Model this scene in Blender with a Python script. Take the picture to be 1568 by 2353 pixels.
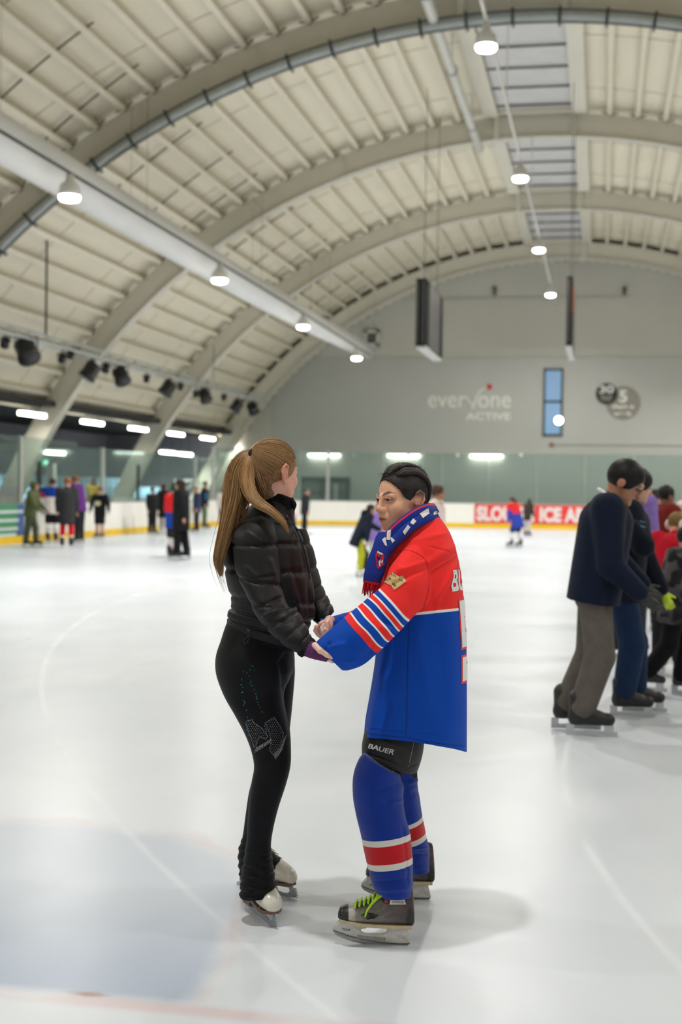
import bpy, bmesh, math, random
import numpy as np
from mathutils import Vector, Matrix, noise
from mathutils.bvhtree import BVHTree

S = bpy.context.scene
COL = S.collection
for _o in list(bpy.data.objects):
    bpy.data.objects.remove(_o)

# ------------------------------------------------------------------ camera
FPX, CX, CY = 3100.0, 784.0, 1176.5            # focal length in pixels of the 1568x2353 frame
_a = np.array([(1384 - CX) / FPX, (1131 - CY) / FPX, 1.0]); _a /= np.linalg.norm(_a)   # the hall's long axis seen from the camera
_u = np.cross(_a, [1, .0154, 0]); _u /= np.linalg.norm(_u)
if _u[1] > 0: _u = -_u
_x = np.cross(_a, _u); _x /= np.linalg.norm(_x)
RC = np.array([_x, _a, _u])                     # camera (x right, y down, z forward) -> world
CAM = np.array([0, 0, 1.6])
CR, CD, CF = RC[:, 0], RC[:, 1], RC[:, 2]
cam = bpy.data.cameras.new('camera')
cam.sensor_fit = 'VERTICAL'; cam.sensor_height = 36; cam.sensor_width = 24
cam.lens = FPX / 2353 * 36
cam.clip_end = 300
cam.dof.use_dof = True; cam.dof.focus_distance = 4.85; cam.dof.aperture_fstop = 2.5
camo = bpy.data.objects.new('camera', cam); COL.objects.link(camo)
camo.matrix_world = Matrix([[CR[i], -CD[i], -CF[i], CAM[i]] for i in range(3)] + [[0, 0, 0, 1]])
S.camera = camo
def ray(x, y): return RC @ np.array([(x - CX) / FPX, (y - CY) / FPX, 1.0])
def P(x, y, d): return CAM + ray(x, y) * d
def G(x, y, z=0.0):
    r = ray(x, y); return CAM + r * (z - CAM[2]) / r[2]
def PY(x, y, Y):
    r = ray(x, y); return CAM + r * Y / r[1]
def PX(x, y, X):
    r = ray(x, y); return CAM + r * X / r[0]
def proj(v):
    q = RC.T @ (np.array(v) - CAM); return CX + FPX * q[0] / q[2], CY + FPX * q[1] / q[2]

# ------------------------------------------------------------------ world, lamps' strength, exposure
W = bpy.data.worlds.new('world'); S.world = W; W.use_nodes = True
W.node_tree.nodes['Background'].inputs[0].default_value = (.45, .55, .75, 1)
W.node_tree.nodes['Background'].inputs[1].default_value = .35
S.view_settings.view_transform = 'Standard'; S.view_settings.look = 'None'
S.view_settings.exposure = 0.24; S.view_settings.gamma = 1.0; S.view_settings.use_curve_mapping = False
POW_C = {-6.4: 60., 3.6: 225., 13.6: 170., 23.6: 245., 33.6: 345., 43.6: 390., 53.6: 410.}; POW_S = {-4.5: 215., 5.5: 165., 15.5: 240., 25.5: 290., 35.5: 310., 45.5: 340., 55.5: 345.}; POW_STRIP = 34.0
LAMP_COL = (1.0, .98, .945)
S.cycles.adaptive_threshold = .06; S.cycles.adaptive_min_samples = 16; S.cycles.max_bounces = 7; S.cycles.glossy_bounces = 3

# ------------------------------------------------------------------ helpers
def srgb(*c):
    if len(c) == 1: c = c[0]
    if max(c) > 1: c = [v / 255 for v in c]
    return tuple((v / 12.92 if v <= .04045 else ((v + .055) / 1.055) ** 2.4) for v in c) + (1,)
MATS = {}
def nd(t, kind, **kw):
    n = t.nodes.new(kind)
    for k, v in kw.items():
        if k == 'ins':
            for kk, vv in v.items(): n.inputs[kk].default_value = vv
        else: setattr(n, k, v)
    return n
def mat(name, col, rough=.6, var=.06, scale=20.0, metal=0.0, bump=0.0, bscale=200.0, spec=.5, emit=None, estr=0.0, attr=None, sheen=0.0, stretch=None):
    """procedural surface: base colour with a soft noise variation, optional fine bump; attr = colour read from a mesh attribute"""
    if name in MATS: return MATS[name]
    m = bpy.data.materials.new(name); m.use_nodes = True; t = m.node_tree; b = t.nodes['Principled BSDF']
    c = srgb(col)
    tc = nd(t, 'ShaderNodeTexCoord')
    src = tc.outputs['Object']
    if stretch:
        mp = nd(t, 'ShaderNodeMapping'); mp.inputs['Scale'].default_value = stretch
        t.links.new(src, mp.inputs[0]); src = mp.outputs[0]
    nz = nd(t, 'ShaderNodeTexNoise', ins={'Scale': scale, 'Detail': 4.0}); t.links.new(src, nz.inputs['Vector'])
    mr = nd(t, 'ShaderNodeMapRange', ins={'From Min': .3, 'From Max': .7, 'To Min': 1 - var, 'To Max': 1 + var}); t.links.new(nz.outputs['Fac'], mr.inputs['Value'])
    mx = nd(t, 'ShaderNodeMix', data_type='RGBA', blend_type='MULTIPLY'); mx.inputs[0].default_value = 1.0
    if attr:
        at = nd(t, 'ShaderNodeAttribute', attribute_name=attr); t.links.new(at.outputs['Color'], mx.inputs[6])
    else: mx.inputs[6].default_value = c
    t.links.new(mr.outputs[0], mx.inputs[7]); t.links.new(mx.outputs[2], b.inputs['Base Color'])
    b.inputs['Roughness'].default_value = rough; b.inputs['Metallic'].default_value = metal
    b.inputs['Specular IOR Level'].default_value = spec
    if sheen: b.inputs['Sheen Weight'].default_value = sheen
    if bump:
        n2 = nd(t, 'ShaderNodeTexNoise', ins={'Scale': bscale, 'Detail': 3.0}); t.links.new(src, n2.inputs['Vector'])
        bp = nd(t, 'ShaderNodeBump', ins={'Strength': bump, 'Distance': .002}); t.links.new(n2.outputs['Fac'], bp.inputs['Height']); t.links.new(bp.outputs[0], b.inputs['Normal'])
    if emit: b.inputs['Emission Color'].default_value = srgb(emit); b.inputs['Emission Strength'].default_value = estr
    MATS[name] = m
    return m
def tag(o, label=None, cat=None, group=None, kind=None):
    if label: o['label'] = label
    if cat: o['category'] = cat
    if group: o['group'] = group
    if kind: o['kind'] = kind
    return o
def empty(name, loc, label=None, cat=None, group=None):
    o = bpy.data.objects.new(name, None); o.empty_display_size = .1; COL.objects.link(o); o.location = Vector(loc)
    return tag(o, label, cat, group)
def link(name, me, m=None, parent=None, smooth=False, kind=None, label=None):
    o = bpy.data.objects.new(name, me); COL.objects.link(o)
    if m is not None:
        for mm in (m if isinstance(m, (list, tuple)) else [m]): me.materials.append(mm)
    if smooth: me.polygons.foreach_set('use_smooth', [True] * len(me.polygons))
    if parent is not None:
        o.parent = parent
        o.matrix_parent_inverse = Matrix.Translation(-parent.location) if parent.parent is None else Matrix.Translation(-(parent.location))
    if kind: o['kind'] = kind
    if label: o['label'] = label
    return o
class MB:
    """collects vertices and faces of ONE mesh"""
    def __init__(s): s.v = []; s.f = []; s.mi = []; s.cur = 0
    def add(s, vs, fs):
        o = len(s.v); s.v += [tuple(map(float, v)) for v in vs]; s.f += [tuple(i + o for i in f) for f in fs]; s.mi += [s.cur] * len(fs)
    def box(s, lo, hi):
        (x0, y0, z0), (x1, y1, z1) = lo, hi
        s.add([(x0, y0, z0), (x1, y0, z0), (x1, y1, z0), (x0, y1, z0), (x0, y0, z1), (x1, y0, z1), (x1, y1, z1), (x0, y1, z1)],
              [(0, 3, 2, 1), (4, 5, 6, 7), (0, 1, 5, 4), (1, 2, 6, 5), (2, 3, 7, 6), (3, 0, 4, 7)])
    def obox(s, c, ax, ay, az):
        """box with centre c and half-axis vectors"""
        c, ax, ay, az = map(np.array, (c, ax, ay, az))
        vs = [c + sx * ax + sy * ay + sz * az for sz in (-1, 1) for sx, sy in ((-1, -1), (1, -1), (1, 1), (-1, 1))]
        s.add(vs, [(0, 3, 2, 1), (4, 5, 6, 7), (0, 1, 5, 4), (1, 2, 6, 5), (2, 3, 7, 6), (3, 0, 4, 7)])
    def tube(s, pts, r, n=8, cap=True):
        pts = [np.array(p, float) for p in pts]; rr = r if hasattr(r, '__len__') else [r] * len(pts)
        rings = []; prev = None
        for i, p in enumerate(pts):
            d = pts[min(i + 1, len(pts) - 1)] - pts[max(i - 1, 0)]; d = d / (np.linalg.norm(d) + 1e-12)
            if prev is None:
                a = np.array([0, 0, 1.]) if abs(d[2]) < .9 else np.array([1., 0, 0]); a = np.cross(d, a)
            else: a = prev - d * prev.dot(d)
            a /= np.linalg.norm(a) + 1e-12; prev = a; b = np.cross(d, a)
            rings.append([p + rr[i] * (math.cos(2 * math.pi * k / n) * a + math.sin(2 * math.pi * k / n) * b) for k in range(n)])
        s.rings(rings, cap)
    def rings(s, rings, cap=True, closed=True):
        n = len(rings[0]); vs = [v for r in rings for v in r]; fs = []
        for i in range(len(rings) - 1):
            for k in range(n if closed else n - 1):
                k2 = (k + 1) % n; fs.append((i * n + k, i * n + k2, (i + 1) * n + k2, (i + 1) * n + k))
        if cap: fs += [tuple(reversed(range(n))), tuple((len(rings) - 1) * n + k for k in range(n))]
        s.add(vs, fs)
    def lathe(s, c, prof, n=16, axis=(0, 0, 1)):
        """prof: list of (radius, along axis)"""
        ax = np.array(axis, float); ax /= np.linalg.norm(ax); a = np.cross(ax, [0, 0, 1.] if abs(ax[2]) < .9 else [1., 0, 0]); a /= np.linalg.norm(a); b = np.cross(ax, a)
        s.rings([[np.array(c) + ax * h + r * (math.cos(2 * math.pi * k / n) * a + math.sin(2 * math.pi * k / n) * b) for k in range(n)] for r, h in prof])
    def sphere(s, c, r, n=8, m=6):
        r = np.array(r if hasattr(r, '__len__') else [r] * 3)
        s.rings([[np.array(c) + r * np.array([math.sin(t) * math.cos(2 * math.pi * k / n), math.sin(t) * math.sin(2 * math.pi * k / n), math.cos(t)]) for k in range(n)] for t in np.linspace(.02, math.pi - .02, m)])
    def mesh(s, name):
        me = bpy.data.meshes.new(name); me.from_pydata(s.v, [], s.f)
        if any(s.mi): me.polygons.foreach_set('material_index', s.mi)
        me.update(); return me
    def build(s, name, m=None, parent=None, smooth=False, kind=None, label=None):
        return link(name, s.mesh(name), m, parent, smooth, kind, label)
def copy_tree(o, parent=None):
    c = o.copy(); COL.objects.link(c)
    if parent is not None: c.parent = parent
    for ch in list(o.children): copy_tree(ch, c)
    return c
def text_mesh(s, size, ext=.004, bold=0.0, align='CENTER', shear=0.0, spacing=1.0):
    cu = bpy.data.curves.new('text', 'FONT'); cu.body = s; cu.size = size; cu.extrude = ext; cu.offset = bold; cu.align_x = align; cu.shear = shear; cu.space_character = spacing
    ob = bpy.data.objects.new('text', cu); COL.objects.link(ob)
    dg = bpy.context.evaluated_depsgraph_get(); me = bpy.data.meshes.new_from_object(ob.evaluated_get(dg))
    bpy.data.objects.remove(ob); bpy.data.curves.remove(cu)
    return me
def xform(me, M):
    me.transform(Matrix(M)); return me
def frame(origin, ax, ay):
    ax, ay = Vector(ax), Vector(ay); az = ax.cross(ay)
    return Matrix([[ax[i], ay[i], az[i], origin[i]] for i in range(3)] + [[0, 0, 0, 1]])
WALL = lambda x, z, y=60.19: frame((x, y, z), (1, 0, 0), (0, 0, 1))     # lettering on the far wall, facing the camera

# ------------------------------------------------------------------ the hall
AX, AZ, RR = -1.87, -5.40, 17.07              # axis and inner radius of the roof arches
def arc(r, th, y): return np.array([AX + r * math.sin(th), y, AZ + r * math.cos(th)])
def rad(d): return math.radians(d)
cream = mat('cream_roof_panel', (224, 216, 194), .7, .05, 1.2, stretch=(1, .25, 1))
cream_beam = mat('cream_painted_steel', (214, 209, 193), .45, .03, 1.0)
cream_purlin = mat('cream_purlin_steel', (222, 214, 192), .4, .04, 3.0)
galv = mat('galvanised_steel', (178, 184, 182), .35, .08, 5.0, metal=.6)
dark = mat('black_metal', (22, 22, 23), .5, .1)
darkgrey = mat('dark_grey_metal', (62, 62, 58), .5, .1)
white_paint = mat('white_painted_steel', (205, 204, 196), .5, .04)

def arc_shell(name, r0, r1, t0, t1, y0, y1, m, parent=None, kind=None, n=48):
    b = MB(); rings = []
    for t in np.linspace(t0, t1, n):
        rings.append([arc(r0, t, y0), arc(r0, t, y1), arc(r1, t, y1), arc(r1, t, y0)])
    b.rings(rings); return b.build(name, m, parent, False, kind)

# floor of ice with its painted markings
ice = bpy.data.materials.new('ice'); ice.use_nodes = True
def build_ice():
    t = ice.node_tree; b = t.nodes['Principled BSDF']; L = t.links.new
    tc = nd(t, 'ShaderNodeTexCoord'); sp = nd(t, 'ShaderNodeSeparateXYZ'); L(tc.outputs['Object'], sp.inputs[0])
    def M(op, a, b_=None, c=None):
        n = nd(t, 'ShaderNodeMath', operation=op)
        for i, v in enumerate((a, b_, c)):
            if v is None: continue
            if isinstance(v, (int, float)): n.inputs[i].default_value = v
            else: L(v, n.inputs[i])
        return n.outputs[0]
    def sstep(v, a, b_): 
        n = nd(t, 'ShaderNodeMapRange', interpolation_type='SMOOTHSTEP', ins={'From Min': a, 'From Max': b_}); L(v, n.inputs['Value']); return n.outputs[0]
    def noise(scale, stretch=(1, 1, 1), det=4, rot=0.0):
        mp = nd(t, 'ShaderNodeMapping'); mp.inputs['Scale'].default_value = stretch; mp.inputs['Rotation'].default_value = (0, 0, rot); L(tc.outputs['Object'], mp.inputs[0])
        n = nd(t, 'ShaderNodeTexNoise', ins={'Scale': scale, 'Detail': det}); L(mp.outputs[0], n.inputs['Vector']); return n.outputs['Fac']
    def mix(f, c0, c1):
        n = nd(t, 'ShaderNodeMix', data_type='RGBA')
        L(f, n.inputs[0])
        for i, c in ((6, c0), (7, c1)):
            if isinstance(c, tuple): n.inputs[i].default_value = c
            else: L(c, n.inputs[i])
        return n.outputs[2]
    x, y = sp.outputs[0], sp.outputs[1]
    nlo = noise(.55); nmid = noise(3.0, (1, .45, 1)); 
    col = mix(sstep(nlo, .3, .7), srgb(203, 209, 216), srgb(212, 217, 223))
    # goal crease: pale blue under the ice with a worn red outline, and the goal line
    wob = M('MULTIPLY', M('SUBTRACT', nmid, .5), .16)
    ex = M('POWER', M('DIVIDE', M('ABSOLUTE', M('ADD', x, 2.5)), 1.27), 2.8)
    ey = M('POWER', M('DIVIDE', M('ABSOLUTE', M('SUBTRACT', y, 3.95)), 2.05), 2.8)
    e = M('ADD', M('POWER', M('ADD', ex, ey), .357), wob)
    above = sstep(y, 3.93, 4.03)
    inside = M('MULTIPLY', M('SUBTRACT', 1.0, sstep(e, .93, 1.02)), above)
    inside = M('MULTIPLY', inside, M('ADD', .42, M('MULTIPLY', sstep(y, 5.2, 4.0), .5)))
    col = mix(inside, col, srgb(158, 171, 190))
    red = M('MULTIPLY', M('SUBTRACT', 1.0, sstep(M('ABSOLUTE', M('SUBTRACT', e, 1.0)), 0.0, .045)), M('MULTIPLY', above, M('MULTIPLY', sstep(noise(2.2), .35, .7), .35)))
    col = mix(red, col, srgb(200, 160, 156))
    gl = M('MULTIPLY', M('SUBTRACT', 1.0, sstep(M('ABSOLUTE', M('SUBTRACT', y, 3.93)), .01, .07)), M('MULTIPLY', sstep(noise(1.7), .3, .65), .45))
    col = mix(gl, col, srgb(198, 152, 148))
    # a brown scuff on the goal line
    sc = M('SQRT', M('ADD', M('POWER', M('MULTIPLY', M('ADD', x, 1.56), 1.0), 2.0), M('POWER', M('MULTIPLY', M('SUBTRACT', y, 3.985), 2.8), 2.0)))
    scf = M('MULTIPLY', M('SUBTRACT', 1.0, sstep(M('ADD', sc, M('MULTIPLY', M('SUBTRACT', noise(14.0), .5), .12)), .0, .10)), .75)
    col = mix(scf, col, srgb(150, 108, 82))
    # far blue / red lines under the ice
    for yy, w, c in ((39.0, .15, srgb(225, 170, 165)), (10.2, .03, srgb(240, 190, 190))):
        ln = M('MULTIPLY', M('SUBTRACT', 1.0, sstep(M('ABSOLUTE', M('SUBTRACT', y, yy)), w * .5, w)), .22)
        col = mix(ln, col, c)
    # long curved skate tracks
    tracks = 0.0
    for cx_, cy_, r_, w_, s_ in ((22.087, 21.552, 28.827, .030, .38), (12.903, 8.183, 13.092, .034, .42)):
        d = M('SQRT', M('ADD', M('POWER', M('SUBTRACT', x, cx_), 2.0), M('POWER', M('SUBTRACT', y, cy_), 2.0)))
        k = M('MULTIPLY', M('SUBTRACT', 1.0, sstep(M('ABSOLUTE', M('SUBTRACT', d, r_)), .0, w_)), M('MULTIPLY', sstep(noise(1.3), .3, .55), s_))
        tracks = k if tracks == 0.0 else M('MAXIMUM', tracks, k)
    scr = M('MULTIPLY', sstep(noise(9.0, (.12, 2.2, 1), 3, .35), .66, .80), .14)
    scr2 = M('MULTIPLY', sstep(noise(9.0, (.10, 2.6, 1), 3, -.5), .68, .82), .12)
    tr = M('MAXIMUM', tracks, M('MAXIMUM', scr, scr2))
    col = mix(M('MULTIPLY', tr, .55), col, srgb(236, 240, 244))
    L(col, b.inputs['Base Color'])
    rg = M('ADD', M('ADD', .24, M('MULTIPLY', nmid, .14)), M('MULTIPLY', tr, .2)); L(rg, b.inputs['Roughness'])
    b.inputs['Specular IOR Level'].default_value = .22
    bp = nd(t, 'ShaderNodeBump', ins={'Strength': .12, 'Distance': .004}); L(M('ADD', noise(26.0, (.35, 1, 1), 5, .2), M('MULTIPLY', tr, .6)), bp.inputs['Height']); L(bp.outputs[0], b.inputs['Normal'])
build_ice()
b = MB(); b.add([(-15.2, -3.5, 0), (10.9, -3.5, 0), (10.9, 57.2, 0), (-15.2, 57.2, 0)], [(0, 1, 2, 3)]); b.build('floor', ice, kind='structure')
walk = mat('dark_rubber_floor', (70, 72, 74), .8, .1, 3)
b = MB(); b.box((-24, -8, -.3), (15, 62, -.004)); b.build('floor', walk, kind='structure')

# far wall
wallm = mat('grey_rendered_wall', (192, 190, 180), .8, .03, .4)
b = MB(); ths = np.linspace(rad(-72), rad(72), 60)
prof = [arc(17.95, t, 60.2) for t in ths]
n = len(prof); vs = [(p[0], 60.2, max(p[2], 0)) for p in prof] + [(p[0], 60.5, max(p[2], 0)) for p in prof]
vs += [(prof[-1][0], 60.2, -.2), (prof[0][0], 60.2, -.2), (prof[-1][0], 60.5, -.2), (prof[0][0], 60.5, -.2)]
b.add(vs, [tuple(range(n)) + (2 * n, 2 * n + 1), tuple(reversed(range(n, 2 * n))) + (2 * n + 3, 2 * n + 2)]); b.build('wall_far', wallm, kind='structure')
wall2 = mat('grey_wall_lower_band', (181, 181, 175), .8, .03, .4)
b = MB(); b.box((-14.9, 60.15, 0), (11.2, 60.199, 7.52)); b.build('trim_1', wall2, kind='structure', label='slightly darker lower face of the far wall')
b = MB(); b.box((-9.5, 60.17, 9.96), (5.8, 60.199, 10.03)); b.build('trim_2', mat('pale_wall_joint', (196, 195, 188), .8, .03), kind='structure')
# fluted deck ends along the top of the far wall
b = MB()
for t in np.arange(-56, 30, 1.47):
    c = arc(17.32, rad(t), 60.05); e = np.array([math.cos(rad(t)), 0, -math.sin(rad(t))]); r_ = np.array([math.sin(rad(t)), 0, math.cos(rad(t))])
    b.obox(c, e * .10, (0, .16, 0), r_ * .24)
b.build('trim_3', cream_beam, kind='structure')
arc_shell('trim_4', 17.1, 17.14, rad(-60), rad(40), 59.2, 59.95, cream_beam, kind='structure')

# left and right sides, near end
lw = mat('dark_grey_side_wall', (128, 130, 144), .8, .05, .5)
b = MB(); b.box((-23.4, -8, -.2), (-23, 61, 4.2)); b.build('wall_left', lw, kind='structure')
b = MB(); b.box((-23.4, 60.5, -.2), (-14.6, 60.8, 4.2)); b.build('wall_far', lw, kind='structure')
b = MB(); b.box((-23.4, -8, 3.95), (-16.45, 61, 4.1)); b.build('ceiling', mat('black_aisle_soffit', (38, 38, 38), .8, .1), kind='structure')
b = MB(); b.box((13.6, -8, -.2), (14, 61, 4.2)); b.build('wall_right', wallm, kind='structure')
b = MB(); b.box((-23.4, -8.3, -.2), (14.5, -8, 13.4)); b.build('wall_near', wallm, kind='structure')
b = MB(); b.box((-23.2, 27, 3.15), (-23, 61, 3.3)); b.build('trim_5', darkgrey, kind='structure')

# roof: one shell per bay, with its purlins and sag rods
purl = MB(); purl.box((-.045, 0, 0), (.045, 9.7, .2)); purl.box((-.085, 0, -.02), (.05, 9.7, 0)); purl_me = purl.mesh('purlin'); purl_me.materials.append(cream_purlin)
clt = MB(); clt.box((-.04, 0, -.03), (.07, .02, .22)); clt.box((-.16, .0, .0), (-.04, .03, .03)); clt.box((.07, 0, .0), (.19, .03, .03))
RIB_Y = [-1, 9, 19, 29, 39, 49, 59]
seamm = mat('roof_seam', (188, 180, 160), .7, .05)
for k, y0 in enumerate([-8.0] + RIB_Y):
    y1 = (RIB_Y + [60.4])[k]
    ce = arc_shell('ceiling', 17.92, 18.05, rad(-58.8), rad(58.8), y0, y1, cream, kind='structure')
    if y1 < 25: continue
    L_ = y1 - y0 - .25
    for th in list(np.arange(-7.57, -58, -2.45)) + list(np.arange(6.17, 30, 2.5)):
        o = bpy.data.objects.new('purlin', purl_me); COL.objects.link(o); o.parent = ce
        o.location = Vector(arc(17.71, rad(th), y0 + .12)); o.rotation_euler = (0, rad(th), 0); o.scale = (1, L_ / 9.7, 1)
    if L_ > 5:
        for fy in (.30, .58, .84):
            b = MB(); b.tube([arc(17.78, rad(t), y0 + fy * 10 + (t + 27) * -.06) for t in np.linspace(-36.5, -26.5, 8)], .022, 5); b.build('sag_rod', darkgrey, ce)
        b = MB()
        for th in list(np.arange(-7.57, -58, -2.45)) + list(np.arange(6.17, 30, 2.5)):
            e = np.array([math.cos(rad(th)), 0, -math.sin(rad(th))]); r_ = np.array([math.sin(rad(th)), 0, math.cos(rad(th))])
            b.obox(arc(17.8, rad(th), y1 - .16), e * .05, (0, .02, 0), r_ * .12)
            for s_ in (-1, 1): b.obox(arc(17.74, rad(th), y1 - .2) + e * s_ * .13, e * .1 + r_ * s_ * .03, (0, .02, 0), r_ * .018)  # dark side wings put the shade of the deck gaps into the shape
        b.build('cleats_and_gap_shade', mat('shadow_steel_cleat', (120, 112, 94), .6, .05), ce, kind='stuff')
        b = MB()
        for fy in (.37, .80):
            yy = y0 + fy * 10
            b.rings([[arc(17.905, rad(t), yy), arc(17.905, rad(t), yy + .03), arc(17.93, rad(t), yy + .03), arc(17.93, rad(t), yy)] for t in np.linspace(-58, 30, 40)])
        b.build('panel_seam', seamm, ce)
# arched beams
hid = {29: 'nearest cream arched roof beam with a silver pipe strapped under it', 39: 'second cream arched roof beam, behind the one carrying the silver pipe', 49: 'third cream arched roof beam from the front, bare of pipes', 59: 'last cream arched roof beam, tight against the grey end wall'}
for y in RIB_Y[3:]:
    o = arc_shell('arch_beam', 17.1, 17.72, rad(-71.6), rad(71.6), y - .13, y + .13, cream_beam, n=72)
    tag(o, hid[y], 'roof beam', 'arched roof beams', 'structure')
    arc_shell('bottom_flange', 17.06, 17.1, rad(-71.7), rad(71.7), y - .22, y + .22, mat('cream_flange', (200, 196, 182), .4, .03), o, n=72)
    b = MB()
    for th in (-50, -38.5, -28.5, -19, 16, 27):
        e = np.array([math.cos(rad(th)), 0, -math.sin(rad(th))]); r_ = np.array([math.sin(rad(th)), 0, math.cos(rad(th))])
        b.obox(arc(17.4, rad(th), y - .14), e * .02, (0, .04, 0), r_ * .28)
    b.build('stiffener_plate', cream_beam, o)
    b = MB()
    for th in (-4.2, 3.0):
        b.obox(arc(17.4, rad(th), y - .15), (.08, 0, 0), (0, .08, 0), (0, 0, .36))
    b.build('rooflight_bracket', cream_beam, o)
# silver pipe under the nearest beam
po = empty('sprinkler_pipe', arc(16.9, rad(-20), 28.6), 'silver ribbed pipe strapped along the underside of the nearest roof beam', 'pipe')
b = MB(); b.tube([arc(16.92, rad(t), 28.6) for t in np.linspace(-60, 40, 70)], .13, 10); b.build('pipe_run', galv, po, True)
for t in np.arange(-50, 35, 3.3):
    b = MB(); b.obox(arc(16.92, rad(t), 28.6), np.array([math.cos(rad(t)), 0, -math.sin(rad(t))]) * .03, (0, .16, 0), np.array([math.sin(rad(t)), 0, math.cos(rad(t))]) * .16)
    b.build('clamp_band', mat('dark_clamp', (70, 76, 76), .5, .1), po)
b = MB(); b.tube([arc(16.76, rad(t), 28.48) for t in np.linspace(-60, 40, 70)], .025, 6); b.tube([arc(17.0, rad(t), 28.42) for t in np.linspace(-60, 40, 70)], .02, 6); b.build('conduit', darkgrey, po)
# long white members beside the rooflights
for (x_, z_, y1, r_, lab) in ((PY(1102, 347, 39.4)[0], PY(1102, 340, 39.4)[2], 39.6, .12, 'round white pipe running under the roof left of the rooflights'), (PY(1350, 430, 48.6)[0], PY(1350, 400, 48.6)[2], 48.7, .13, 'round white pipe running under the roof right of the rooflights')):
    b = MB(); b.tube([(x_, yy, z_) for yy in np.linspace(8, y1, 12)], r_, 10); o = b.build('roof_pipe', white_paint, None, True); tag(o, lab, 'pipe')
    for yy in np.arange(22, y1, 5): b = MB(); b.tube([(x_, yy, z_), (x_, yy + .12, z_)], r_ + .03, 10); b.tube([(x_, yy + .06, z_), (x_, yy + .06, 12.55)], .015, 5); b.build('pipe_hanger', galv, o)
# rooflights
sky_m = mat('translucent_rooflight_sheet', (190, 188, 186), .5, .06, 2.0, emit=(170, 170, 176), estr=.10)
for k, (y0, y1, lab) in enumerate(((29.4, 38.6, 'largest rooflight of pale translucent sheet, between the two nearest beams'), (39.4, 48.6, 'middle rooflight of pale translucent sheet'), (49.4, 58.6, 'smallest rooflight of pale translucent sheet, nearest the end wall'), (19.4, 28.6, 'pale translucent rooflight cut by the top edge of the photo'))):
    e = empty('rooflight', (-2.07, (y0 + y1) / 2, 12.4), lab, 'rooflight', 'rooflights along the roof ridge')
    b = MB(); b.rings([[arc(17.82, rad(t), y0), arc(17.82, rad(t), y1), arc(17.86, rad(t), y1), arc(17.86, rad(t), y0)] for t in np.linspace(-3.9, 2.8, 9)]); b.build('sheet', sky_m, e)
    b = MB()
    for t in (-4.6, 3.4):
        c = arc(17.72, rad(t), (y0 + y1) / 2); b.obox(c, (.2, 0, 0), (0, (y1 - y0) / 2, 0), (0, 0, .07))
    for yy in (y0, y1): b.obox((-2.07, yy, 12.36), (1.2, 0, 0), (0, .12, 0), (0, 0, .08))
    b.build('kerb', cream_beam, e)
    for yy in np.linspace(y0 + .3, y1 - .5, 6):
        b = MB(); b.tube([(-3.1, yy, 12.36), (-1.0, yy, 12.36)], .03, 5); b.build('glazing_bar', darkgrey, e)
# fabric air duct
fab = mat('white_fabric_duct', (214, 213, 210), .75, .05, 1.5, stretch=(1, .3, 1))
dp = [PX(x_, y_, -9.85) for x_, y_ in ((0, 318), (300, 498), (579, 665), (713, 740), (846, 809))]
dp = [dp[0] + (dp[0] - dp[1]) * 1.4] + dp
e = empty('air_duct', dp[2], 'long round white fabric air duct hung along the left of the roof', 'duct')
b = MB(); b.tube(dp, [.385, .385, .385, .385, .37, .30], 24); b.build('duct_tube', fab, e, True)
for q in dp[1:5]: b = MB(); b.tube([q + [0, 0, .3], q + [0, 0, 2.3]], .004, 4); b.build('hanger_wire', darkgrey, e)
# ------------------------------------------------------------------ lamps
lens = mat('lit_lamp_lens', (255, 255, 250), .5, 0, emit=(255, 246, 230), estr=14)
def light(name, loc, power, size, parent, shape='DISK', col=LAMP_COL, sx=None, rot=None, spread=160):
    l = bpy.data.lights.new(name, 'AREA'); l.energy = power; l.shape = shape; l.size = size
    if sx: l.size_y = sx
    l.color = col; l.spread = rad(spread)
    o = bpy.data.objects.new(name, l); COL.objects.link(o); o.location = Vector(loc)
    if rot: o.rotation_euler = rot
    if parent is not None: o.parent = parent; o.matrix_parent_inverse = Matrix.Translation(-parent.location)
    return o
def hall_lamp(x, y, z, label, group, power, r=.19, cubic=False):
    e = empty('hanging_lamp', (x, y, z), label, 'lamp', group)
    b = MB(); b.lathe((x, y, z), [(.05, .40), (.07, .38), (.08, .28), (r * .9, .2), (r, .1), (r, .02)], 14); b.build('housing', white_paint, e, True)
    b = MB(); b.lathe((x, y, z), [(r * .96, .03), (r * .98, -.02), (r * .85, -.06), (r * .35, -.085)], 14); b.build('lens', lens, e, True)
    light('lamp_light', (x, y, z - .11), power, r * 2, e)
    return e
nth = {23.6: 'nearest', 33.6: 'second', 43.6: 'third', 53.6: 'farthest'}
for y in (-6.4, 3.6, 13.6, 23.6, 33.6, 43.6, 53.6):
    hall_lamp(-2.12, y, 9.3, '%s round lamp on the white track under the rooflights' % nth.get(y, 'unseen'), 'lamps under the rooflights', POW_C[y])
LL = [PX(x_, y_, -9.15) for x_, y_ in ((160, 453), (505, 644), (697, 751), (820, 823))]
for q, w_, k_ in zip(LL, ('largest and nearest', 'second nearest', 'third nearest', 'farthest'), (25.5, 35.5, 45.5, 55.5)):
    hall_lamp(q[0], q[1], q[2], '%s round lamp along the white air duct' % w_, 'lamps along the air duct', POW_S[k_])
for y in (-4.5, 5.5, 15.5): hall_lamp(-9.15, y, 6.5, 'lamp along the air duct outside the photo', 'lamps along the air duct', POW_S[y])
for y in (-4.5, 5.5, 15.5, 25.5, 35.5, 45.5, 55.5):
    hall_lamp(6.3, y, 7.3, 'lamp on the right of the hall outside the photo', 'lamps on the right side', POW_S[y])
b = MB(); b.tube([(-2.12, yy, 9.74) for yy in (2, 20, 40, 59.5)], .035, 6)
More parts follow.
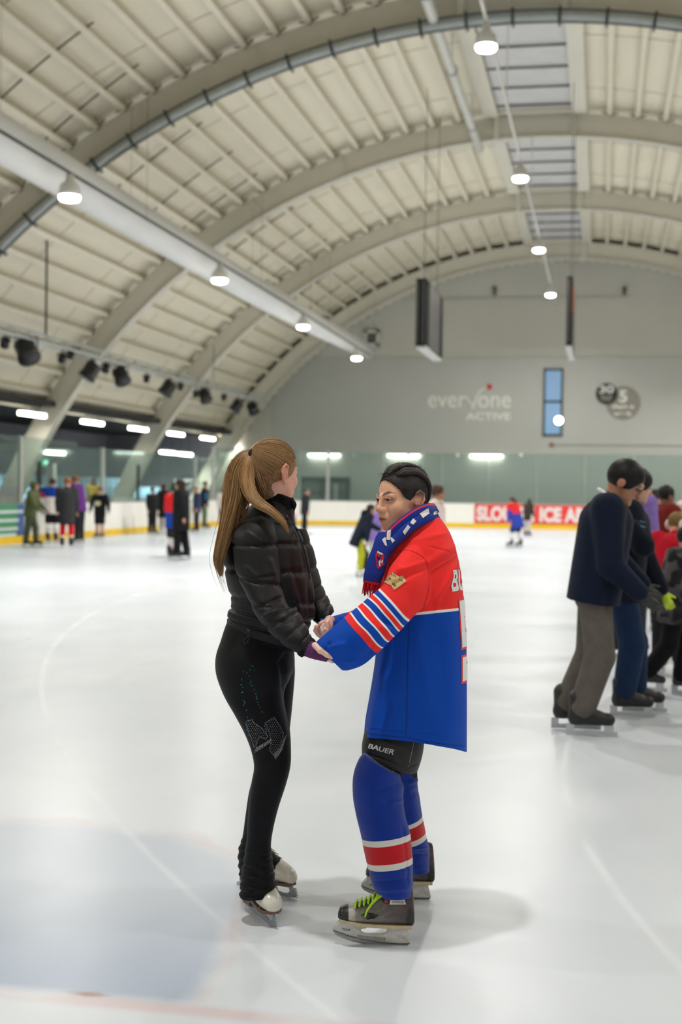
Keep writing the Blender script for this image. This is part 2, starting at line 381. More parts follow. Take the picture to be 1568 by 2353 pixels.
for yy in (13.6, 23.6, 33.6, 43.6, 53.6): b.tube([(-2.12, yy + 5, 9.74), (-2.12, yy + 5, 12.0)], .012, 5)
o = b.build('lamp_track', white_paint); tag(o, 'thin white lamp track running down the middle of the roof', 'lamp track')
b = MB(); b.tube([LL[0] * [1, 0, 1] + [0, -2, .42]] + [q + [0, 0, .42] for q in LL] + [LL[3] + [0, 3, .42]], .03, 6)
for q in LL: b.tube([q + [0, 4, .42], q + [0, 4, 3.0]], .004, 4)
o = b.build('lamp_cable', darkgrey); tag(o, 'thin dark cable carrying the lamps along the white air duct', 'cable')
# strip lights
tube_m = mat('lit_fluorescent_tube', (255, 255, 245), .5, 0, emit=(255, 254, 240), estr=9)
def strip(x, y, z, L_, along, label, group, power=POW_STRIP):
    e = empty('strip_light', (x, y, z), label, 'strip light', group)
    d = np.array([0, L_ / 2, 0]) if along == 'y' else np.array([L_ / 2, 0, 0]); w = np.array([.09, 0, 0]) if along == 'y' else np.array([0, .09, 0])
    b = MB(); b.obox((x, y, z + .08), d, w, (0, 0, .03)); b.build('housing', white_paint, e)
    
    if along == 'y':
        for k_ in (-.6, .6): b = MB(); b.tube([(x, y + k_ * L_ / 2, z + .1), (x, y + k_ * L_ / 2, 3.945)], .012, 5); b.build('drop_rod', darkgrey, e)
    b = MB(); b.obox((x, y, z), d * .98, w * .8, (0, 0, .055)); b.build('diffuser', tube_m, e)
    light('strip_lamp', (x, y, z - .07), power, L_ * .9 if along == 'x' else .15, e, 'RECTANGLE', (1, .98, .9), .15 if along == 'x' else L_ * .9)
    return e
on = ['first', 'second', 'third', 'fourth', 'fifth', 'last']
for i, y in enumerate((37.5, 42.3, 46.8, 51.2, 55.6, 59.68)):
    strip(-16.6, y, 3.64, 1.75 if i < 5 else .95, 'y', 'lit strip light under the roof edge above the left boards, %s from the front' % on[i], 'strip lights under the roof edge')
for i, (p, lab) in enumerate((((120, 1040), 'lit strip light above the aisle behind the green hooded skater'), ((386, 1040), 'lit strip light in the aisle behind the left beam leg'), ((425, 1044), 'lit strip light in the aisle right of the left beam leg'), ((337, 1035), 'small lit strip light beside the left beam leg'))):
    q = PX(p[0], p[1], (-18.6, -18.7, -18.0)[i] if i != 3 else -18.6); strip(q[0], q[1], q[2], (2.0, 1.9, 1.9, .5)[i], 'y', lab, 'strip lights in the left aisle', 130 if i != 3 else 14)
for i, p in enumerate(((745, 1046), (928, 1047), (1118, 1048))):
    q = PY(*p, 60.055); strip(q[0], q[1], q[2], 1.45, 'x', 'lit strip light on the end wall above the far boards, %s' % ('left of three', 'middle of three', 'right of three')[i], 'strip lights on the end wall', 1.6)
# ------------------------------------------------------------------ rink boards, glass
def board_path(off=0.0):
    r = 6.0 + off; pts = [(-15.2 - off, y) for y in np.arange(-4, 51.21, 2.4)]
    pts += [(-9.2 - r * math.cos(t), 51.2 + r * math.sin(t)) for t in np.linspace(.1, math.pi / 2, 12)]
    pts += [(x, 57.2 + off) for x in np.arange(-7.5, 10.9, 2.4)] + [(10.9 + off, 57.2 + off)] + [(10.9 + off, y) for y in np.arange(54, -4, -3)]
    return pts
def ribbon(name, z0, z1, t, m, parent, off=0.0, kind=None):
    b = MB(); pi, po_ = board_path(off), board_path(off + t)
    b.rings([[(p[0], p[1], z0), (p[0], p[1], z1), (q[0], q[1], z1), (q[0], q[1], z0)] for p, q in zip(pi, po_)]); return b.build(name, m, parent, kind=kind)
rb = empty('rink_boards', (-15.2, 30, 0), 'white dasher boards with a yellow kick strip around the ice', 'rink boards')
boardm = mat('white_plastic_board', (238, 236, 228), .4, .04, .8)
ribbon('board_panels', .20, 1.03, .1, boardm, rb)
ribbon('kick_strip', .0, .20, .12, mat('yellow_kick_strip', (232, 190, 22), .4, .08, 1.0), rb, -.015)
ribbon('cap_rail', 1.03, 1.07, .16, mat('grey_cap_rail', (150, 156, 152), .5, .05), rb, -.01)
b = MB()
for y in np.arange(20, 51, 2.4): b.box((-15.205, y - .008, .2), (-15.195, y + .008, 1.03))
for x in np.arange(-7.5, 10, 2.4): b.box((x - .008, 57.193, .2), (x + .008, 57.205, 1.03))
b.build('panel_joints', mat('board_joint', (178, 176, 168), .6, .05), rb)
ent = MB(); q0, q1 = G(462, 1210), G(500, 1208); 
glass = bpy.data.materials.new('rink_glass'); glass.use_nodes = True
def build_glass():
    t = glass.node_tree; t.nodes.clear(); L = t.links.new
    out = nd(t, 'ShaderNodeOutputMaterial'); tr = nd(t, 'ShaderNodeBsdfTransparent'); tr.inputs[0].default_value = (.80, .86, .84, 1)
    df = nd(t, 'ShaderNodeBsdfDiffuse'); df.inputs[0].default_value = srgb(176, 196, 190)
    gl = nd(t, 'ShaderNodeBsdfGlossy'); gl.inputs['Roughness'].default_value = .04; gl.inputs[0].default_value = (.85, .95, .93, 1)
    fr = nd(t, 'ShaderNodeFresnel', ins={'IOR': 1.45}); m1 = nd(t, 'ShaderNodeMixShader'); m2 = nd(t, 'ShaderNodeMixShader')
    nz = nd(t, 'ShaderNodeTexNoise', ins={'Scale': .8}); mr = nd(t, 'ShaderNodeMapRange', ins={'To Min': .035, 'To Max': .10}); L(nz.outputs['Fac'], mr.inputs['Value'])
    L(mr.outputs[0], m1.inputs[0]); L(tr.outputs[0], m1.inputs[1]); L(df.outputs[0], m1.inputs[2])
    ge = nd(t, 'ShaderNodeNewGeometry'); inv = nd(t, 'ShaderNodeMath', operation='SUBTRACT'); inv.inputs[0].default_value = 1.0; L(ge.outputs['Backfacing'], inv.inputs[1]); mu = nd(t, 'ShaderNodeMath', operation='MULTIPLY'); L(fr.outputs[0], mu.inputs[0]); L(inv.outputs[0], mu.inputs[1]); L(mu.outputs[0], m2.inputs[0]); L(m1.outputs[0], m2.inputs[1]); L(gl.outputs[0], m2.inputs[2]); L(m2.outputs[0], out.inputs[0])
build_glass()
postm = mat('grey_glass_post', (172, 174, 168), .4, .05)
gs = empty('glass_screen', (-15.26, 36, 1.07), 'greenish safety glass panes with pale posts above the left boards', 'safety glass')
ys = [y for y in np.arange(-2, 50, 2.0)]
pane_top = lambda y: 2.85 if y < 36 else 2.72
for y in np.arange(27.7, 51, 2.0):
    b = MB(); b.box((-15.265, y + .02, 1.07), (-15.25, y + 1.98, pane_top(y))); b.build('pane', glass, gs)
for y in (27.73, 33.73, 39.75, 49.46):
    b = MB(); b.box((-15.31, y - .06, 1.07), (-15.21, y + .06, pane_top(y) + .02)); b.build('post', postm, gs)
b = MB(); b.box((-15.30, 34.9, 1.07), (-15.22, 35.06, 2.2)); b.build('post', dark, gs, label='short black post'); b = MB(); b.box((-15.30, 43.0, 1.07), (-15.22, 43.12, 2.28)); b.build('post', dark, gs, label='short black post')
fs = empty('glass_screen', (-6, 57.26, 1.07), 'greenish safety glass panes above the far and corner boards', 'safety glass')
bp = board_path(.06)
cor = [p for p in bp if p[1] > 51.2 and p[0] < -9] + [(x, 57.26) for x in np.arange(-8.7, 11, 2.0)]
cor = [cor[0]] + cor[2::3][:4] + [(x, 57.26) for x in np.arange(-8.7, 11, 2.0)]
for p, q in zip(cor[:-1], cor[1:]):
    p_, q_ = np.array([p[0], p[1], 2.1]), np.array([q[0], q[1], 2.1]); d = q_ - p_; c = (p_ + q_) / 2; nrm = np.cross(d, [0, 0, 1]); nrm /= np.linalg.norm(nrm)
    b = MB(); b.obox(c + [0, 0, .02], d * .49, nrm * .008, (0, 0, 1.05)); b.build('pane', glass, fs)
for i, p in enumerate(cor[:6]):
    if i in (0, 3): b = MB(); b.box((p[0] - .06, p[1] - .05, 1.07), (p[0] + .06, p[1] + .05, 3.2)); b.build('post', postm, fs)
b = MB(); pp = PY(686, 1100, 57.1); b.box((pp[0] - .07, 57.2, 1.07), (pp[0] + .07, 57.3, 3.25)); b.build('post', postm, fs)
# glass clamps: small bright fittings at the top of the far panes
for x in (813, 939, 1052, 1198):
    q = PY(x, 1046, 57.2); b = MB(); b.sphere((q[0], 57.2, q[2]), .07, 8, 6); b.build('clip', mat('shiny_steel_clip', (235, 238, 240), .25, 0, metal=.3), fs, True)
# banner and advertising board on the dasher
red_b = mat('red_banner', (222, 62, 52), .45, .05, 2.0); wht = mat('white_print', (226, 220, 218), .5, .03)
o = None
q0, q1 = PY(1091, 1161, 57.18), PY(1091, 1206, 57.18); bw = 6.1
b = MB(); b.box((q0[0], 57.175, .215), (q0[0] + bw, 57.195, 1.02)); o = b.build('banner', red_b); tag(o, 'red SLOUGH ICE ARENA banner with white capitals on the far boards', 'banner')
me = text_mesh('SLOUGH ICE ARENA', .86, .003, .045, 'LEFT', spacing=1.04); xs = [v.co.x for v in me.vertices]; yy = [v.co.y for v in me.vertices]
sx = 5.75 / (max(xs) - min(xs)); sy = .64 / (max(yy) - min(yy))
me.transform(Matrix.Diagonal((sx, sy, 1, 1))); ymin = min(v.co.y for v in me.vertices); xmin = min(v.co.x for v in me.vertices)
me.transform(WALL(q0[0] + .10 - xmin * 1.0, .30 - ymin, 57.17)); link('lettering', me, wht, o)
a0 = PX(56, 1155, -15.19)
b = MB(); b.box((-15.195, 27, .2), (-15.185, a0[1], 1.06)); o = b.build('advertising_board', mat('blue_green_advert', (70, 120, 110), .5, .1, 1)); tag(o, 'green and blue advertising panel on the left boards at the photo edge', 'advertisement')
b = MB()
b.cur = 0; b.box((-15.186, a0[1] - .42, .22), (-15.183, a0[1] - .02, 1.05))
b.build('blue_field', mat('advert_blue', (62, 92, 150), .5, .1, 3), o)
b = MB()
for z in (.95, .72, .5, .28): b.box((-15.1862, 27, z - .03), (-15.1825, a0[1] - .5, z + .05))
b.build('green_bars', mat('advert_green', (60, 140, 75), .5, .1, 3), o)
b = MB()
for z, e_ in ((.845, .06), (.62, .35), (.40, .4), (.18 + .06, .5)): b.box((-15.1862, 29, z - .03), (-15.182, a0[1] - e_, z + .04))
b.build('white_bars', mat('advert_white', (200, 214, 206), .5, .1, 3), o)
# ------------------------------------------------------------------ things on the far wall
lt = mat('pale_grey_lettering', (230, 228, 218), .6, .02)
lg = empty('wall_sign', (-5.9, 60.15, 5.2), 'pale "everyone ACTIVE" lettering with a red dot on the grey end wall', 'wall sign')
def wtext(s, x0, x1, z0, z1, parent, m, y=60.14, bold=.0, name='lettering'):
    me = text_mesh(s, 1.0, .01, bold, 'LEFT'); xs = [v.co.x for v in me.vertices]; ys_ = [v.co.y for v in me.vertices]
    me.transform(Matrix.Translation((-min(xs), -min(ys_), 0))); me.transform(Matrix.Diagonal(((x1 - x0) / (max(xs) - min(xs)), (z1 - z0) / (max(ys_) - min(ys_)), 1, 1))); me.transform(WALL(x0, z0, y)); return link(name, me, m, parent)
wtext('ever', -7.72, -6.02, 5.28, 5.80, lg, lt)
wtext('one', -5.48, -4.04, 5.28, 5.80, lg, lt)
wtext('ACTIVE', -6.02, -4.04, 4.73, 5.06, lg, lt, bold=.02)
b = MB(); b.tube([(-6.0, 60.13, 5.78), (-5.88, 60.13, 5.52), (-5.76, 60.13, 5.4), (-5.66, 60.13, 5.46), (-5.62, 60.13, 5.6)], .05, 6); b.tube([(-5.80, 60.13, 5.16), (-5.74, 60.13, 5.24), (-5.66, 60.13, 5.42), (-5.58, 60.13, 5.72), (-5.44, 60.13, 5.98), (-5.24, 60.13, 6.13), (-5.1, 60.13, 6.18)], [.05, .06, .05, .05, .055, .05, .03], 6); b.build('swoosh', lt, lg, True)
b = MB(); b.lathe((-5.0, 60.16, 6.2), [(.13, 0), (.13, -.04)], 20, (0, 1, 0)); b.build('dot', mat('red_dot', (190, 40, 32), .5, .02), lg)
cs = empty('wall_sign', (.6, 60.15, 5.6), 'two overlapping discs, black "30" and grey "5 days a week", on the end wall', 'wall sign')
b = MB(); b.lathe((.84, 60.17, 5.50), [(.75, 0), (.75, -.03)], 40, (0, 1, 0)); b.build('grey_disc', mat('grey_disc', (140, 136, 126), .6, .02), cs)
b = MB(); b.lathe((.12, 60.15, 5.90), [(.47, 0), (.47, -.03)], 36, (0, 1, 0)); b.build('black_disc', mat('black_disc', (30, 31, 28), .6, .05), cs)
wtext('30', -.20, .42, 5.92, 6.26, cs, lt, 60.1, .02); wtext('classes', -.17, .38, 5.72, 5.84, cs, mat('dim_lettering', (170, 170, 160), .6, .02), 60.1, .02); wtext('weekly', -.12, .33, 5.57, 5.69, cs, MATS['dim_lettering'], 60.1, .02)
wtext('5', .66, 1.0, 5.52, 6.06, cs, lt, 60.12, .03); wtext('days a', .36, 1.30, 5.22, 5.44, cs, lt, 60.12, .03); wtext('week', .44, 1.22, 4.95, 5.14, cs, lt, 60.12, .03)
# window in the end wall
wx0, wx1, wz0, wz1 = -2.62, -1.76, 4.04, 7.0
wi = bpy.data.objects.new('window_1', None); COL.objects.link(wi); wi.location = (-2.2, 60.15, 4.04); wi['kind'] = 'structure'
fm = mat('dark_green_frame', (52, 66, 64), .5, .05)
b = MB(); y0, y1 = 60.08, 60.22; w_ = .09
b.box((wx0, y0, wz0), (wx0 + w_, y1, wz1)); b.box((wx1 - w_, y0, wz0), (wx1, y1, wz1)); b.box((wx0, y0, wz0), (wx1, y1, wz0 + w_)); b.box((wx0, y0, wz1 - w_), (wx1, y1, wz1)); b.box((wx0, y0, 5.50), (wx1, y1, 5.60)); b.build('window_frame', fm, wi, kind='structure')
b = MB(); b.box((wx0 + .05, 60.12, wz0 + .05), (wx1 - .05, 60.14, wz1 - .05)); b.build('window_pane', mat('daylit_blue_window', (120, 150, 180), .25, .06, .5, emit=(118, 152, 190), estr=.36), wi, kind='structure')
fl = empty('window_glint', (-1.9, 60.02, 4.72), 'added glowing disc for a bright reflection at the right edge of the tall window', 'lamp')  # added glowing disc, stands in for a light reflected in the window
b = MB(); b.lathe((-1.92, 60.09, 4.72), [(.10, 0), (.17, -.05), (.19, -.09)], 16, (0, 1, 0)); b.build('glint_backing', white_paint, fl, True)
b = MB(); b.sphere((-1.92, 59.99, 4.72), (.18, .04, .18), 14, 8); b.build('glint_disc', mat('glint_glow', (255, 255, 250), .4, 0, emit=(255, 254, 245), estr=7), fl, True)
# doorway, vent, small fittings
do = bpy.data.objects.new('door_1', None); COL.objects.link(do); do.location = (-12.45, 60.15, 0); do['kind'] = 'structure'
b = MB(); x0, x1 = -13.6, -11.3
for xx in (x0, -12.48, x1): b.box((xx - .07, 60.0, 0), (xx + .07, 60.2, 2.1))
b.box((x0, 60.0, 1.86), (x1, 60.2, 2.1)); b.box((x0, 60.02, 1.35), (x1, 60.18, 1.41)); b.build('door_frame', mat('dark_door_frame', (44, 50, 50), .5, .05), do, kind='structure')
b = MB(); b.box((x0, 60.1, 0), (x1, 60.12, 1.9)); b.build('door_glass', mat('grey_green_door_glass', (104, 116, 110), .2, .15, 1.5), do, kind='structure')
b = MB(); b.box((-11.95, 60.0, 0), (-11.75, 60.08, 1.8)); b.build('door_leaf_edge', postm, do, kind='structure')
v = empty('wall_vent', (-10.3, 60.15, 8.4), 'square white louvred vent on the end wall beside the duct end', 'vent')
b = MB()
for lo, hi in (((-10.66, 60.02, 8.02), (-10.54, 60.2, 8.74)), ((-10.1, 60.02, 8.02), (-9.98, 60.2, 8.74)), ((-10.66, 60.02, 8.02), (-9.98, 60.2, 8.14)), ((-10.66, 60.02, 8.62), (-9.98, 60.2, 8.74))): b.box(lo, hi)
b.build('frame', white_paint, v)
b = MB()
for z in np.arange(8.18, 8.62, .075): b.obox((-10.32, 60.1, z), (.24, 0, 0), (0, .06, .03), (0, .004, -.008))
b.build('louvres', mat('grey_louvre', (140, 140, 132), .5, .05), v)
cd = empty('wall_conduit', (-3, 60.15, 10.2), 'thin conduit with two small fittings high on the end wall', 'conduit')
b = MB(); b.box((-7.4, 60.17, 10.16), (1.1, 60.2, 10.19)); b.build('conduit_run', mat('grey_conduit', (158, 156, 148), .5, .05), cd)
for x_ in (1137, 1436):
    q = PY(x_, 667, 60.1); b = MB(); b.box((q[0] - .06, 60.05, q[2] - .2), (q[0] + .06, 60.2, q[2] + .02)); b.sphere((q[0], 60.08, q[2] + .06), .1, 8, 6); b.build('fitting', mat('dull_brown_fitting', (88, 80, 66), .6, .05), cd)
cd = empty('fire_alarm', (-2.2, 60.15, 3.65), 'small red fire alarm point with a conduit line under the window', 'alarm')
q = PY(1268, 1021, 60.1); b = MB(); b.box((q[0] - .09, 60.05, q[2] - .07), (q[0] + .09, 60.148, q[2] + .07)); b.build('call_point', mat('dull_red', (150, 80, 66), .5, .05), cd)
b = MB(); b.box((q[0] + .1, 60.11, q[2] - .02), (q[0] + 8, 60.148, q[2] + .02)); b.build('conduit_run', MATS['grey_conduit'], cd)
# ------------------------------------------------------------------ hanging screens
def screen(x0, x1, label, face):
    e = empty('hanging_screen', ((x0 + x1) / 2, 37, 6.2), label, 'screen', 'hanging score screens')
    y0, y1, z0, z1 = 35.0, 38.9, 5.36, 7.10
    b = MB(); b.box((x0, y0, z0), (x1, y1, z1)); b.build('cabinet', mat('black_screen_case', (9, 9, 10), .7, .1, spec=.15), e)
    b = MB(); xf = x1; b.box((xf, y0 + .75, z0 + .04), (xf + .015, y1 - 1.0, z1 - .04)); b.build('display', face, e)
    b = MB(); b.box((x0 + .02, y0 - .015, z0 + .05), (x0 + .07, y0, z1 - .05)); b.box((x1 - .09, y0 - .015, z0 + .05), (x1 - .05, y0, z1 - .05)); b.build('edge_trim', darkgrey, e)
    b = MB(); b.box((x0 - .01, y0 + .1, z0 - .05), (x1 + .01, y1 - .1, z0 - .001)); b.build('bottom_rail', postm, e)
    for yy in (35.6, 38.4):
        b = MB(); b.tube([((x0 + x1) / 2, yy, z1), ((x0 + x1) / 2, yy, 12.2)], .009, 5); b.build('suspension_cable', darkgrey, e)
    return e
screen(-4.86, -4.60, 'black hanging score screen left of the middle lamp line', mat('grey_display', (82, 80, 78), .35, .06, 2))
o = screen(-.98, -.84, 'narrow black hanging score screen right of the lamp line, seen nearly edge on', mat('grey_display_right', (120, 116, 106), .35, .06, 2))
b = MB(); b.box((-.84, 35.4, 6.3), (-.822, 36.4, 6.95)); b.build('lit_figures', mat('orange_figures', (150, 88, 50), .5, .2, 5, emit=(190, 90, 40), estr=.25), o)
# ------------------------------------------------------------------ stage-light truss
te = empty('lighting_truss', (-14, 40, 5.2), 'long grey lighting truss hung along the left side of the roof', 'truss')
b = MB()
for dx, dz in ((0, .14), (-.14, -.09), (.14, -.09)): b.tube([(-14 + dx, 26, 5.24 + dz), (-14 + dx, 55.2, 5.24 + dz)], .03, 6)
b.build('chords', galv, te)
b = MB(); ys_ = np.arange(26, 55.2, .55)
for i, y in enumerate(ys_[:-1]):
    y2 = ys_[i + 1]; a_, c_ = ((.14, -.09), (0, .14)) if i % 2 else ((0, .14), (.14, -.09)); b.tube([(-14 + a_[0], y, 5.24 + a_[1]), (-14 + c_[0], y2, 5.24 + c_[1])], .014, 4)
    a_, c_ = ((-.14, -.09), (0, .14)) if i % 2 else ((0, .14), (-.14, -.09)); b.tube([(-14 + a_[0], y, 5.24 + a_[1]), (-14 + c_[0], y2, 5.24 + c_[1])], .014, 4)
b.build('lattice', galv, te)
for y in (32.4, 47.5):
    b = MB(); b.tube([(-14, y, 5.35), (-14, y, 6.75 if y > 40 else 8.4)], .012 if y > 40 else .03, 6); b.build('hanger_cable', darkgrey, te)
def spot(p, s, yaw, tilt, label, group):
    e = empty('stage_light', p, label, 'stage light', group)
    R_ = Matrix.Rotation(yaw, 3, 'Z') @ Matrix.Rotation(tilt, 3, 'X'); p = Vector(p)
    ax = R_ @ Vector((0, -1, 0))
    b = MB(); b.lathe(p, [(.5 * s, -.55 * s), (.62 * s, -.45 * s), (.62 * s, .5 * s), (.7 * s, .55 * s), (.7 * s, .75 * s)], 14, ax); b.build('can', dark, e, True)
    b = MB(); b.lathe(p, [(.55 * s, .70 * s), (.02, .72 * s)], 14, ax); b.build('lens', mat('dull_lens', (60, 62, 64), .2, .1), e)
    b = MB(); sd = R_ @ Vector((1, 0, 0)); top = Vector((p.x, p.y, 5.12))
    b.tube([p + sd * .72 * s, p + sd * .74 * s + Vector((0, 0, .75 * s)), p - sd * .74 * s + Vector((0, 0, .75 * s)), p - sd * .72 * s], .022, 5); b.tube([p + Vector((0, 0, .75 * s)), top], .022, 5); b.build('yoke', dark, e)
sp = [(12, 787, .16, 0), (60, 803, .42, 1), (143, 822, .15, 0), (163, 815, .13, 0), (210, 850, .36, 2), (243, 845, .17, 0), (277, 862, .36, 1), (337, 870, .14, 0), (387, 890, .36, 2), (415, 888, .14, 0), (470, 908, .34, 1), (450, 905, .14, 0), (515, 913, .14, 0), (545, 932, .34, 2), (580, 937, .34, 1)]
wd = ['first', 'second', 'third', 'fourth', 'fifth', 'sixth', 'last']; nb = ns = 0
for (x_, y_, s_, k_) in sp:
    q = PX(x_, y_, -14)
    if s_ > .3: lab = 'big black stage light on the truss, %s big one from the near end' % wd[nb]; nb += 1
    else: lab = 'small black lamp on the truss, %s small one from the near end' % (['first', 'second', 'third', 'fourth', 'fifth', 'sixth', 'seventh', 'last'][ns]); ns += 1
    spot(tuple(q), s_ * 1.0, {0: .2, 1: .9, 2: -.9}[k_], {0: .9, 1: .9, 2: 1.0}[k_], lab, 'stage lights on the truss')
# ------------------------------------------------------------------ left aisle: seats, exit sign, braces
seat_m = mat('light_blue_plastic_seat', (150, 190, 214), .5, .06)
sb = MB(); sb.rings([[(-.2, x_, z_), (-.17, x_, z_)] + [(-.17 + .0, x_, z_)] for x_, z_ in ((-.2, 0), (.2, 0))], True)
sm = MB(); sm.rings([[(-.20, -.21, z), (-.16, -.21, z), (-.16, .21, z), (-.20, .21, z)] for z in (0, .2, .42)]); seat_back = sm.mesh('seat_back'); seat_back.materials.append(seat_m)
sm = MB(); sm.box((-.18, -.21, -.04), (.22, .21, .02)); seat_pan = sm.mesh('seat_pan'); seat_pan.materials.append(seat_m)
tier = mat('grey_concrete_tier', (110, 112, 112), .8, .08, 1)
b = MB(); b.box((-19.9, 26, 0), (-18.7, 59, .62)); b.box((-21.2, 26, 0), (-19.9, 59, 1.0)); o = b.build('seating_tier', tier); tag(o, 'stepped grey seating tier behind the left glass', 'seating tier')
for row, (x_, z_) in enumerate(((-19.4, .62), (-20.6, 1.0))):
    for i, y in enumerate(np.arange(28, 58.6, .56)):
        if 34.6 < y < 38 and row == 0: continue
        e = empty('seat', (x_, y, z_ + .42), 'light blue plastic seat in the %s row behind the left glass' % ('front' if row == 0 else 'back'), 'seat', 'light blue seats in the left stand, %s row' % ('front' if row == 0 else 'back'))
        for mesh_, nm, dz in ((seat_back, 'seat_back', .06), (seat_pan, 'seat_pan', 0)):
            c = bpy.data.objects.new(nm, mesh_); COL.objects.link(c); c.parent = e; c.location = (0, 0, dz)
        lg_ = MB(); 
    b = MB(); b.box((x_ - .12, 27.5, z_), (x_ + .1, 59, z_ + .375)); o = b.build('seat_rail', darkgrey); tag(o, 'dark beam carrying the %s row of light blue seats' % ('front' if row == 0 else 'back'), 'seat rail')
ex = PX(104, 1063, -18.4)
o = empty('exit_sign', ex, 'small glowing green exit sign above the left aisle', 'exit sign')
b = MB(); b.obox(ex, (.03, 0, 0), (0, .2, 0), (0, 0, .11)); b.build('case', mat('green_exit_sign', (40, 160, 120), .4, 0, emit=(70, 220, 170), estr=.8), o)
b = MB(); b.obox(ex + [.035, .04, 0], (.004, 0, 0), (0, .05, 0), (0, 0, .05)); b.obox(ex + [.035, -.08, 0], (.004, 0, 0), (0, .06, 0), (0, 0, .02)); b.build('pictogram', mat('sign_white', (230, 255, 245), .4, 0, emit=(230, 255, 245), estr=1.0), o)
b = MB(); b.tube([ex + [0, 0, .1], [ex[0], ex[1], 3.96]], .015, 5); b.build('drop_rod', darkgrey, o)
q = PX(118, 1085, -17.6); b = MB(); b.box((q[0] - .12, q[1] - .12, 0), (q[0] + .12, q[1] + .12, q[2] + .28)); o = b.build('column', white_paint, kind='structure')
b = MB(); d = MB()
for (p, q, X_) in (((400, 1105), (480, 1105), -18.0), ((400, 1150), (468, 1090), -18.0), ((400, 1105), (400, 1150), -18.0), ((480, 1105), (480, 1150), -18.0)):
    b.tube([PX(*p, X_), PX(*q, X_)], .05, 5)
o = b.build('stair_rail', postm); tag(o, 'pale handrail with a diagonal brace behind the corner glass', 'handrail')
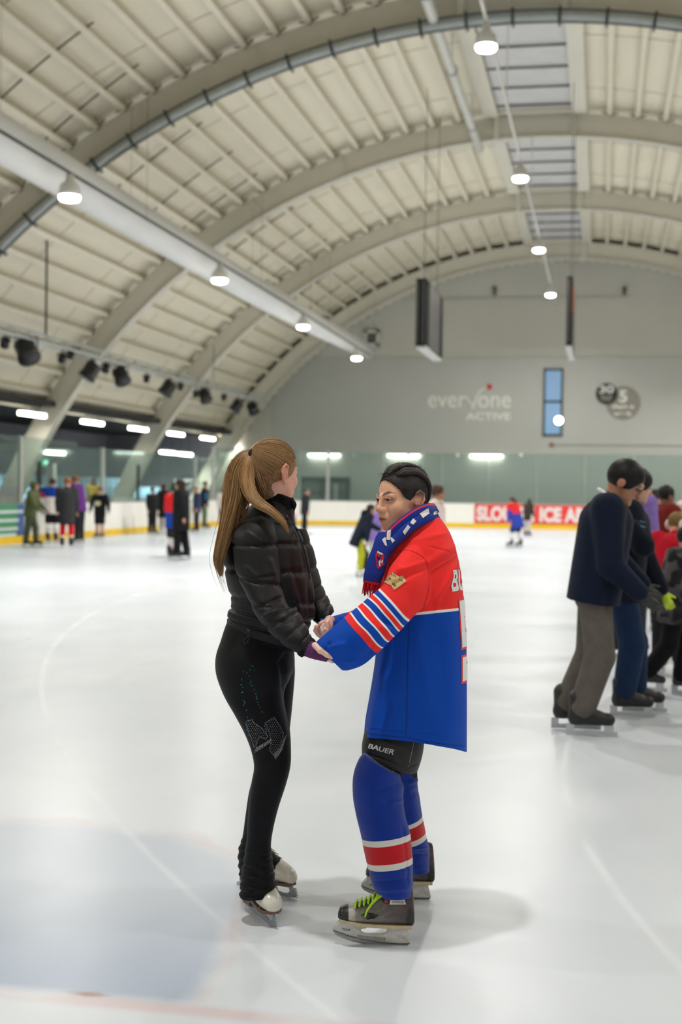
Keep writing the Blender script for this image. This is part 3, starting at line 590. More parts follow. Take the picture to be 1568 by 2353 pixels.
# ------------------------------------------------------------------ figure modelling: smooth unions of tapered limbs, meshed with surface nets
def quick_mesh(name, v, q):
    me = bpy.data.meshes.new(name); v = np.asarray(v, np.float32); q = np.asarray(q, np.int32); n = len(q)
    me.vertices.add(len(v)); me.vertices.foreach_set('co', v.ravel())
    k = q.shape[1]; me.loops.add(n * k); me.loops.foreach_set('vertex_index', q.ravel())
    me.polygons.add(n); me.polygons.foreach_set('loop_start', np.arange(0, n * k, k, dtype=np.int32))
    me.polygons.foreach_set('use_smooth', np.ones(n, bool)); me.update(calc_edges=True); return me
def set_col(me, col, name='Col'):
    a = me.attributes.new(name, 'FLOAT_COLOR', 'POINT'); c = np.ones((len(me.vertices), 4), np.float32); c[:, :3] = np.atleast_2d(np.asarray(col))[:, :3]; a.data.foreach_set('color', c.ravel())
class Vol:
    def __init__(s, lo, hi, h):
        s.lo = np.array(lo, np.float32); s.h = h; n = np.ceil((np.array(hi) - s.lo) / h).astype(int) + 1
        s.n = n; s.F = np.full(n, 10.0, np.float32); s.ax = [s.lo[i] + h * np.arange(n[i], dtype=np.float32) for i in range(3)]
    def _win(s, lo, hi):
        sl = []
        for i in range(3):
            a = max(0, int((lo[i] - s.lo[i]) / s.h)); b = min(s.n[i], int((hi[i] - s.lo[i]) / s.h) + 2); sl.append(slice(a, max(a, b)))
        X = s.ax[0][sl[0]][:, None, None]; Y = s.ax[1][sl[1]][None, :, None]; Z = s.ax[2][sl[2]][None, None, :]
        return tuple(sl), X, Y, Z
    def _app(s, sl, d, k, op):
        f = s.F[sl]
        if op == 'u':
            if k > 0: g = np.maximum(k - np.abs(f - d), 0) / k; s.F[sl] = np.minimum(f, d) - g * g * k * .25
            else: s.F[sl] = np.minimum(f, d)
        elif op == 's':
            d = -d
            if k > 0: g = np.maximum(k - np.abs(f - d), 0) / k; s.F[sl] = np.maximum(f, d) + g * g * k * .25
            else: s.F[sl] = np.maximum(f, d)
    def cone(s, a, b, ra, rb=None, k=.02, op='u', sq=None):
        rb = ra if rb is None else rb; a = np.array(a, np.float32); b = np.array(b, np.float32); r = max(ra, rb); pad = r * (1 if sq is None else max(1, 1 / sq[1])) + k + 3 * s.h
        sl, X, Y, Z = s._win(np.minimum(a, b) - pad, np.maximum(a, b) + pad)
        px, py, pz = X - a[0], Y - a[1], Z - a[2]; d = b - a
        if sq is not None:
            u = np.array(sq[0], np.float32); u = u / np.linalg.norm(u); w = (px * u[0] + py * u[1] + pz * u[2]) * (sq[1] - 1)
            px, py, pz = px + w * u[0], py + w * u[1], pz + w * u[2]; d = d + u * d.dot(u) * (sq[1] - 1)
        t = np.clip((px * d[0] + py * d[1] + pz * d[2]) / max(d.dot(d), 1e-9), 0, 1)
        ds = np.sqrt((px - t * d[0]) ** 2 + (py - t * d[1]) ** 2 + (pz - t * d[2]) ** 2) - (ra + (rb - ra) * t)
        s._app(sl, ds, k, op)
    def path(s, pts, rr, k=.02, op='u', sq=None):
        for i in range(len(pts) - 1): s.cone(pts[i], pts[i + 1], rr[i], rr[i + 1], k if i == 0 else min(k, .012), op, sq)
    def ell(s, c, r, R=None, k=.02, op='u'):
        c = np.array(c, np.float32); r = np.array(r, np.float32); pad = r.max() + k + 3 * s.h
        sl, X, Y, Z = s._win(c - pad, c + pad); q = (X - c[0], Y - c[1], Z - c[2])
        if R is not None: R = np.array(R, np.float32); q = tuple(R[0, i] * q[0] + R[1, i] * q[1] + R[2, i] * q[2] for i in range(3))
        k0 = np.sqrt(sum((q[i] / r[i]) ** 2 for i in range(3))) + 1e-6; k1 = np.sqrt(sum((q[i] / r[i] ** 2) ** 2 for i in range(3))) + 1e-6
        s._app(sl, k0 * (k0 - 1) / k1, k, op)
    def plane(s, p, nrm, k=0.0):
        """cut away everything on the side the normal points to"""
        nrm = np.array(nrm, np.float32); nrm /= np.linalg.norm(nrm)
        d = (s.ax[0][:, None, None] - p[0]) * nrm[0] + (s.ax[1][None, :, None] - p[1]) * nrm[1] + (s.ax[2][None, None, :] - p[2]) * nrm[2]
        s.F = np.maximum(s.F, d.astype(np.float32))
    def nets(s, smooth=1):
        F = s.F; F[0], F[-1], F[:, 0], F[:, -1], F[:, :, 0], F[:, :, -1] = (np.maximum(x, s.h) for x in (F[0], F[-1], F[:, 0], F[:, -1], F[:, :, 0], F[:, :, -1]))
        ins = F < 0; n = np.array(F.shape) - 1
        cnt = np.zeros(n, np.int8); acc = [np.zeros(n, np.float32) for _ in range(3)]
        for ax in range(3):
            o1, o2 = [i for i in range(3) if i != ax]
            a = [slice(None)] * 3; b = [slice(None)] * 3; a[ax] = slice(0, -1); b[ax] = slice(1, None)
            f0, f1 = F[tuple(a)], F[tuple(b)]; cr = ins[tuple(a)] != ins[tuple(b)]
            with np.errstate(divide='ignore', invalid='ignore'): t = np.where(cr, f0 / (f0 - f1), 0).astype(np.float32)
            for i in (0, 1):
                for j in (0, 1):
                    w = [slice(None)] * 3; w[o1] = slice(i, i + n[o1]); w[o2] = slice(j, j + n[o2]); c = cr[tuple(w)]
                    cnt += c; acc[ax] += np.where(c, t[tuple(w)], 0)
                    if i: acc[o1] += c
                    if j: acc[o2] += c
        act = cnt > 0; idx = np.full(n, -1, np.int64); m = int(act.sum()); idx[act] = np.arange(m)
        g = np.argwhere(act); c = cnt[act].astype(np.float32); v = np.stack([acc[i][act] / c for i in range(3)], 1) + g; v = v * s.h + s.lo
        quads = []
        for ax in range(3):
            o1, o2 = [(1, 2), (2, 0), (0, 1)][ax]
            a = [slice(1, -1)] * 3; b = [slice(1, -1)] * 3; a[ax] = slice(0, -1); b[ax] = slice(1, None)
            i0, i1 = ins[tuple(a)], ins[tuple(b)]; cr = np.argwhere(i0 != i1); 
            if len(cr) == 0: continue
            fl = i0[tuple(cr.T)]; base = cr.copy()
            for o in (o1, o2): base[:, o] += 1
            def at(d1, d2): p = base.copy(); p[:, o1] -= d1; p[:, o2] -= d2; return idx[tuple(p.T)]
            q = np.stack([at(1, 1), at(0, 1), at(0, 0), at(1, 0)], 1); q[~fl] = q[~fl][:, ::-1]; quads.append(q)
        q = np.concatenate(quads); q = q[(q >= 0).all(1)]
        for _ in range(smooth): v = laplace(v, q)
        return v, q
def laplace(v, q, f=.5):
    e = np.concatenate([q[:, [0, 1]], q[:, [1, 2]], q[:, [2, 3]], q[:, [3, 0]]]); s = np.zeros_like(v); c = np.zeros(len(v), v.dtype)
    for i in range(3): s[:, i] = np.bincount(e[:, 0], v[e[:, 1], i], len(v)) + np.bincount(e[:, 1], v[e[:, 0], i], len(v))
    c = np.bincount(e[:, 0], minlength=len(v)) + np.bincount(e[:, 1], minlength=len(v)); c = np.maximum(c, 1)[:, None]
    return v * (1 - f) + f * s / c
def lin(c): return np.array(srgb(c)[:3])

skin_m = mat('skin', (200, 150, 125), .5, .05, 30, attr='Col')
cloth_m = mat('woven_cloth', (90, 90, 90), .8, .12, 14, attr='Col', bump=.25, bscale=160, sheen=.02, spec=.15)
hair_m = mat('hair', (50, 40, 30), .5, .25, 40, attr='Col', stretch=(1, 1, .15), bump=.4, bscale=90, spec=.25)
boot_m = mat('skate_boot', (30, 30, 30), .5, .1, 20, attr='Col')
blade_m = mat('steel_blade', (190, 194, 198), .3, .05, metal=.7)

def figure(label, base, yaw, H, top, pants, skin=(205, 155, 130), hair=(45, 34, 28), style='short', lean=0.0, head=(0, 0), arms=('down', 'down'), legs=((0, 0), (0, 0)), h=.02,
           hem=.44, hemr=1.0, loose=1.0, boots=(28, 28, 30), lift=.07, gloves=None, topf=None, pantf=None, z0=0.0, socks=None, shorts=None, extra=None, wid=1.0, name='top', hs=1.0, hood=False, bare=False, girth=1.0):
    """a clothed standing figure; local frame x forward, y left, z up. arms: 'down' or (elbow xyz, hand xyz) as fractions of H from the shoulder; legs: (foot forward, knee bend) per leg"""
    if isinstance(top, tuple): top = np.array(lin(top))
    if isinstance(pants, tuple): pants = np.array(lin(pants))
    base = np.array([base[0], base[1], z0]); cy, sy = math.cos(yaw), math.sin(yaw)
    Rz = np.array([[cy, -sy, 0], [sy, cy, 0], [0, 0, 1]]); W_ = lambda v: v @ Rz.T + base
    Hb = H - lift; ca, sa = math.cos(lean), math.sin(lean)
    T = lambda x, y, z: np.array([x * ca + z * sa, y, -x * sa + z * ca])        # torso frame about the pelvis
    pel = np.array([-.02 * Hb * sa * 3, 0, lift + .50 * Hb - .01 * Hb * max(abs(l[1]) for l in legs) * 10])
    sh = {s: pel + T(0, s * .108 * Hb * wid, .305 * Hb) for s in (-1, 1)}
    neck = pel + T(.005 * Hb, 0, .325 * Hb); hp, hy = head
    hd = pel + T(.022 * Hb, 0, .365 * Hb) + np.array([.055 * Hb * math.sin(lean * .6 + hp), 0, .055 * Hb * math.cos(lean * .6 + hp)])
    ch_, sh_ = math.cos(hp), math.sin(hp); Ry = np.array([[ch_, 0, sh_], [0, 1, 0], [-sh_, 0, ch_]]); Rh = np.array([[math.cos(hy), -math.sin(hy), 0], [math.sin(hy), math.cos(hy), 0], [0, 0, 1]]) @ Ry
    Hq = Hb * hs; HD = lambda x, y, z: hd + Rh @ np.array([x, y, z]) * Hq
    hips, knees, ankles = {}, {}, {}
    for s, (fx, kb) in zip((1, -1), legs):
        hips[s] = pel + np.array([0, s * .052 * Hb, -.02 * Hb]); ankles[s] = np.array([fx * Hb, s * (.055 + .01) * Hb, lift + .05 * Hb + max(0, -fx - .12) * Hb * .5])
        knees[s] = (hips[s] * .48 + ankles[s] * .52) + np.array([(kb + .008) * Hb, 0, 0])
    el, ha = {}, {}
    for s, a_ in zip((1, -1), arms):
        if a_ == 'down': a_ = ((.0, .03, -.165), (.035, .035, -.31))
        el[s] = sh[s] + np.array([a_[0][0], s * a_[0][1], a_[0][2]]) * Hb; ha[s] = sh[s] + np.array([a_[1][0], s * a_[1][1], a_[1][2]]) * Hb
    B = .011 * Hb * 1.0; ext = np.array([.55, .5, 0]) * Hb
    allp = np.array([pel, neck, hd] + list(sh.values()) + list(el.values()) + list(ha.values()) + list(knees.values()) + list(ankles.values()))
    lo, hi = allp.min(0) - .17 * Hb, allp.max(0) + .17 * Hb; lo[2] = 0.0 + .0
    root = empty('person', (base[0], base[1], z0), label, 'person')
    def out(nm, vol, colf, m, parent=root, smooth=1, lab=None):
        v, q = vol.nets(smooth)
        if len(q) == 0: return None
        me = quick_mesh(nm, W_(v), q); c = colf(v) if callable(colf) else np.tile(colf, (len(v), 1)); set_col(me, c); return link(nm, me, m, parent, False, None, lab)
    # body
    V = Vol(lo, hi, h); gi = girth
    V.ell(HD(-.004, 0, .012), (.059 * Hq, .047 * Hq, .060 * Hq), Rh, 0)
    V.ell(HD(.014, 0, -.026), (.040 * Hq, .036 * Hq, .040 * Hq), Rh, .02)
    V.cone(HD(.054, 0, .0), HD(.064, 0, -.018), .006 * Hq, .008 * Hq, .01)
    V.ell(HD(.042, 0, -.052), (.016 * Hq, .018 * Hq, .013 * Hq), Rh, .015)
    for s in (-1, 1): V.ell(HD(-.006, s * .049, -.004), (.014 * Hq, .006 * Hq, .020 * Hq), Rh, .004)
    V.cone(pel + T(0, 0, .29 * Hb), HD(-.012, 0, -.03), .036 * Hb, .032 * Hb, .02)
    V.cone(pel + T(0, 0, .02 * Hb), pel + T(.005 * Hb, 0, .26 * Hb), .075 * Hb * gi, .082 * Hb * gi, .03, sq=((0, 1, 0), .78))
    for s in (-1, 1):
        V.cone(pel + T(0, s * .05 * Hb, .28 * Hb), sh[s], .05 * Hb, .036 * Hb, .03); V.cone(sh[s], el[s], .033 * Hb, .026 * Hb, .02); V.cone(el[s], ha[s], .026 * Hb, .017 * Hb, .01)
        V.cone(hips[s], knees[s], .055 * Hb, .034 * Hb, .03); V.cone(knees[s], ankles[s], .034 * Hb, .023 * Hb, .01); V.cone(ankles[s], ankles[s] + np.array([.09 * Hb, 0, -.03 * Hb]), .024 * Hb, .018 * Hb, .01)
        fd = ha[s] - el[s]; fd = fd / np.linalg.norm(fd); sd = np.cross(fd, [0, 1, 0] if abs(fd[1]) < .8 else [1, 0, 0]); sd /= np.linalg.norm(sd); fw = np.cross(fd, sd)
        V.cone(ha[s], ha[s] + fd * .042 * Hb, .016 * Hb, .019 * Hb, .01, sq=(fw, 1.5))
        for i, ln in enumerate((.034, .040, .043, .038)):
            o = ha[s] + fd * .05 * Hb + sd * (i - 1.5) * .011 * Hb; V.cone(o, o + (fd * .8 + fw * .35 * -s) * ln * Hb, max(.0055 * Hb, h * .55), max(.0045 * Hb, h * .5), .003)
        V.cone(ha[s] + fd * .015 * Hb + sd * .014 * Hb, ha[s] + fd * .045 * Hb + sd * .036 * Hb, max(.007 * Hb, h * .55), max(.0055 * Hb, h * .5), .005)
    skc = lin(skin)
    def bodycol(v):
        c = np.tile(skc, (len(v), 1)); l = (v - hd) @ Rh / Hb
        for s in (-1, 1):
            c[((l[:, 0] > .03) & (np.abs(l[:, 1] - s * .019) < .011) & (np.abs(l[:, 2] - .004) < .006))] = lin((40, 30, 28))
            c[((l[:, 0] > .03) & (np.abs(l[:, 1] - s * .02) < .014) & (np.abs(l[:, 2] - .019) < .004))] = lin(hair) * .7 + skc * .3
        c[(l[:, 0] > .03) & (np.abs(l[:, 1]) < .017) & (np.abs(l[:, 2] + .036) < .004)] = lin((150, 85, 80))
        if gloves is not None:
            for s in (-1, 1): c[np.linalg.norm(v - ha[s], axis=1) < .115 * Hb] = lin(gloves)
        if bare or shorts is not None: pass
        return c
    out('body', V, bodycol, skin_m)
    # top garment
    V = Vol(lo, hi, h); L_ = loose; hz = hem
    zb = (hz - .50) * Hb
    Lt = 1 + (L_ - 1) * .6; V.cone(pel + T(0, 0, zb), pel + T(.004 * Hb, 0, .25 * Hb), .086 * Hb * Lt * hemr * gi, .088 * Hb * Lt * gi, 0, sq=((0, 1, 0), .76 / 1))
    for s in (-1, 1):
        V.cone(pel + T(0, s * .045 * Hb, .275 * Hb), sh[s], .052 * Hb, .045 * Hb * L_, .04); V.cone(sh[s], el[s], .046 * Hb * L_, .038 * Hb * L_, .03); V.cone(el[s], ha[s] - (ha[s] - el[s]) * .08, .037 * Hb * L_, .026 * Hb * L_, .012)
    V.cone(pel + T(0, 0, .29 * Hb), pel + T(.004 * Hb, 0, .338 * Hb), .05 * Hb, .040 * Hb, .02)
    if hood: V.ell(pel + T(-.05 * Hb, 0, .325 * Hb), (.05 * Hb, .06 * Hb, .035 * Hb), None, .03)
    V.plane(pel + T(0, 0, zb), T(0, 0, -1))
    if style == 'hoodup':
        V.ell(HD(-.012, 0, .012), (.074 * Hq, .062 * Hq, .074 * Hq), Rh, .03); V.cone(HD(-.02, 0, -.04), neck, .05 * Hq, .055 * Hq, .03); V.ell(HD(.062, 0, -.008), (.036 * Hq, .036 * Hq, .046 * Hq), Rh, .006, 's')
    def tcol(v):
        c = np.tile(top, (len(v), 1)) if not callable(top) else None
        if topf is not None:
            r = (v - pel); tz = (r[:, 0] * sa + r[:, 2] * ca) / Hb
            arm = {s: np.maximum(np.abs(r[:, 1]) * 0, 0) for s in (1,)}
            da = np.full(len(v), 9.0); ta = np.zeros(len(v))
            for s in (-1, 1):
                for k_, (a_, b_) in enumerate(((sh[s], el[s]), (el[s], ha[s]))):
                    d = b_ - a_; t = np.clip(((v - a_) @ d) / d.dot(d), 0, 1); dd = np.linalg.norm(v - a_ - t[:, None] * d, axis=1); u = dd < da; da[u] = dd[u]; ta[u] = (t + k_)[u]
            isarm = (da < .05 * Hb * L_) & (ta > .25); c = topf(v, tz, isarm, ta, r / Hb)
        return c
    out(name, V, tcol, cloth_m)
    # legs
    V = Vol(lo, hi, h); pl = .5 if shorts else 1.0
    V.cone(pel + T(0, 0, .06 * Hb), pel - np.array([0, 0, .02 * Hb]), .076 * Hb * gi, .078 * Hb * gi, 0, sq=((0, 1, 0), .78))
    for s in (-1, 1):
        lo2 = 1.0 + (L_ - 1) * .8
        if shorts: V.cone(hips[s], hips[s] + (knees[s] - hips[s]) * shorts, .064 * Hb, .062 * Hb, .03)
        else:
            V.cone(hips[s], knees[s], .060 * Hb * wid, .046 * Hb * lo2, .03); e_ = ankles[s] + (knees[s] - ankles[s]) * .10; V.cone(knees[s], e_, .046 * Hb * lo2, .040 * Hb * lo2, .012)
    def pcol(v):
        if pantf is not None: return pantf(v, v[:, 2] / Hb, v[:, 1] / Hb, v[:, 0] / Hb)
        return np.tile(pants, (len(v), 1))
    if not callable(pants): out('shorts' if shorts else 'trousers', V, pcol, cloth_m)
    if socks is not None:
        for s in (-1, 1):
            V = Vol(lo, hi, h); V.cone(knees[s] + np.array([0, 0, .03 * Hb]), ankles[s], .044 * Hb, .036 * Hb, 0); V.plane(ankles[s] + np.array([0, 0, .0]), (0, 0, -1))
            out('sock', V, (lambda v: socks(v[:, 2] / Hb)), cloth_m)
    # skates
    for s in (-1, 1):
        a_ = ankles[s]; V = Vol(a_ - [.1 * Hb, .06 * Hb, .07 * Hb], a_ + [.16 * Hb, .06 * Hb, .1 * Hb], min(h, .014))
        V.cone(a_ + np.array([-.012, 0, .05]) * Hb, a_ + np.array([-.012, 0, -.02]) * Hb, .036 * Hb, .032 * Hb, 0); V.cone(a_ + np.array([-.02, 0, -.022]) * Hb, a_ + np.array([.10, 0, -.026]) * Hb, .027 * Hb, .024 * Hb, .03)
        V.cone(a_ + np.array([.0, 0, .0]) * Hb, a_ + np.array([.06, 0, -.018]) * Hb, .03 * Hb, .026 * Hb, .02); V.plane(a_ - np.array([0, 0, .047]) * Hb, (0, 0, -1))
        sk = out('skate', V, lin(boots), boot_m)
        zt = a_[2] - .047 * Hb; zl = zt - lift - .003 * Hb + (.0 if lift else 0)
        if lift and sk is not None:
            b = MB(); x0, x1, yy = a_[0] - .06 * Hb, a_[0] + .135 * Hb, a_[1]; zl = zt - lift + .0
            for (lo_, hi_) in (((x0 + .01, yy - .004, zl), (x1 - .005, yy + .004, zl + lift * .45)), ((x0 + .01, yy - .014, zl + lift * .4), (x0 + .06, yy + .014, zt + .004)), ((x1 - .09, yy - .014, zl + lift * .4), (x1 - .03, yy + .014, zt + .004))): b.box(lo_, hi_)
            b.v = [tuple(W_(np.array(q))) for q in b.v]; b.build('blade', blade_m, sk)
    # hair
    hc = lin(hair)
    if style != 'hoodup':
        V = Vol(hd - .16 * Hb - [.02, 0, .38 * Hb if style in ('long', 'pony') else .04], hd + .14 * Hb, h * .8)
        V.ell(HD(-.008, 0, .019), (.064 * Hq, .054 * Hq, .060 * Hq), Rh, 0); V.ell(HD(.066, 0, -.022), (.052 * Hq, .05 * Hq, .058 * Hq), Rh, .006, 's'); V.ell(HD(.0, 0, -.062), (.09 * Hq, .08 * Hq, .036 * Hq), Rh, .006, 's')
        if style == 'long': 
            V.cone(HD(-.035, 0, .0), pel + T(-.06 * Hb, 0, .20 * Hb), .047 * Hb, .05 * Hb, .02, sq=(Rh[:, 0], 1.5))
            for s in (-1, 1): V.cone(HD(-.012, s * .042, .0), HD(-.01, s * .055, -.10), .016 * Hb, .022 * Hb, .02)
        if style == 'pony': V.path([HD(-.06, 0, .03), HD(-.09, 0, -.02), HD(-.085, 0, -.12)], [.02 * Hb, .024 * Hb, .012 * Hb], .01)
        if style == 'bun': V.ell(HD(-.03, 0, .075), (.03 * Hq, .03 * Hq, .026 * Hq), Rh, .01)
        if style == 'curly': V.ell(HD(-.02, 0, .02), (.07 * Hq, .06 * Hq, .062 * Hq), Rh, .02); V.ell(HD(.07, 0, -.03), (.055 * Hq, .055 * Hq, .06 * Hq), Rh, .006, 's')
        out('hair', V, hc, hair_m)
    if extra: extra(dict(root=root, HD=HD, Rh=Rh, hd=hd, Hb=Hb, pel=pel, T=T, W=W_, ha=ha, el=el, sh=sh, out=out, neck=neck, ankles=ankles, knees=knees, h=h))
    return root
def gpos(x, y): g = G(x, y); return (g[0], g[1])
def hgt(x, ytop, base): 
    q = np.array([base[0], base[1], 0.]) - CAM; d = CF.dot(q); return P(x, ytop, d)[2]
D = math.radians
def F(label, foot, top_y, yaw, top, pants, **k):
    b = gpos(*foot); H = hgt(foot[0], top_y, b); return figure(label, b, D(yaw), H, top, pants, **k)
BLK = (24, 24, 27)
def two(c0, c1, z, stripes=None):
    """garment colour: c0 above the height z of the torso, c1 below, optional sleeve stripes"""
    a, b_ = lin(c0), lin(c1)
    def f(v, tz, isarm, ta, r):
        c = np.where((tz > z)[:, None], a, b_)
        if stripes:
            for t0, t1, cc in stripes: c[isarm & (ta > t0) & (ta < t1)] = lin(cc)
        return c
    return f
def bands(*z):
    """sock colour by height: (upper limit, colour) from the ice up"""
    def f(zz):
        c = np.tile(lin(z[-1][1]), (len(zz), 1))
        for lim, col in reversed(z): c[zz < lim] = lin(col)
        return c
    return f
BACKGROUND = True
def background():
    F('person in an olive hooded top and olive trousers bending by the left boards', (70, 1257), 1105, 0, (84, 92, 60), (74, 80, 60), style='hoodup', lean=.12, arms=(((.05, .02, -.15), (.17, .0, -.26)), ((.06, .02, -.15), (.18, .0, -.27))), legs=((.06, .02), (-.05, .0)), loose=1.15, gloves=(80, 88, 58), boots=(40, 40, 40))
    F('person in a white hockey jersey with blue shoulders, seen from behind', (119, 1247), 1098, 100, (225, 215, 210), BLK, topf=two((24, 60, 150), (226, 214, 208), .19, ((0.3, .8, (190, 40, 50)), (.8, 1.3, (230, 230, 230)))), shorts=.75, socks=bands((.09, (220, 215, 210)), (.13, (150, 60, 60)), (.2, (225, 222, 218)), (.21, (150, 60, 60)), (9, (228, 226, 222))), loose=1.25, hem=.42, hair=(60, 44, 32), wid=1.1)
    F('ginger haired person in a long dark grey coat with red and white hockey socks', (153, 1260), 1096, 110, (52, 52, 54), BLK, hem=.315, hemr=.95, loose=1.12, hair=(140, 86, 50), shorts=.6, socks=bands((.085, (200, 90, 80)), (.185, (235, 232, 228)), (9, (205, 16, 30))), style='short', head=(.2, .5))
    F('person in a purple jacket and black trousers leaning towards the group', (182, 1247), 1090, 175, (98, 44, 122), (34, 34, 42), lean=.18, hair=(120, 92, 70), loose=1.12, hem=.43)
    q = PX(214, 1150, -16.7); figure('brown haired person in a yellow jacket standing behind the boards', (q[0], q[1]), D(-30), 1.86, (205, 168, 30), BLK, hair=(74, 46, 34), style='long', arms=(((.06, .0, -.14), (.16, -.06, -.12)), ((.06, .0, -.14), (.16, -.06, -.15))), loose=1.1, lift=0, skin=(150, 100, 80))
    def printx(k):
        b = MB(); c = k['pel'] + k['T'](.088 * k['Hb'] * 1.12, 0, .17 * k['Hb']); 
        b.rings([[k['W'](c + np.array([.004 * i, .075 * k['Hb'] * s_ * math.cos(t), .05 * k['Hb'] * math.sin(t) * s_])) for t in np.linspace(0, 2 * math.pi, 14, endpoint=False)] for i, s_ in ((0, 1), (1, 1), (1, .55), (1.2, .5))]); b.build('chest_print', mat('cream_print', (214, 206, 168), .7, .2, 18), k['root'])
    F('boy in a black top with a pale chest print, black shorts and red gloves', (229, 1238), 1119, -100, (26, 26, 27), (30, 30, 32), shorts=.85, loose=1.2, hem=.40, arms=(((.0, .07, -.15), (.02, .09, -.29)),) * 2, gloves=(120, 44, 48), socks=bands((.1, (170, 140, 140)), (9, (196, 160, 156))), extra=printx, legs=((0, 0), (0, 0)), wid=1.15)
    def maskx(k):
        V = Vol(k['hd'] - .1, k['hd'] + .12, .012); V.ell(k['HD'](.04, 0, -.038), (.03 * k['Hb'], .034 * k['Hb'], .028 * k['Hb']), k['Rh'], 0); k['out']('face_mask', V, lin((150, 180, 200)), cloth_m)
    F('child in black coat and trousers wearing a pale blue face mask', (349, 1229), 1119, -30, (26, 26, 28), (24, 24, 26), hem=.36, hair=(40, 28, 24), extra=maskx, boots=(60, 66, 66), loose=1.05)
    F('person with long dark auburn hair in a black coat beside the masked child', (374, 1228), 1111, 60, (28, 27, 29), (190, 186, 180), hair=(62, 34, 32), style='long', hem=.30, boots=(226, 222, 212), loose=1.1)
    F('skater in a red and blue jersey half hidden behind the person in black', (397, 1279), 1112, 60, (210, 40, 50), (48, 46, 50), topf=two((222, 40, 46), (28, 70, 170), .09), shorts=.95, socks=bands((.1, (224, 220, 216)), (.14, (200, 70, 90)), (9, (230, 228, 224))), loose=1.2, hem=.36, hair=(40, 66, 56), style='bun')
    F('person in a long black coat and flared black trousers with long dark hair', (415, 1286), 1100, 172, (24, 24, 26), (22, 22, 24), hair=(44, 33, 28), style='long', hem=.33, hemr=1.1, loose=1.22, arms=(((-.06, .0, -.15), (-.10, .02, -.30)), 'down'), legs=((.02, 0), (-.06, 0)), boots=(26, 26, 26), h=.017)
    F('fair person in navy behind the long dark hair of the person in black', (452, 1224), 1117, -150, (48, 56, 84), (46, 46, 54), hair=(150, 110, 80), loose=1.1, hem=.40)
    def bagx(k):
        V = Vol(k['pel'] - .3, k['pel'] + [.3, .3, .7], .016); V.ell(k['pel'] + k['T'](.03, -.2, .17 * k['Hb']), (.09, .07, .20), None, 0); k['out']('bag', V, lin((40, 110, 160)), cloth_m)
    F('person in a green cap, dark jacket and green trousers carrying a blue bag', (469, 1215), 1105, 10, (30, 32, 36), (78, 100, 70), hair=(44, 76, 58), extra=bagx, hem=.42, loose=1.1, boots=(30, 30, 30))
    F('brown haired child in a white top beside the ponytail of the woman', (512, 1212), 1121, 100, (226, 220, 216), (60, 58, 60), hair=(120, 66, 44), loose=1.15)
    F('skater in black with a dark cap gliding past the white far boards', (700, 1229), 1121, 20, (42, 42, 46), (24, 24, 27), hair=(60, 60, 66), loose=1.2, hem=.40, legs=((.02, 0), (-.05, .0)), boots=(226, 222, 220), lean=.06)
    F('person in a pink jacket bent forward near the far boards', (672, 1226), 1150, 200, (226, 140, 172), (34, 32, 34), lean=.75, hair=(70, 50, 40), hem=.45, loose=1.15, legs=((.0, .03), (-.1, .0)))
    def furx(k):
        V = Vol(k['hd'] - .22, k['hd'] + .2, .014); V.ell(k['pel'] + k['T'](-.035 * k['Hb'], 0, .345 * k['Hb']), (.075 * k['Hb'], .075 * k['Hb'], .05 * k['Hb']), None, 0); k['out']('hood', V, lin((22, 28, 40)), cloth_m)
    def yp(v, z, y, x):
        c = np.tile(lin((34, 34, 36)), (len(v), 1)); c[(y < -.045)] = lin((186, 190, 50)); return c
    F('child in a navy hooded coat and yellow striped trousers pushing forward', (826, 1326), 1149, 28, (28, 34, 48), (60, 60, 40), pantf=yp, lean=.42, hair=(46, 36, 32), extra=furx, hem=.36, hemr=.98, loose=1.2, boots=(230, 228, 222), arms=(((.1, .02, -.12), (.22, -.02, -.18)), ((-.03, .03, -.17), (-.05, .04, -.33))), legs=((.10, .05), (-.02, .02)), h=.014, girth=.92)
    F('person in a lilac jacket and grey trousers beside the child in the navy coat', (860, 1314), 1150, 40, (134, 112, 182), (186, 188, 186), hair=(150, 118, 96), loose=1.2, lean=.18, hem=.40, boots=(228, 226, 220), h=.014)
    b_ = P(1003, 1130, 21.0); figure('brown haired child in a pale top, head showing behind the woman in the hockey jersey', (b_[0], b_[1]), D(-8), 1.68, (232, 214, 210), (120, 120, 124), hair=(70, 52, 42), style='curly', skin=(178, 126, 92), h=.013)
    F('distant skater in a red and blue hockey jersey in front of the red banner', (1186, 1258), 1138, 150, (214, 44, 46), (40, 66, 110), topf=two((222, 48, 46), (50, 70, 170), .12, ((.6, 1.6, (60, 70, 170)),)), lean=.28, hem=.34, hemr=1.1, loose=1.3, shorts=.8, socks=bands((.08, (160, 80, 90)), (9, (228, 224, 222))), hair=(70, 56, 48), style='pony', legs=((.07, .03), (-.06, .02)))
    F('distant person in dark clothes beside the skater in the red and blue jersey', (1212, 1233), 1144, 60, (56, 50, 46), (200, 196, 192), hair=(56, 44, 36), style='long', lean=.2, hem=.38)
if BACKGROUND: background()
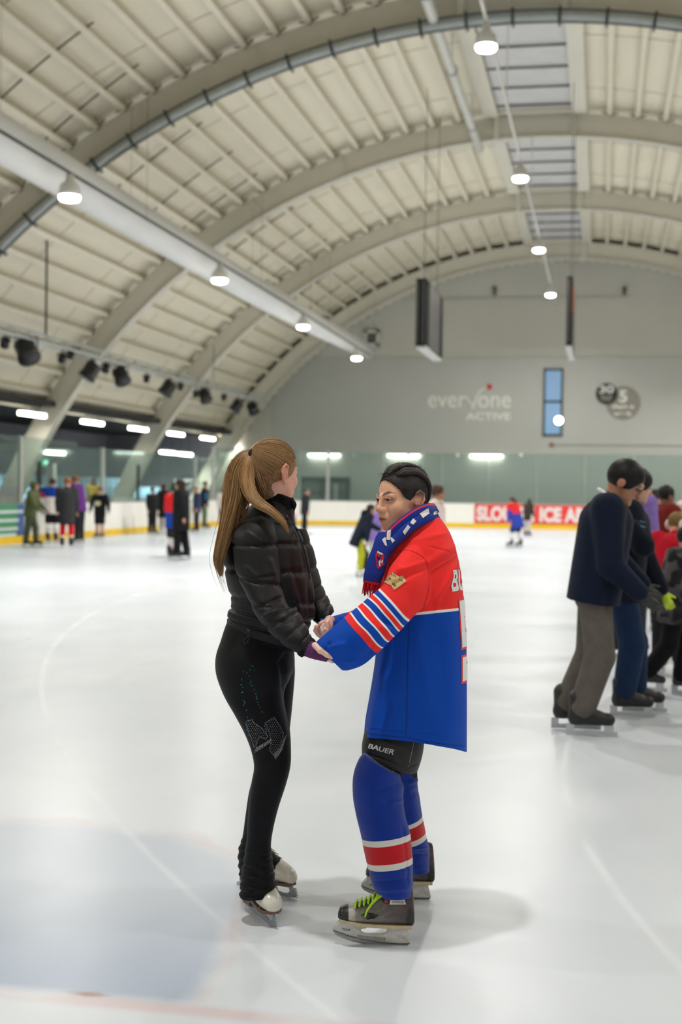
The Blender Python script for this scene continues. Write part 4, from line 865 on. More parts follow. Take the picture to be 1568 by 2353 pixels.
# ------------------------------------------------------------------ the two women holding hands: tools
def vproj(V):
    q = (V - CAM) @ RC; return np.stack([CX + FPX * q[:, 0] / q[:, 2], CY + FPX * q[:, 1] / q[:, 2]], 1)
def crom(A, n, ts=None):
    A = np.array(A, float); m = len(A); u = np.linspace(0, m - 1, n) if ts is None else np.array(ts) * (m - 1)
    i = np.clip(np.floor(u).astype(int), 0, m - 2); t = (u - i)[:, None]
    g = lambda k: A[np.clip(k, 0, m - 1)]
    p0, p1, p2, p3 = g(i - 1), g(i), g(i + 1), g(i + 2); p0 = np.where((i == 0)[:, None], 2 * p1 - p2, p0); p3 = np.where((i == m - 2)[:, None], 2 * p2 - p1, p3)
    return .5 * (2 * p1 + (p2 - p0) * t + (2 * p0 - 5 * p1 + 4 * p2 - p3) * t * t + (3 * p1 - p0 - 3 * p2 + p3) * t ** 3)
class Loft:
    """a garment or limb as a closed tube; ring = (x, y of its middle as seen, half width, distance, half depth, tilt in degrees, squareness)"""
    def __init__(s, ctrl, n=90, seg=72, mod=None):
        ctrl = [tuple(c) + (0, 2.0)[len(c) - 5:] if len(c) < 7 else c for c in ctrl]
        C = crom(ctrl, n); s.n, s.seg = n, seg; th = np.linspace(0, 2 * np.pi, seg, endpoint=False)
        R = []
        for i, (x, y, hw, d, hd, ro, ex) in enumerate(C):
            u = math.cos(rad(ro)) * CR + math.sin(rad(ro)) * CD; e = 2.0 / max(ex, 1.2)
            c = np.sign(np.cos(th)) * np.abs(np.cos(th)) ** e; sn = np.sign(np.sin(th)) * np.abs(np.sin(th)) ** e
            k = np.ones(seg) if mod is None else mod(i / (n - 1), th)
            R.append(P(x, y, d) + np.outer(c * k, u) * hw * d / FPX + np.outer(sn * k, CF) * hd)
        s.V = np.array(R); s.T = np.repeat(np.linspace(0, 1, n)[:, None], seg, 1); s.TH = np.repeat(th[None], n, 0); s.C = C
    def normals(s):
        V = s.V; dt = np.gradient(V, axis=0); da = np.roll(V, -1, 1) - np.roll(V, 1, 1); N = np.cross(da, dt); N /= np.linalg.norm(N, axis=2, keepdims=True) + 1e-9
        c = V.mean(1, keepdims=True)
        if ((V - c) * N).sum() < 0: N = -N
        return N
    def folds(s, strokes, near_only=True):
        N = s.normals(); v = s.V.reshape(-1, 3); p = vproj(v); n = N.reshape(-1, 3); D_ = np.zeros(len(v))
        face = np.clip(-(n @ CF) * 2.5 + .3, 0, 1) if near_only else np.ones(len(v))
        for (x0, y0, x1, y1, w, amp) in strokes:
            a = np.array([x0, y0]); d = np.array([x1 - x0, y1 - y0], float); t = np.clip(((p - a) @ d) / d.dot(d), 0, 1); q = p - a - t[:, None] * d; dist = np.linalg.norm(q, axis=1)
            D_ += 1.5 * amp * np.exp(-(dist / w) ** 2) * np.minimum(1, np.minimum(t, 1 - t) * 5 + .15)
        s.V = (v + n * (D_ * face)[:, None]).reshape(s.V.shape); return s
    def rough(s, amp, scale, stretch=(1, 1, 1), seed=0):
        N = s.normals().reshape(-1, 3); v = s.V.reshape(-1, 3); o = np.array([seed * 7.1, seed * 3.3, seed * 1.7])
        d = np.array([noise.noise(Vector((p * stretch * scale + o))) for p in v]); s.V = (v + N * (d * amp)[:, None]).reshape(s.V.shape); return s
    def vq(s, cap=(True, True)):
        n, m = s.n, s.seg; v = s.V.reshape(-1, 3); i = np.arange(n - 1)[:, None] * m; k = np.arange(m)[None]; k2 = (k + 1) % m
        q = np.stack([(i + k), (i + k2), (i + m + k2), (i + m + k)], -1).reshape(-1, 4)
        vs = [v]; qs = [q]; o = len(v)
        for c_, r in zip(cap, (0, n - 1)):
            if not c_: continue
            ring = v[r * m:(r + 1) * m]; ctr = ring.mean(0); vs.append((ring * .5 + ctr * .5)); vs.append(ctr[None]); 
            a_ = r * m + np.arange(m); b_ = o + np.arange(m); a2, b2 = np.roll(a_, -1), np.roll(b_, -1); ce = np.full(m, o + m)
            qs.append(np.stack([a_, a2, b2, b_], 1)); qs.append(np.stack([b_, b2, ce, ce], 1)); o += m + 1
        v = np.concatenate(vs); q = np.concatenate(qs); return v, q
    def mesh(s, name, cap=(True, True)):
        v, q = s.vq(cap); me = bpy.data.meshes.new(name); fs = [tuple(dict.fromkeys(f)) for f in q.tolist()]; me.from_pydata(v.tolist(), [], fs); me.update()
        bm = bmesh.new(); bm.from_mesh(me); bmesh.ops.recalc_face_normals(bm, faces=bm.faces[:]); bm.to_mesh(me); bm.free(); me.polygons.foreach_set('use_smooth', [True] * len(me.polygons)); return me
def set_f(me, name, arr):
    a = me.attributes.new(name, 'FLOAT', 'POINT'); a.data.foreach_set('value', np.asarray(arr, np.float32)[:len(me.vertices)])
def mverts(me):
    a = np.empty(len(me.vertices) * 3, np.float32); me.vertices.foreach_get('co', a); return a.reshape(-1, 3).astype(float)
def band_mat(name, attr, stops, lo, hi, rough=.75, weave=900.0, bump=.25, spec=.3, sheen=.1):
    """cloth whose dyed bands follow a length measured along the garment"""
    m = mat(name, (128, 128, 128), rough, .04, 9.0, spec=spec, bump=bump, bscale=weave, sheen=sheen); t = m.node_tree
    at = nd(t, 'ShaderNodeAttribute', attribute_name=attr); mr = nd(t, 'ShaderNodeMapRange', ins={'From Min': lo, 'From Max': hi}); t.links.new(at.outputs['Fac'], mr.inputs['Value'])
    cr = nd(t, 'ShaderNodeValToRGB'); cr.color_ramp.interpolation = 'CONSTANT'; e = cr.color_ramp.elements
    while len(e) > 1: e.remove(e[-1])
    e[0].position = 0; e[0].color = srgb(stops[0][1])
    for pos, c in stops[1:]:
        k = e.new((pos - lo) / (hi - lo)); k.color = srgb(c)
    t.links.new(mr.outputs[0], cr.inputs[0]); mx = [n for n in t.nodes if n.type == 'MIX'][0]; t.links.new(cr.outputs[0], mx.inputs[6]); return m
def bvh_of(*objs):
    v, f = [], []
    for o in objs:
        me = o.data if hasattr(o, 'data') else o; k = len(v); v += [vv.co.copy() for vv in me.vertices]; f += [tuple(i + k for i in p.vertices) for p in me.polygons]
    return BVHTree.FromPolygons(v, f)
def drop(bvh, x, y, eps=.0015):
    """the point of a garment seen at x, y, lifted a hair off the cloth"""
    r = Vector(ray(x, y)).normalized(); h_ = bvh.ray_cast(Vector(CAM), r)
    if h_[0] is None: return None
    n = h_[1] if h_[1].dot(r) < 0 else -h_[1]; return h_[0] + n * eps, n
def decal(me2, bvh, org, ex, ey, name, m, parent, eps=.0015, cuts=2):
    """lay flat lettering me2 (x, y) onto a garment: x runs along ex, y along ey as seen from the front"""
    bm = bmesh.new(); bm.from_mesh(me2)
    if cuts: bmesh.ops.subdivide_edges(bm, edges=bm.edges[:], cuts=cuts, use_grid_fill=True)
    bad = []
    for v in bm.verts:
        x = org[0] + ex[0] * v.co.x + ey[0] * v.co.y; y = org[1] + ex[1] * v.co.x + ey[1] * v.co.y; z = v.co.z; h_ = drop(bvh, x, y, eps + max(z, 0) * .0)
        if h_ is None: bad.append(v)
        else: v.co = h_[0] + (h_[1] * .0006 if z > 0 else h_[1] * -.002)
    if bad: bmesh.ops.delete(bm, geom=bad, context='VERTS')
    bm.to_mesh(me2); bm.free(); return link(name, me2, m, parent)
def poly_mesh(pts, z=.001):
    b = MB(); n = len(pts); b.add([(x, y, -z) for x, y in pts] + [(x, y, z) for x, y in pts], [tuple(range(n, 2 * n)), tuple(reversed(range(n)))] + [(i, (i + 1) % n, n + (i + 1) % n, n + i) for i in range(n)]); return b.mesh('patch')
def grid_patch(quad, bvh, name, m, parent, n=8, eps=.0015):
    q = np.array(quad, float); b = MB(); pts = []
    for i in range(n + 1):
        for j in range(n + 1):
            u, v = i / n, j / n; p = (1 - u) * (1 - v) * q[0] + u * (1 - v) * q[1] + u * v * q[2] + (1 - u) * v * q[3]; h_ = drop(bvh, p[0], p[1], eps); pts.append(h_[0] if h_ else None)
    if any(p is None for p in pts): return None
    f = [(i * (n + 1) + j, (i + 1) * (n + 1) + j, (i + 1) * (n + 1) + j + 1, i * (n + 1) + j + 1) for i in range(n) for j in range(n)]
    b.add(pts, f); o = b.build(name, m, parent, True); return o
def cam_frame(fwd, up=(0, -1, 0)):
    """head axes (forward, left, up) from a direction given as right, down, away from the camera"""
    f = RC @ np.array(fwd, float); f /= np.linalg.norm(f); u = RC @ np.array(up, float); u -= f * u.dot(f); u /= np.linalg.norm(u); l = np.cross(u, f); return np.stack([f, l, u], 1)
def head_volume(c, R, h=.0022, neck=None):
    """head, face and neck; local axes x forward, y left, z up in metres"""
    H = lambda x, y, z: c + R @ np.array([x, y, z]); lo = c - .155; hi = c + .155; lo[2] -= .06
    V = Vol(lo, hi, h)
    V.ell(H(-.010, 0, .043), (.094, .075, .086), R, 0)
    V.ell(H(.024, 0, -.020), (.064, .060, .082), R, .03)
    V.cone(H(.02, .048, -.045), H(.060, .018, -.080), .018, .014, .03); V.cone(H(.02, -.048, -.045), H(.060, -.018, -.080), .018, .014, .03)
    V.ell(H(.064, 0, -.079), (.021, .028, .018), R, .022)
    for s in (-1, 1):
        V.ell(H(.056, s * .037, -.018), (.027, .025, .027), R, .02)
        V.cone(H(.083, s * .012, .030), H(.074, s * .044, .031), .008, .007, .014)
        V.ell(H(.090, s * .031, .0165), (.013, .017, .010), R, .012, 's')
    V.cone(H(.086, 0, .026), H(.104, 0, -.010), .0065, .0085, .014); V.ell(H(.105, 0, -.0145), (.0125, .0135, .0105), R, .009)
    for s in (-1, 1):
        V.ell(H(.096, s * .0145, -.0185), (.0105, .0085, .0085), R, .006); V.path([H(.097, s * .022, -.016), H(.090, s * .030, -.032), H(.080, s * .035, -.050)], [.0022, .0028, .0016], .010, 's'); V.ell(H(.101, s * .0065, -.0255), (.005, .0035, .0035), R, .003, 's')
        c_ = [H(.082, s * .0165, .0150), H(.0872, s * .024, .0222), H(.0872, s * .033, .0232), H(.081, s * .042, .0185), H(.075, s * .0475, .0140)]
        V.path(c_, [.0028, .0034, .0034, .0030, .0022], .004)
        c_ = [H(.082, s * .0165, .0150), H(.0858, s * .024, .0105), H(.0858, s * .033, .0100), H(.080, s * .042, .0115), H(.075, s * .0475, .0140)]
        V.path(c_, [.0024, .0028, .0028, .0026, .002], .004)
    V.ell(H(.084, 0, -.050), (.014, .026, .020), R, .02)
    V.path([H(.078, .0235, -.0500), H(.0925, .010, -.0465), H(.0955, 0, -.0475), H(.0925, -.010, -.0465), H(.078, -.0235, -.0500)], [.0022, .0046, .0048, .0046, .0022], .006)
    V.path([H(.079, .020, -.0530), H(.0915, .009, -.0570), H(.0940, 0, -.0578), H(.0915, -.009, -.0570), H(.079, -.020, -.0530)], [.0024, .0050, .0056, .0050, .0024], .005)
    V.path([H(.084, .024, -.0515), H(.0975, .010, -.0515), H(.0995, 0, -.0520), H(.0975, -.010, -.0515), H(.084, -.024, -.0515)], [.0012, .0017, .0018, .0017, .0012], .003, 's')
    for s in (-1, 1):
        E = R @ np.array([[.97, s * -.22, -.1], [s * .2, .97, 0], [.2, 0, .98]]).T; o = lambda x, y, z: H(-.014 + 1.18 * x, s * (.0745 + 1.15 * y), .002 + 1.2 * z)
        V.cone(o(.006, -.006, .006), o(.0, .002, -.004), .012, .010, .01)
        pts = [o(.010, .004, .012), o(.006, .009, .026), o(-.006, .012, .031), o(-.017, .013, .022), o(-.018, .012, .004), o(-.010, .008, -.014), o(-.001, .004, -.026), o(.006, .001, -.024)]
        V.path(pts, [.0036, .0036, .0038, .0040, .0040, .0042, .0054, .0044], .004)
        V.cone(o(-.0055, .0035, .0135), o(-.0045, .003, -.012), .0165, .010, .006, sq=(R[:, 1], 2.8)); V.ell(o(.002, .011, -.002), (.007, .006, .009), R, .004, 's'); V.ell(o(-.008, .012, .012), (.006, .004, .010), R, .004, 's'); V.cone(o(.008, .005, .004), o(.008, .005, -.008), .004, .0035, .003)
    V.path([H(-.022, 0, -.02), H(-.030, 0, -.09), H(-.040, 0, -.175)] if neck is None else [H(-.022, 0, -.02)] + list(neck), [.052, .050, .056], .02)
    return V, H
def eyes(H, R, parent, look, iris):
    for s in (-1, 1):
        c = H(.0755, s * .031, .0165); b = MB(); b.sphere((0, 0, 0), .0118, 28, 20); v = np.array(b.v); me = quick_mesh_f('eye', v + c, b.f); g = R @ np.array(look); g /= np.linalg.norm(g)
        d = (v / .0118) @ g; col = np.tile(lin((226, 220, 214)), (len(v), 1)); col[d > .70] = lin(iris); col[d > .93] = lin((12, 10, 10)); set_col(me, col)
        link('eye', me, mat('eye', (220, 220, 220), .12, 0, attr='Col', spec=.7), parent, True)
def quick_mesh_f(name, v, f):
    me = bpy.data.meshes.new(name); me.from_pydata([tuple(p) for p in v], [], f); me.update(); return me
def join_parts(name, parts, m, parent):
    """several shells of one body in ONE mesh, with colours"""
    vs, qs, cs, o = [], [], [], 0
    for v, q, c in parts: vs.append(v); qs.append(np.asarray(q) + o); cs.append(c if getattr(c, 'ndim', 1) == 2 else np.tile(c, (len(v), 1))); o += len(v)
    me = quick_mesh(name, np.concatenate(vs), np.concatenate(qs)); set_col(me, np.concatenate(cs)); return link(name, me, m, parent)
def strands(b, n, center, width, dist, rng, r0=.0011, r1=.0022, depth=.02, segs=16, sides=4, lag=.3, cols=None, base=(0, 0, 0)):
    """hair strands following a path as seen: center = x, y; width = half spread in x; dist = distance"""
    for i in range(n):
        a = rng.normal(0, .45); a = max(-1, min(1, a)); e = rng.uniform(-1, 1); w1 = rng.uniform(-.18, .18); ph = rng.uniform(0, 6.28); end = 1 - abs(rng.normal(0, .07)) if rng.random() < .8 else rng.uniform(.72, 1)
        u = np.linspace(0, end, segs); c = crom(center, segs, u); wd = np.interp(u * (len(width) - 1), range(len(width)), width); di = np.interp(u * (len(dist) - 1), range(len(dist)), dist)
        off = a * wd + w1 * wd * np.sin(u * 5 + ph); tang = np.gradient(c, axis=0); nrm = np.stack([-tang[:, 1], tang[:, 0]], 1); nrm /= np.linalg.norm(nrm, axis=1, keepdims=True) + 1e-9
        p = c - nrm * off[:, None]; r = rng.uniform(r0, r1); k0 = len(b.v)
        b.tube([P(x, y, d_ + e * depth * min(1, .3 + 2 * uu) * math.sqrt(max(0, 1 - a * a * .8))) for (x, y), d_, uu in zip(p, di, u)], [r * (1 - .75 * max(0, (uu / end - .75) * 4) ** 1.5) for uu in u], sides)
        if cols is not None: cc = lin(base) * rng.uniform(.62, 1.25) * (1 + .12 * rng.normal(0, 1)); cols += [cc] * (len(b.v) - k0)
# ------------------------------------------------------------------ the group gliding past on the right
def right_group():
    def manx(k):
        Hb = k['Hb']
        b = MB(); nk = k['neck'] + k['T'](.004 * Hb, 0, .026 * Hb)
        b.tube([k['W'](nk + k['T'](.050 * Hb * math.cos(t), .050 * Hb * math.sin(t), -.024 * Hb * math.cos(t))) for t in np.linspace(0, 2 * math.pi, 25)], .011, 8, False); b.build('shirt_collar', mat('white_shirt_cotton', (228, 230, 234), .8, .04, 30), k['root'], True)
        b = MB(); W_ = k['W']
        for s in (-1, 1):
            c = [W_(k['HD'](.060, s * .019 + .011 * math.cos(t), .003 + .009 * math.sin(t))) for t in np.linspace(0, 2 * math.pi, 13)]; b.tube(c, .002, 5)
            b.tube([W_(k['HD'](.058, s * .032, .006)), W_(k['HD'](-.002, s * .051, .006))], .002, 5)
        b.tube([W_(k['HD'](.062, -.007, .005)), W_(k['HD'](.062, .007, .005))], .002, 5); b.build('glasses', dark, k['root'])
    def cuff(v, tz, isarm, ta, r):
        return np.tile(lin((14, 24, 44)), (len(v), 1))
    def cargo(v, z, y, x):
        return np.tile(lin((92, 86, 80)), (len(v), 1))
    figure('man in glasses, navy jumper and grey cargo trousers, head bowed', P(1366, 1680, 8.95)[:2], D(2), 1.845, (14, 24, 44), (92, 86, 80), skin=(168, 116, 90), hair=(18, 16, 17), topf=cuff, pantf=cargo, lean=.13, head=(.58, -.12),
           hs=1.12, arms=(((.04, .01, -.19), (.145, -.02, -.285)), ((.01, .03, -.20), (.125, .0, -.305))), legs=((-.105, .035), (-.05, .035)), h=.0075, hem=.455, loose=1.3, girth=.98, gloves=(38, 38, 34), boots=(20, 20, 21), extra=manx, name='jumper')
    def logo(k):
        jk = [o for o in k['root'].children if o.name.startswith('jacket')]
        bv = bvh_of(jk[0])
        for quad in (((1470, 1196), (1482, 1199), (1482, 1203), (1470, 1200)), ((1472, 1207), (1484, 1210), (1484, 1214), (1472, 1211))): grid_patch(quad, bv, 'chest_mark', mat('dull_blue_print', (50, 84, 110), .7, .05), jk[0], 3, .004)
    figure('person in blue jeans and lime gloves walking behind the man in the navy jumper', P(1424, 1650, 9.75)[:2], D(4), 1.80, (18, 22, 34), (24, 44, 74), hair=(28, 24, 24), lean=.06, head=(.3, .3),
           arms=(((.08, .0, -.17), (.165, .0, -.335)), ((.05, .07, -.13), (.0, .095, -.05))), legs=((.07, .02), (.01, .03)), h=.008, hem=.44, loose=1.25, girth=.95, gloves=(190, 214, 44), boots=(20, 20, 21), extra=logo, name='jacket')
    figure('person in a lilac top squeezed between the navy jacket and the dark red coat', P(1440, 1400, 13.0)[:2], D(60), 1.84, (130, 108, 178), (50, 50, 58), hair=(40, 32, 30), h=.012, loose=1.25, girth=1.0)
    figure('dark haired person whose tanned face shows above the lilac top', P(1506, 1300, 18.6)[:2], D(-130), 1.66, (80, 34, 34), (40, 40, 44), skin=(186, 132, 100), hair=(36, 28, 26), h=.013)
    figure('black haired person in a dark red coat facing away to the right', P(1524, 1300, 15.5)[:2], D(30), 1.70, (104, 24, 20), (34, 34, 38), skin=(130, 84, 62), hair=(18, 16, 16), h=.012, loose=1.3, girth=1.05, hem=.36)
    figure('person in a white top behind the ginger haired child at the photo edge', P(1566, 1300, 15.8)[:2], D(100), 1.52, (222, 216, 212), (70, 70, 74), hair=(214, 208, 204), h=.013, loose=1.2)
    def muffs(k):
        for s in (-1, 1): V = Vol(k['hd'] - .2, k['hd'] + .2, .009); V.ell(k['HD'](-.012, s * .060, -.006), (.034 * k['Hb'], .02 * k['Hb'], .036 * k['Hb']), k['Rh'], 0); k['out']('ear_muff', V, lin((222, 214, 206)), cloth_m)
    figure('ginger haired child in a bright red top and white ear muffs, back turned', P(1538, 1560, 11.8)[:2], D(70), 1.47, (176, 12, 34), (26, 26, 30), skin=(214, 160, 140), hair=(120, 92, 52), lean=.25, head=(.25, -.5), h=.009, loose=1.25, girth=1.0, hem=.46, extra=muffs,
           arms=(((.06, .05, -.14), (.10, .08, -.27)), 'down'))
    def camo(v, tz, isarm, ta, r):
        n = np.array([noise.noise(Vector((p[0] * 11, p[1] * 11, p[2] * 16))) + .5 * noise.noise(Vector(p * 27)) for p in v]); c = np.where((n > .12)[:, None], lin((78, 74, 75)), np.where((n > -.15)[:, None], lin((50, 48, 50)), lin((32, 31, 33))))
        p_ = (~isarm) & (np.abs(r[:, 1] + .04) < .075) & (r[:, 0] > .03) & (tz > .09) & (tz < .24); c[p_] = lin((128, 130, 134)); return c
    figure('black haired boy in a dark patterned jacket at the right edge of the photo', P(1552, 1600, 10.65)[:2], D(-12), 1.36, (50, 48, 50), (16, 16, 17), skin=(196, 150, 122), hair=(20, 18, 18), topf=camo, lean=.10, head=(.05, .0),
           arms=(((-.03, .04, -.15), (.12, .0, -.24)), ((-.05, .04, -.15), (.10, .0, -.26))), legs=((.02, .04), (-.17, .05)), h=.007, loose=1.35, girth=1.05, hem=.40, boots=(34, 34, 36), name='jacket', hood=True)
right_group()
# ------------------------------------------------------------------ woman in the hockey jersey
RED, BLUE, WHITE = (250, 50, 48), (2, 72, 180), (244, 244, 244)
def boot_profile(o_x, o_y): return None
def hockey_skate(parent, dx=0.0, dd=0.0, base=(854, 2150), d0=4.74, name='hockey_skate', full=True):
    """a worn hockey skate seen from the side, toe towards the other woman; placed by shifting the near one away"""
    d = d0
    S3 = lambda x, y, z=0.0: P(x, y, d) + CF * z                       # x, y on the skate's own middle plane, z across it
    root = link(name, MB().mesh('e'), None, parent) if False else None
    # boot shell: slices from toe to heel (x, top, bottom, half width)
    C = np.array([(777, 2098, 2108, .018), (783, 2084, 2110, .034), (795, 2079, 2112, .043), (815, 2075, 2115, .047), (840, 2068, 2118, .046), (865, 2056, 2121, .042), (885, 2040, 2124, .038), (905, 2026, 2125, .037), (925, 2024, 2126, .037), (940, 2026, 2127, .036), (948, 2034, 2126, .032), (952, 2075, 2120, .024)], float)
    K = crom(C, 64); seg = 40; th = np.linspace(0, 2 * np.pi, seg, endpoint=False); R = []
    for x, t, b_, w in K:
        cy_, hh = (t + b_) / 2, max((b_ - t) / 2, 2); e = .75
        sv = np.sign(np.sin(th)) * np.abs(np.sin(th)) ** e; cv = np.sign(np.cos(th)) * np.abs(np.cos(th)) ** e
        ty = np.where(sv < 0, 1 - .35 * (np.abs(sv) ** 2) * 0, 1); R.append([S3(x, cy_ + hh * s_, w * c_ * (.62 + .38 * min(1, max(0, (s_ + 1) / 1.1)))) for s_, c_ in zip(sv, cv)])
    L = Loft([(0, 0, 1, 5, .1)] * 3, 64, seg); L.V = np.array(R)
    me = L.mesh(name); v = mverts(me); p = vproj(v - CF * 0) ; X = vproj(v)[:, 0]; Yp = vproj(v)[:, 1]
    col = np.empty((len(v), 3)); g = np.clip((X - 815) / 120, 0, 1)[:, None]; wv = (np.sin((Yp - 2085 + (X - 870) * .10 + 5 * np.sin((X - 815) / 32)) / 3.1) > .55)[:, None]
    col[:] = lin((132, 130, 120)) * (1 - g) + lin((74, 58, 62)) * g; col = np.where(wv & (X > 840)[:, None], col * .72, col)
    col[X < 803] = lin((24, 24, 28)); col[(X >= 803) & (X < 815)] = lin((176, 172, 164)); col[(X > 938 + (2085 - Yp) * .12) & (Yp > 2092)] = lin((30, 29, 31)); col[Yp < 2040] = lin((36, 34, 36))
    set_col(me, col); boot = link(name, me, mat('worn_boot_shell', (120, 118, 112), .38, .16, 60, attr='Col', bump=.3, bscale=120), parent)
    # laced front edge
    T = lambda x: np.interp(x, K[:, 0], K[:, 1])
    b = MB()
    for x in np.linspace(816, 868, 12): b.sphere(S3(x, T(x) + 3.5, -.037 + .0 * x), .0042, 8, 6)
    b.build('eyelets', mat('black_eyelet', (28, 28, 30), .3, 0), boot, True)
    lime = mat('lime_lace', (176, 222, 44), .7, .08, 60)
    b = MB()
    for i, x in enumerate(np.linspace(816, 866, 6)):
        y = T(x); b.tube([S3(x, y + 3.5, -.042), S3(x + 1, y - 2.2, -.030), S3(x + 4, y - 5, .0), S3(x + 7, y - 3.5, .03)], [.0034, .0042, .0042, .0034], 6)
    b.tube([S3(878, 2051, -.036), S3(866, 2056, -.045), S3(853, 2068, -.052), S3(843, 2082, -.055), S3(838, 2097, -.055)], [.004, .0045, .004, .0036, .003], 6)
    b.tube([S3(878, 2050, -.02), S3(866, 2054, -.04), S3(856, 2064, -.05), S3(850, 2072, -.052)], [.004, .0045, .004, .003], 6)
    b.build('laces', lime, boot, True)
    # cream outsole
    b = MB(); top = [(779, 2109), (800, 2112), (840, 2118), (880, 2122), (915, 2124), (946, 2125)]; r_ = []
    for (x, y), w in zip(top, (.03, .042, .045, .036, .035, .03)): r_.append([S3(x, y - 3, -w), S3(x, y + 5, -w * .95), S3(x, y + 5, w * .95), S3(x, y - 3, w)])
    b.rings(r_); b.build('outsole', mat('cream_outsole', (192, 176, 142), .5, .15, 40), boot)
    # blade holder with its long window and bridge
    hol = mat('scuffed_white_holder', (196, 194, 188), .55, .14, 45, bump=.4, bscale=60)
    def slab(pts, w0, name_, m, par):
        n = len(pts); b = MB(); A = [S3(x, y, -w0 * k) for x, y, k in pts]; B_ = [S3(x, y, w0 * k) for x, y, k in pts]
        b.add(A + B_, [tuple(range(n)), tuple(reversed(range(n, 2 * n)))] + [(i, n + i, n + (i + 1) % n, (i + 1) % n) for i in range(n)]); return b.build(name_, m, par)
    pts = [(781, 2111, 2.6), (800, 2113, 2.8), (822, 2119, 2.6), (843, 2128, 1.6), (842, 2131, 1.2), (833, 2132, 1.1), (829, 2136, 1.1), (831, 2142, 1.1), (840, 2145, 1.0), (858, 2146, 1.0), (876, 2146, 1.0), (886, 2144, 1.0), (891, 2140, 1.1), (888, 2132, 1.4), (884, 2125, 2.4), (915, 2125, 2.6), (938, 2127, 2.5), (936, 2134, 1.8), (942, 2158, 1.1), (943, 2165, .9), (920, 2166, .8), (880, 2163, .8), (840, 2157, .8), (800, 2147, .8), (765, 2135, .8), (766, 2130, 1.1), (780, 2116, 2.2)]
    ho = slab(pts, .0095, 'blade_holder', hol, boot)
    b = MB()
    for i in range(10):
        x = 824 + i * 6.6; y0, y1 = 2147.5 + i * .55, 2154.5 + i * .75; b.obox(S3(x, (y0 + y1) / 2, -.0100), CR * .0032, CD * (y1 - y0) * .5 * d / FPX, CF * .0012)
    b.build('bridge_slots', mat('grey_slot', (146, 144, 138), .6, .1), ho)
    b = MB()
    for x, y in ((785, 2113.5), (798, 2116), (813, 2119), (829, 2123), (893, 2127), (907, 2127.5), (922, 2129)): b.sphere(S3(x, y, -.026), (.0042, .003, .0028), 8, 6)
    b.build('rivets', mat('dark_rivet', (50, 48, 44), .4, .1), ho)
    st = [(764, 2135, 1), (770, 2146, 1), (785, 2154, 1), (810, 2163, 1), (840, 2170, 1), (870, 2175, 1), (900, 2178, 1), (925, 2178, 1), (936, 2175, 1), (941, 2166, 1), (920, 2167, 1), (880, 2163.5, 1), (840, 2157.5, 1), (800, 2147.5, 1)]
    stl = slab(st, .0028, 'steel_runner', mat('steel_runner', (150, 152, 154), .3, .12, 60, metal=.75), ho)
    b = MB(); b.tube([S3(x, y, -.0098) for x, y in ((766, 2136), (800, 2148), (840, 2158), (880, 2164), (920, 2167), (942, 2166))], .0012, 5); b.build('runner_seam', MATS['dark_rivet'], ho)
    me = text_mesh('TUUK', 1, .0, .03, 'LEFT', shear=.3); xs = [q.co.x for q in me.vertices]; k = 21 / (max(xs) - min(xs))
    for q in me.vertices: q.co = Vector(S3(785 + q.co.x * k, 2131 + q.co.x * k * .14 - q.co.y * k * .80, -.0272))
    link('lettering', me, mat('black_print', (26, 25, 27), .5, 0), ho)
    # silver ankle label and swoosh
    q = [(896, 2060), (928, 2058), (932, 2071), (895, 2071.5)]; b = MB(); b.add([S3(x, y, -.0385 - .0 * x) for x, y in q] + [S3(x, y, -.034) for x, y in q], [(0, 1, 2, 3), (0, 3, 7, 4), (1, 0, 4, 5), (2, 1, 5, 6), (3, 2, 6, 7)]); lb = b.build('ankle_label', mat('silver_label', (205, 200, 190), .3, .1, 60, metal=.3), boot)
    me = text_mesh('VAPOR', 1, .0, .0, 'LEFT', shear=.2); xs = [w.co.x for w in me.vertices]; k = 27 / (max(xs) - min(xs))
    for w in me.vertices: w.co = Vector(S3(899 + w.co.x * k, 2068 + w.co.x * k * .05 - w.co.y * k * .9, -.0392))
    link('lettering', me, mat('dark_blue_print', (34, 34, 56), .5, 0), lb)
    b = MB()
    for i, (x0, x1, y) in enumerate(((829, 860, 2090), (832, 870, 2094), (836, 866, 2098), (842, 862, 2101))): b.rings([[S3(x0, y + 3, -.0495), S3((x0 + x1) / 2, y - 1.2, -.0475), S3(x1, y + .6, -.0455), S3((x0 + x1) / 2, y + 1.4, -.0478)], [S3(x0, y + 3, -.043), S3((x0 + x1) / 2, y - 1.2, -.042), S3(x1, y + .6, -.040), S3((x0 + x1) / 2, y + 1.4, -.042)]])
    b.build('side_mark', mat('black_print', (26, 25, 27), .5, 0), boot)
    b = MB(); b.sphere(S3(887, 2062, -.036), (.014, .010, .011), 12, 8); b.build('ankle_guard', dark, boot, True)
    b = MB(); b.sphere(S3(886.5, 2063, -.0455), (.0055, .003, .006), 10, 6); b.build('red_dot', mat('red_plastic', (190, 44, 40), .4, 0), boot, True)
    return boot

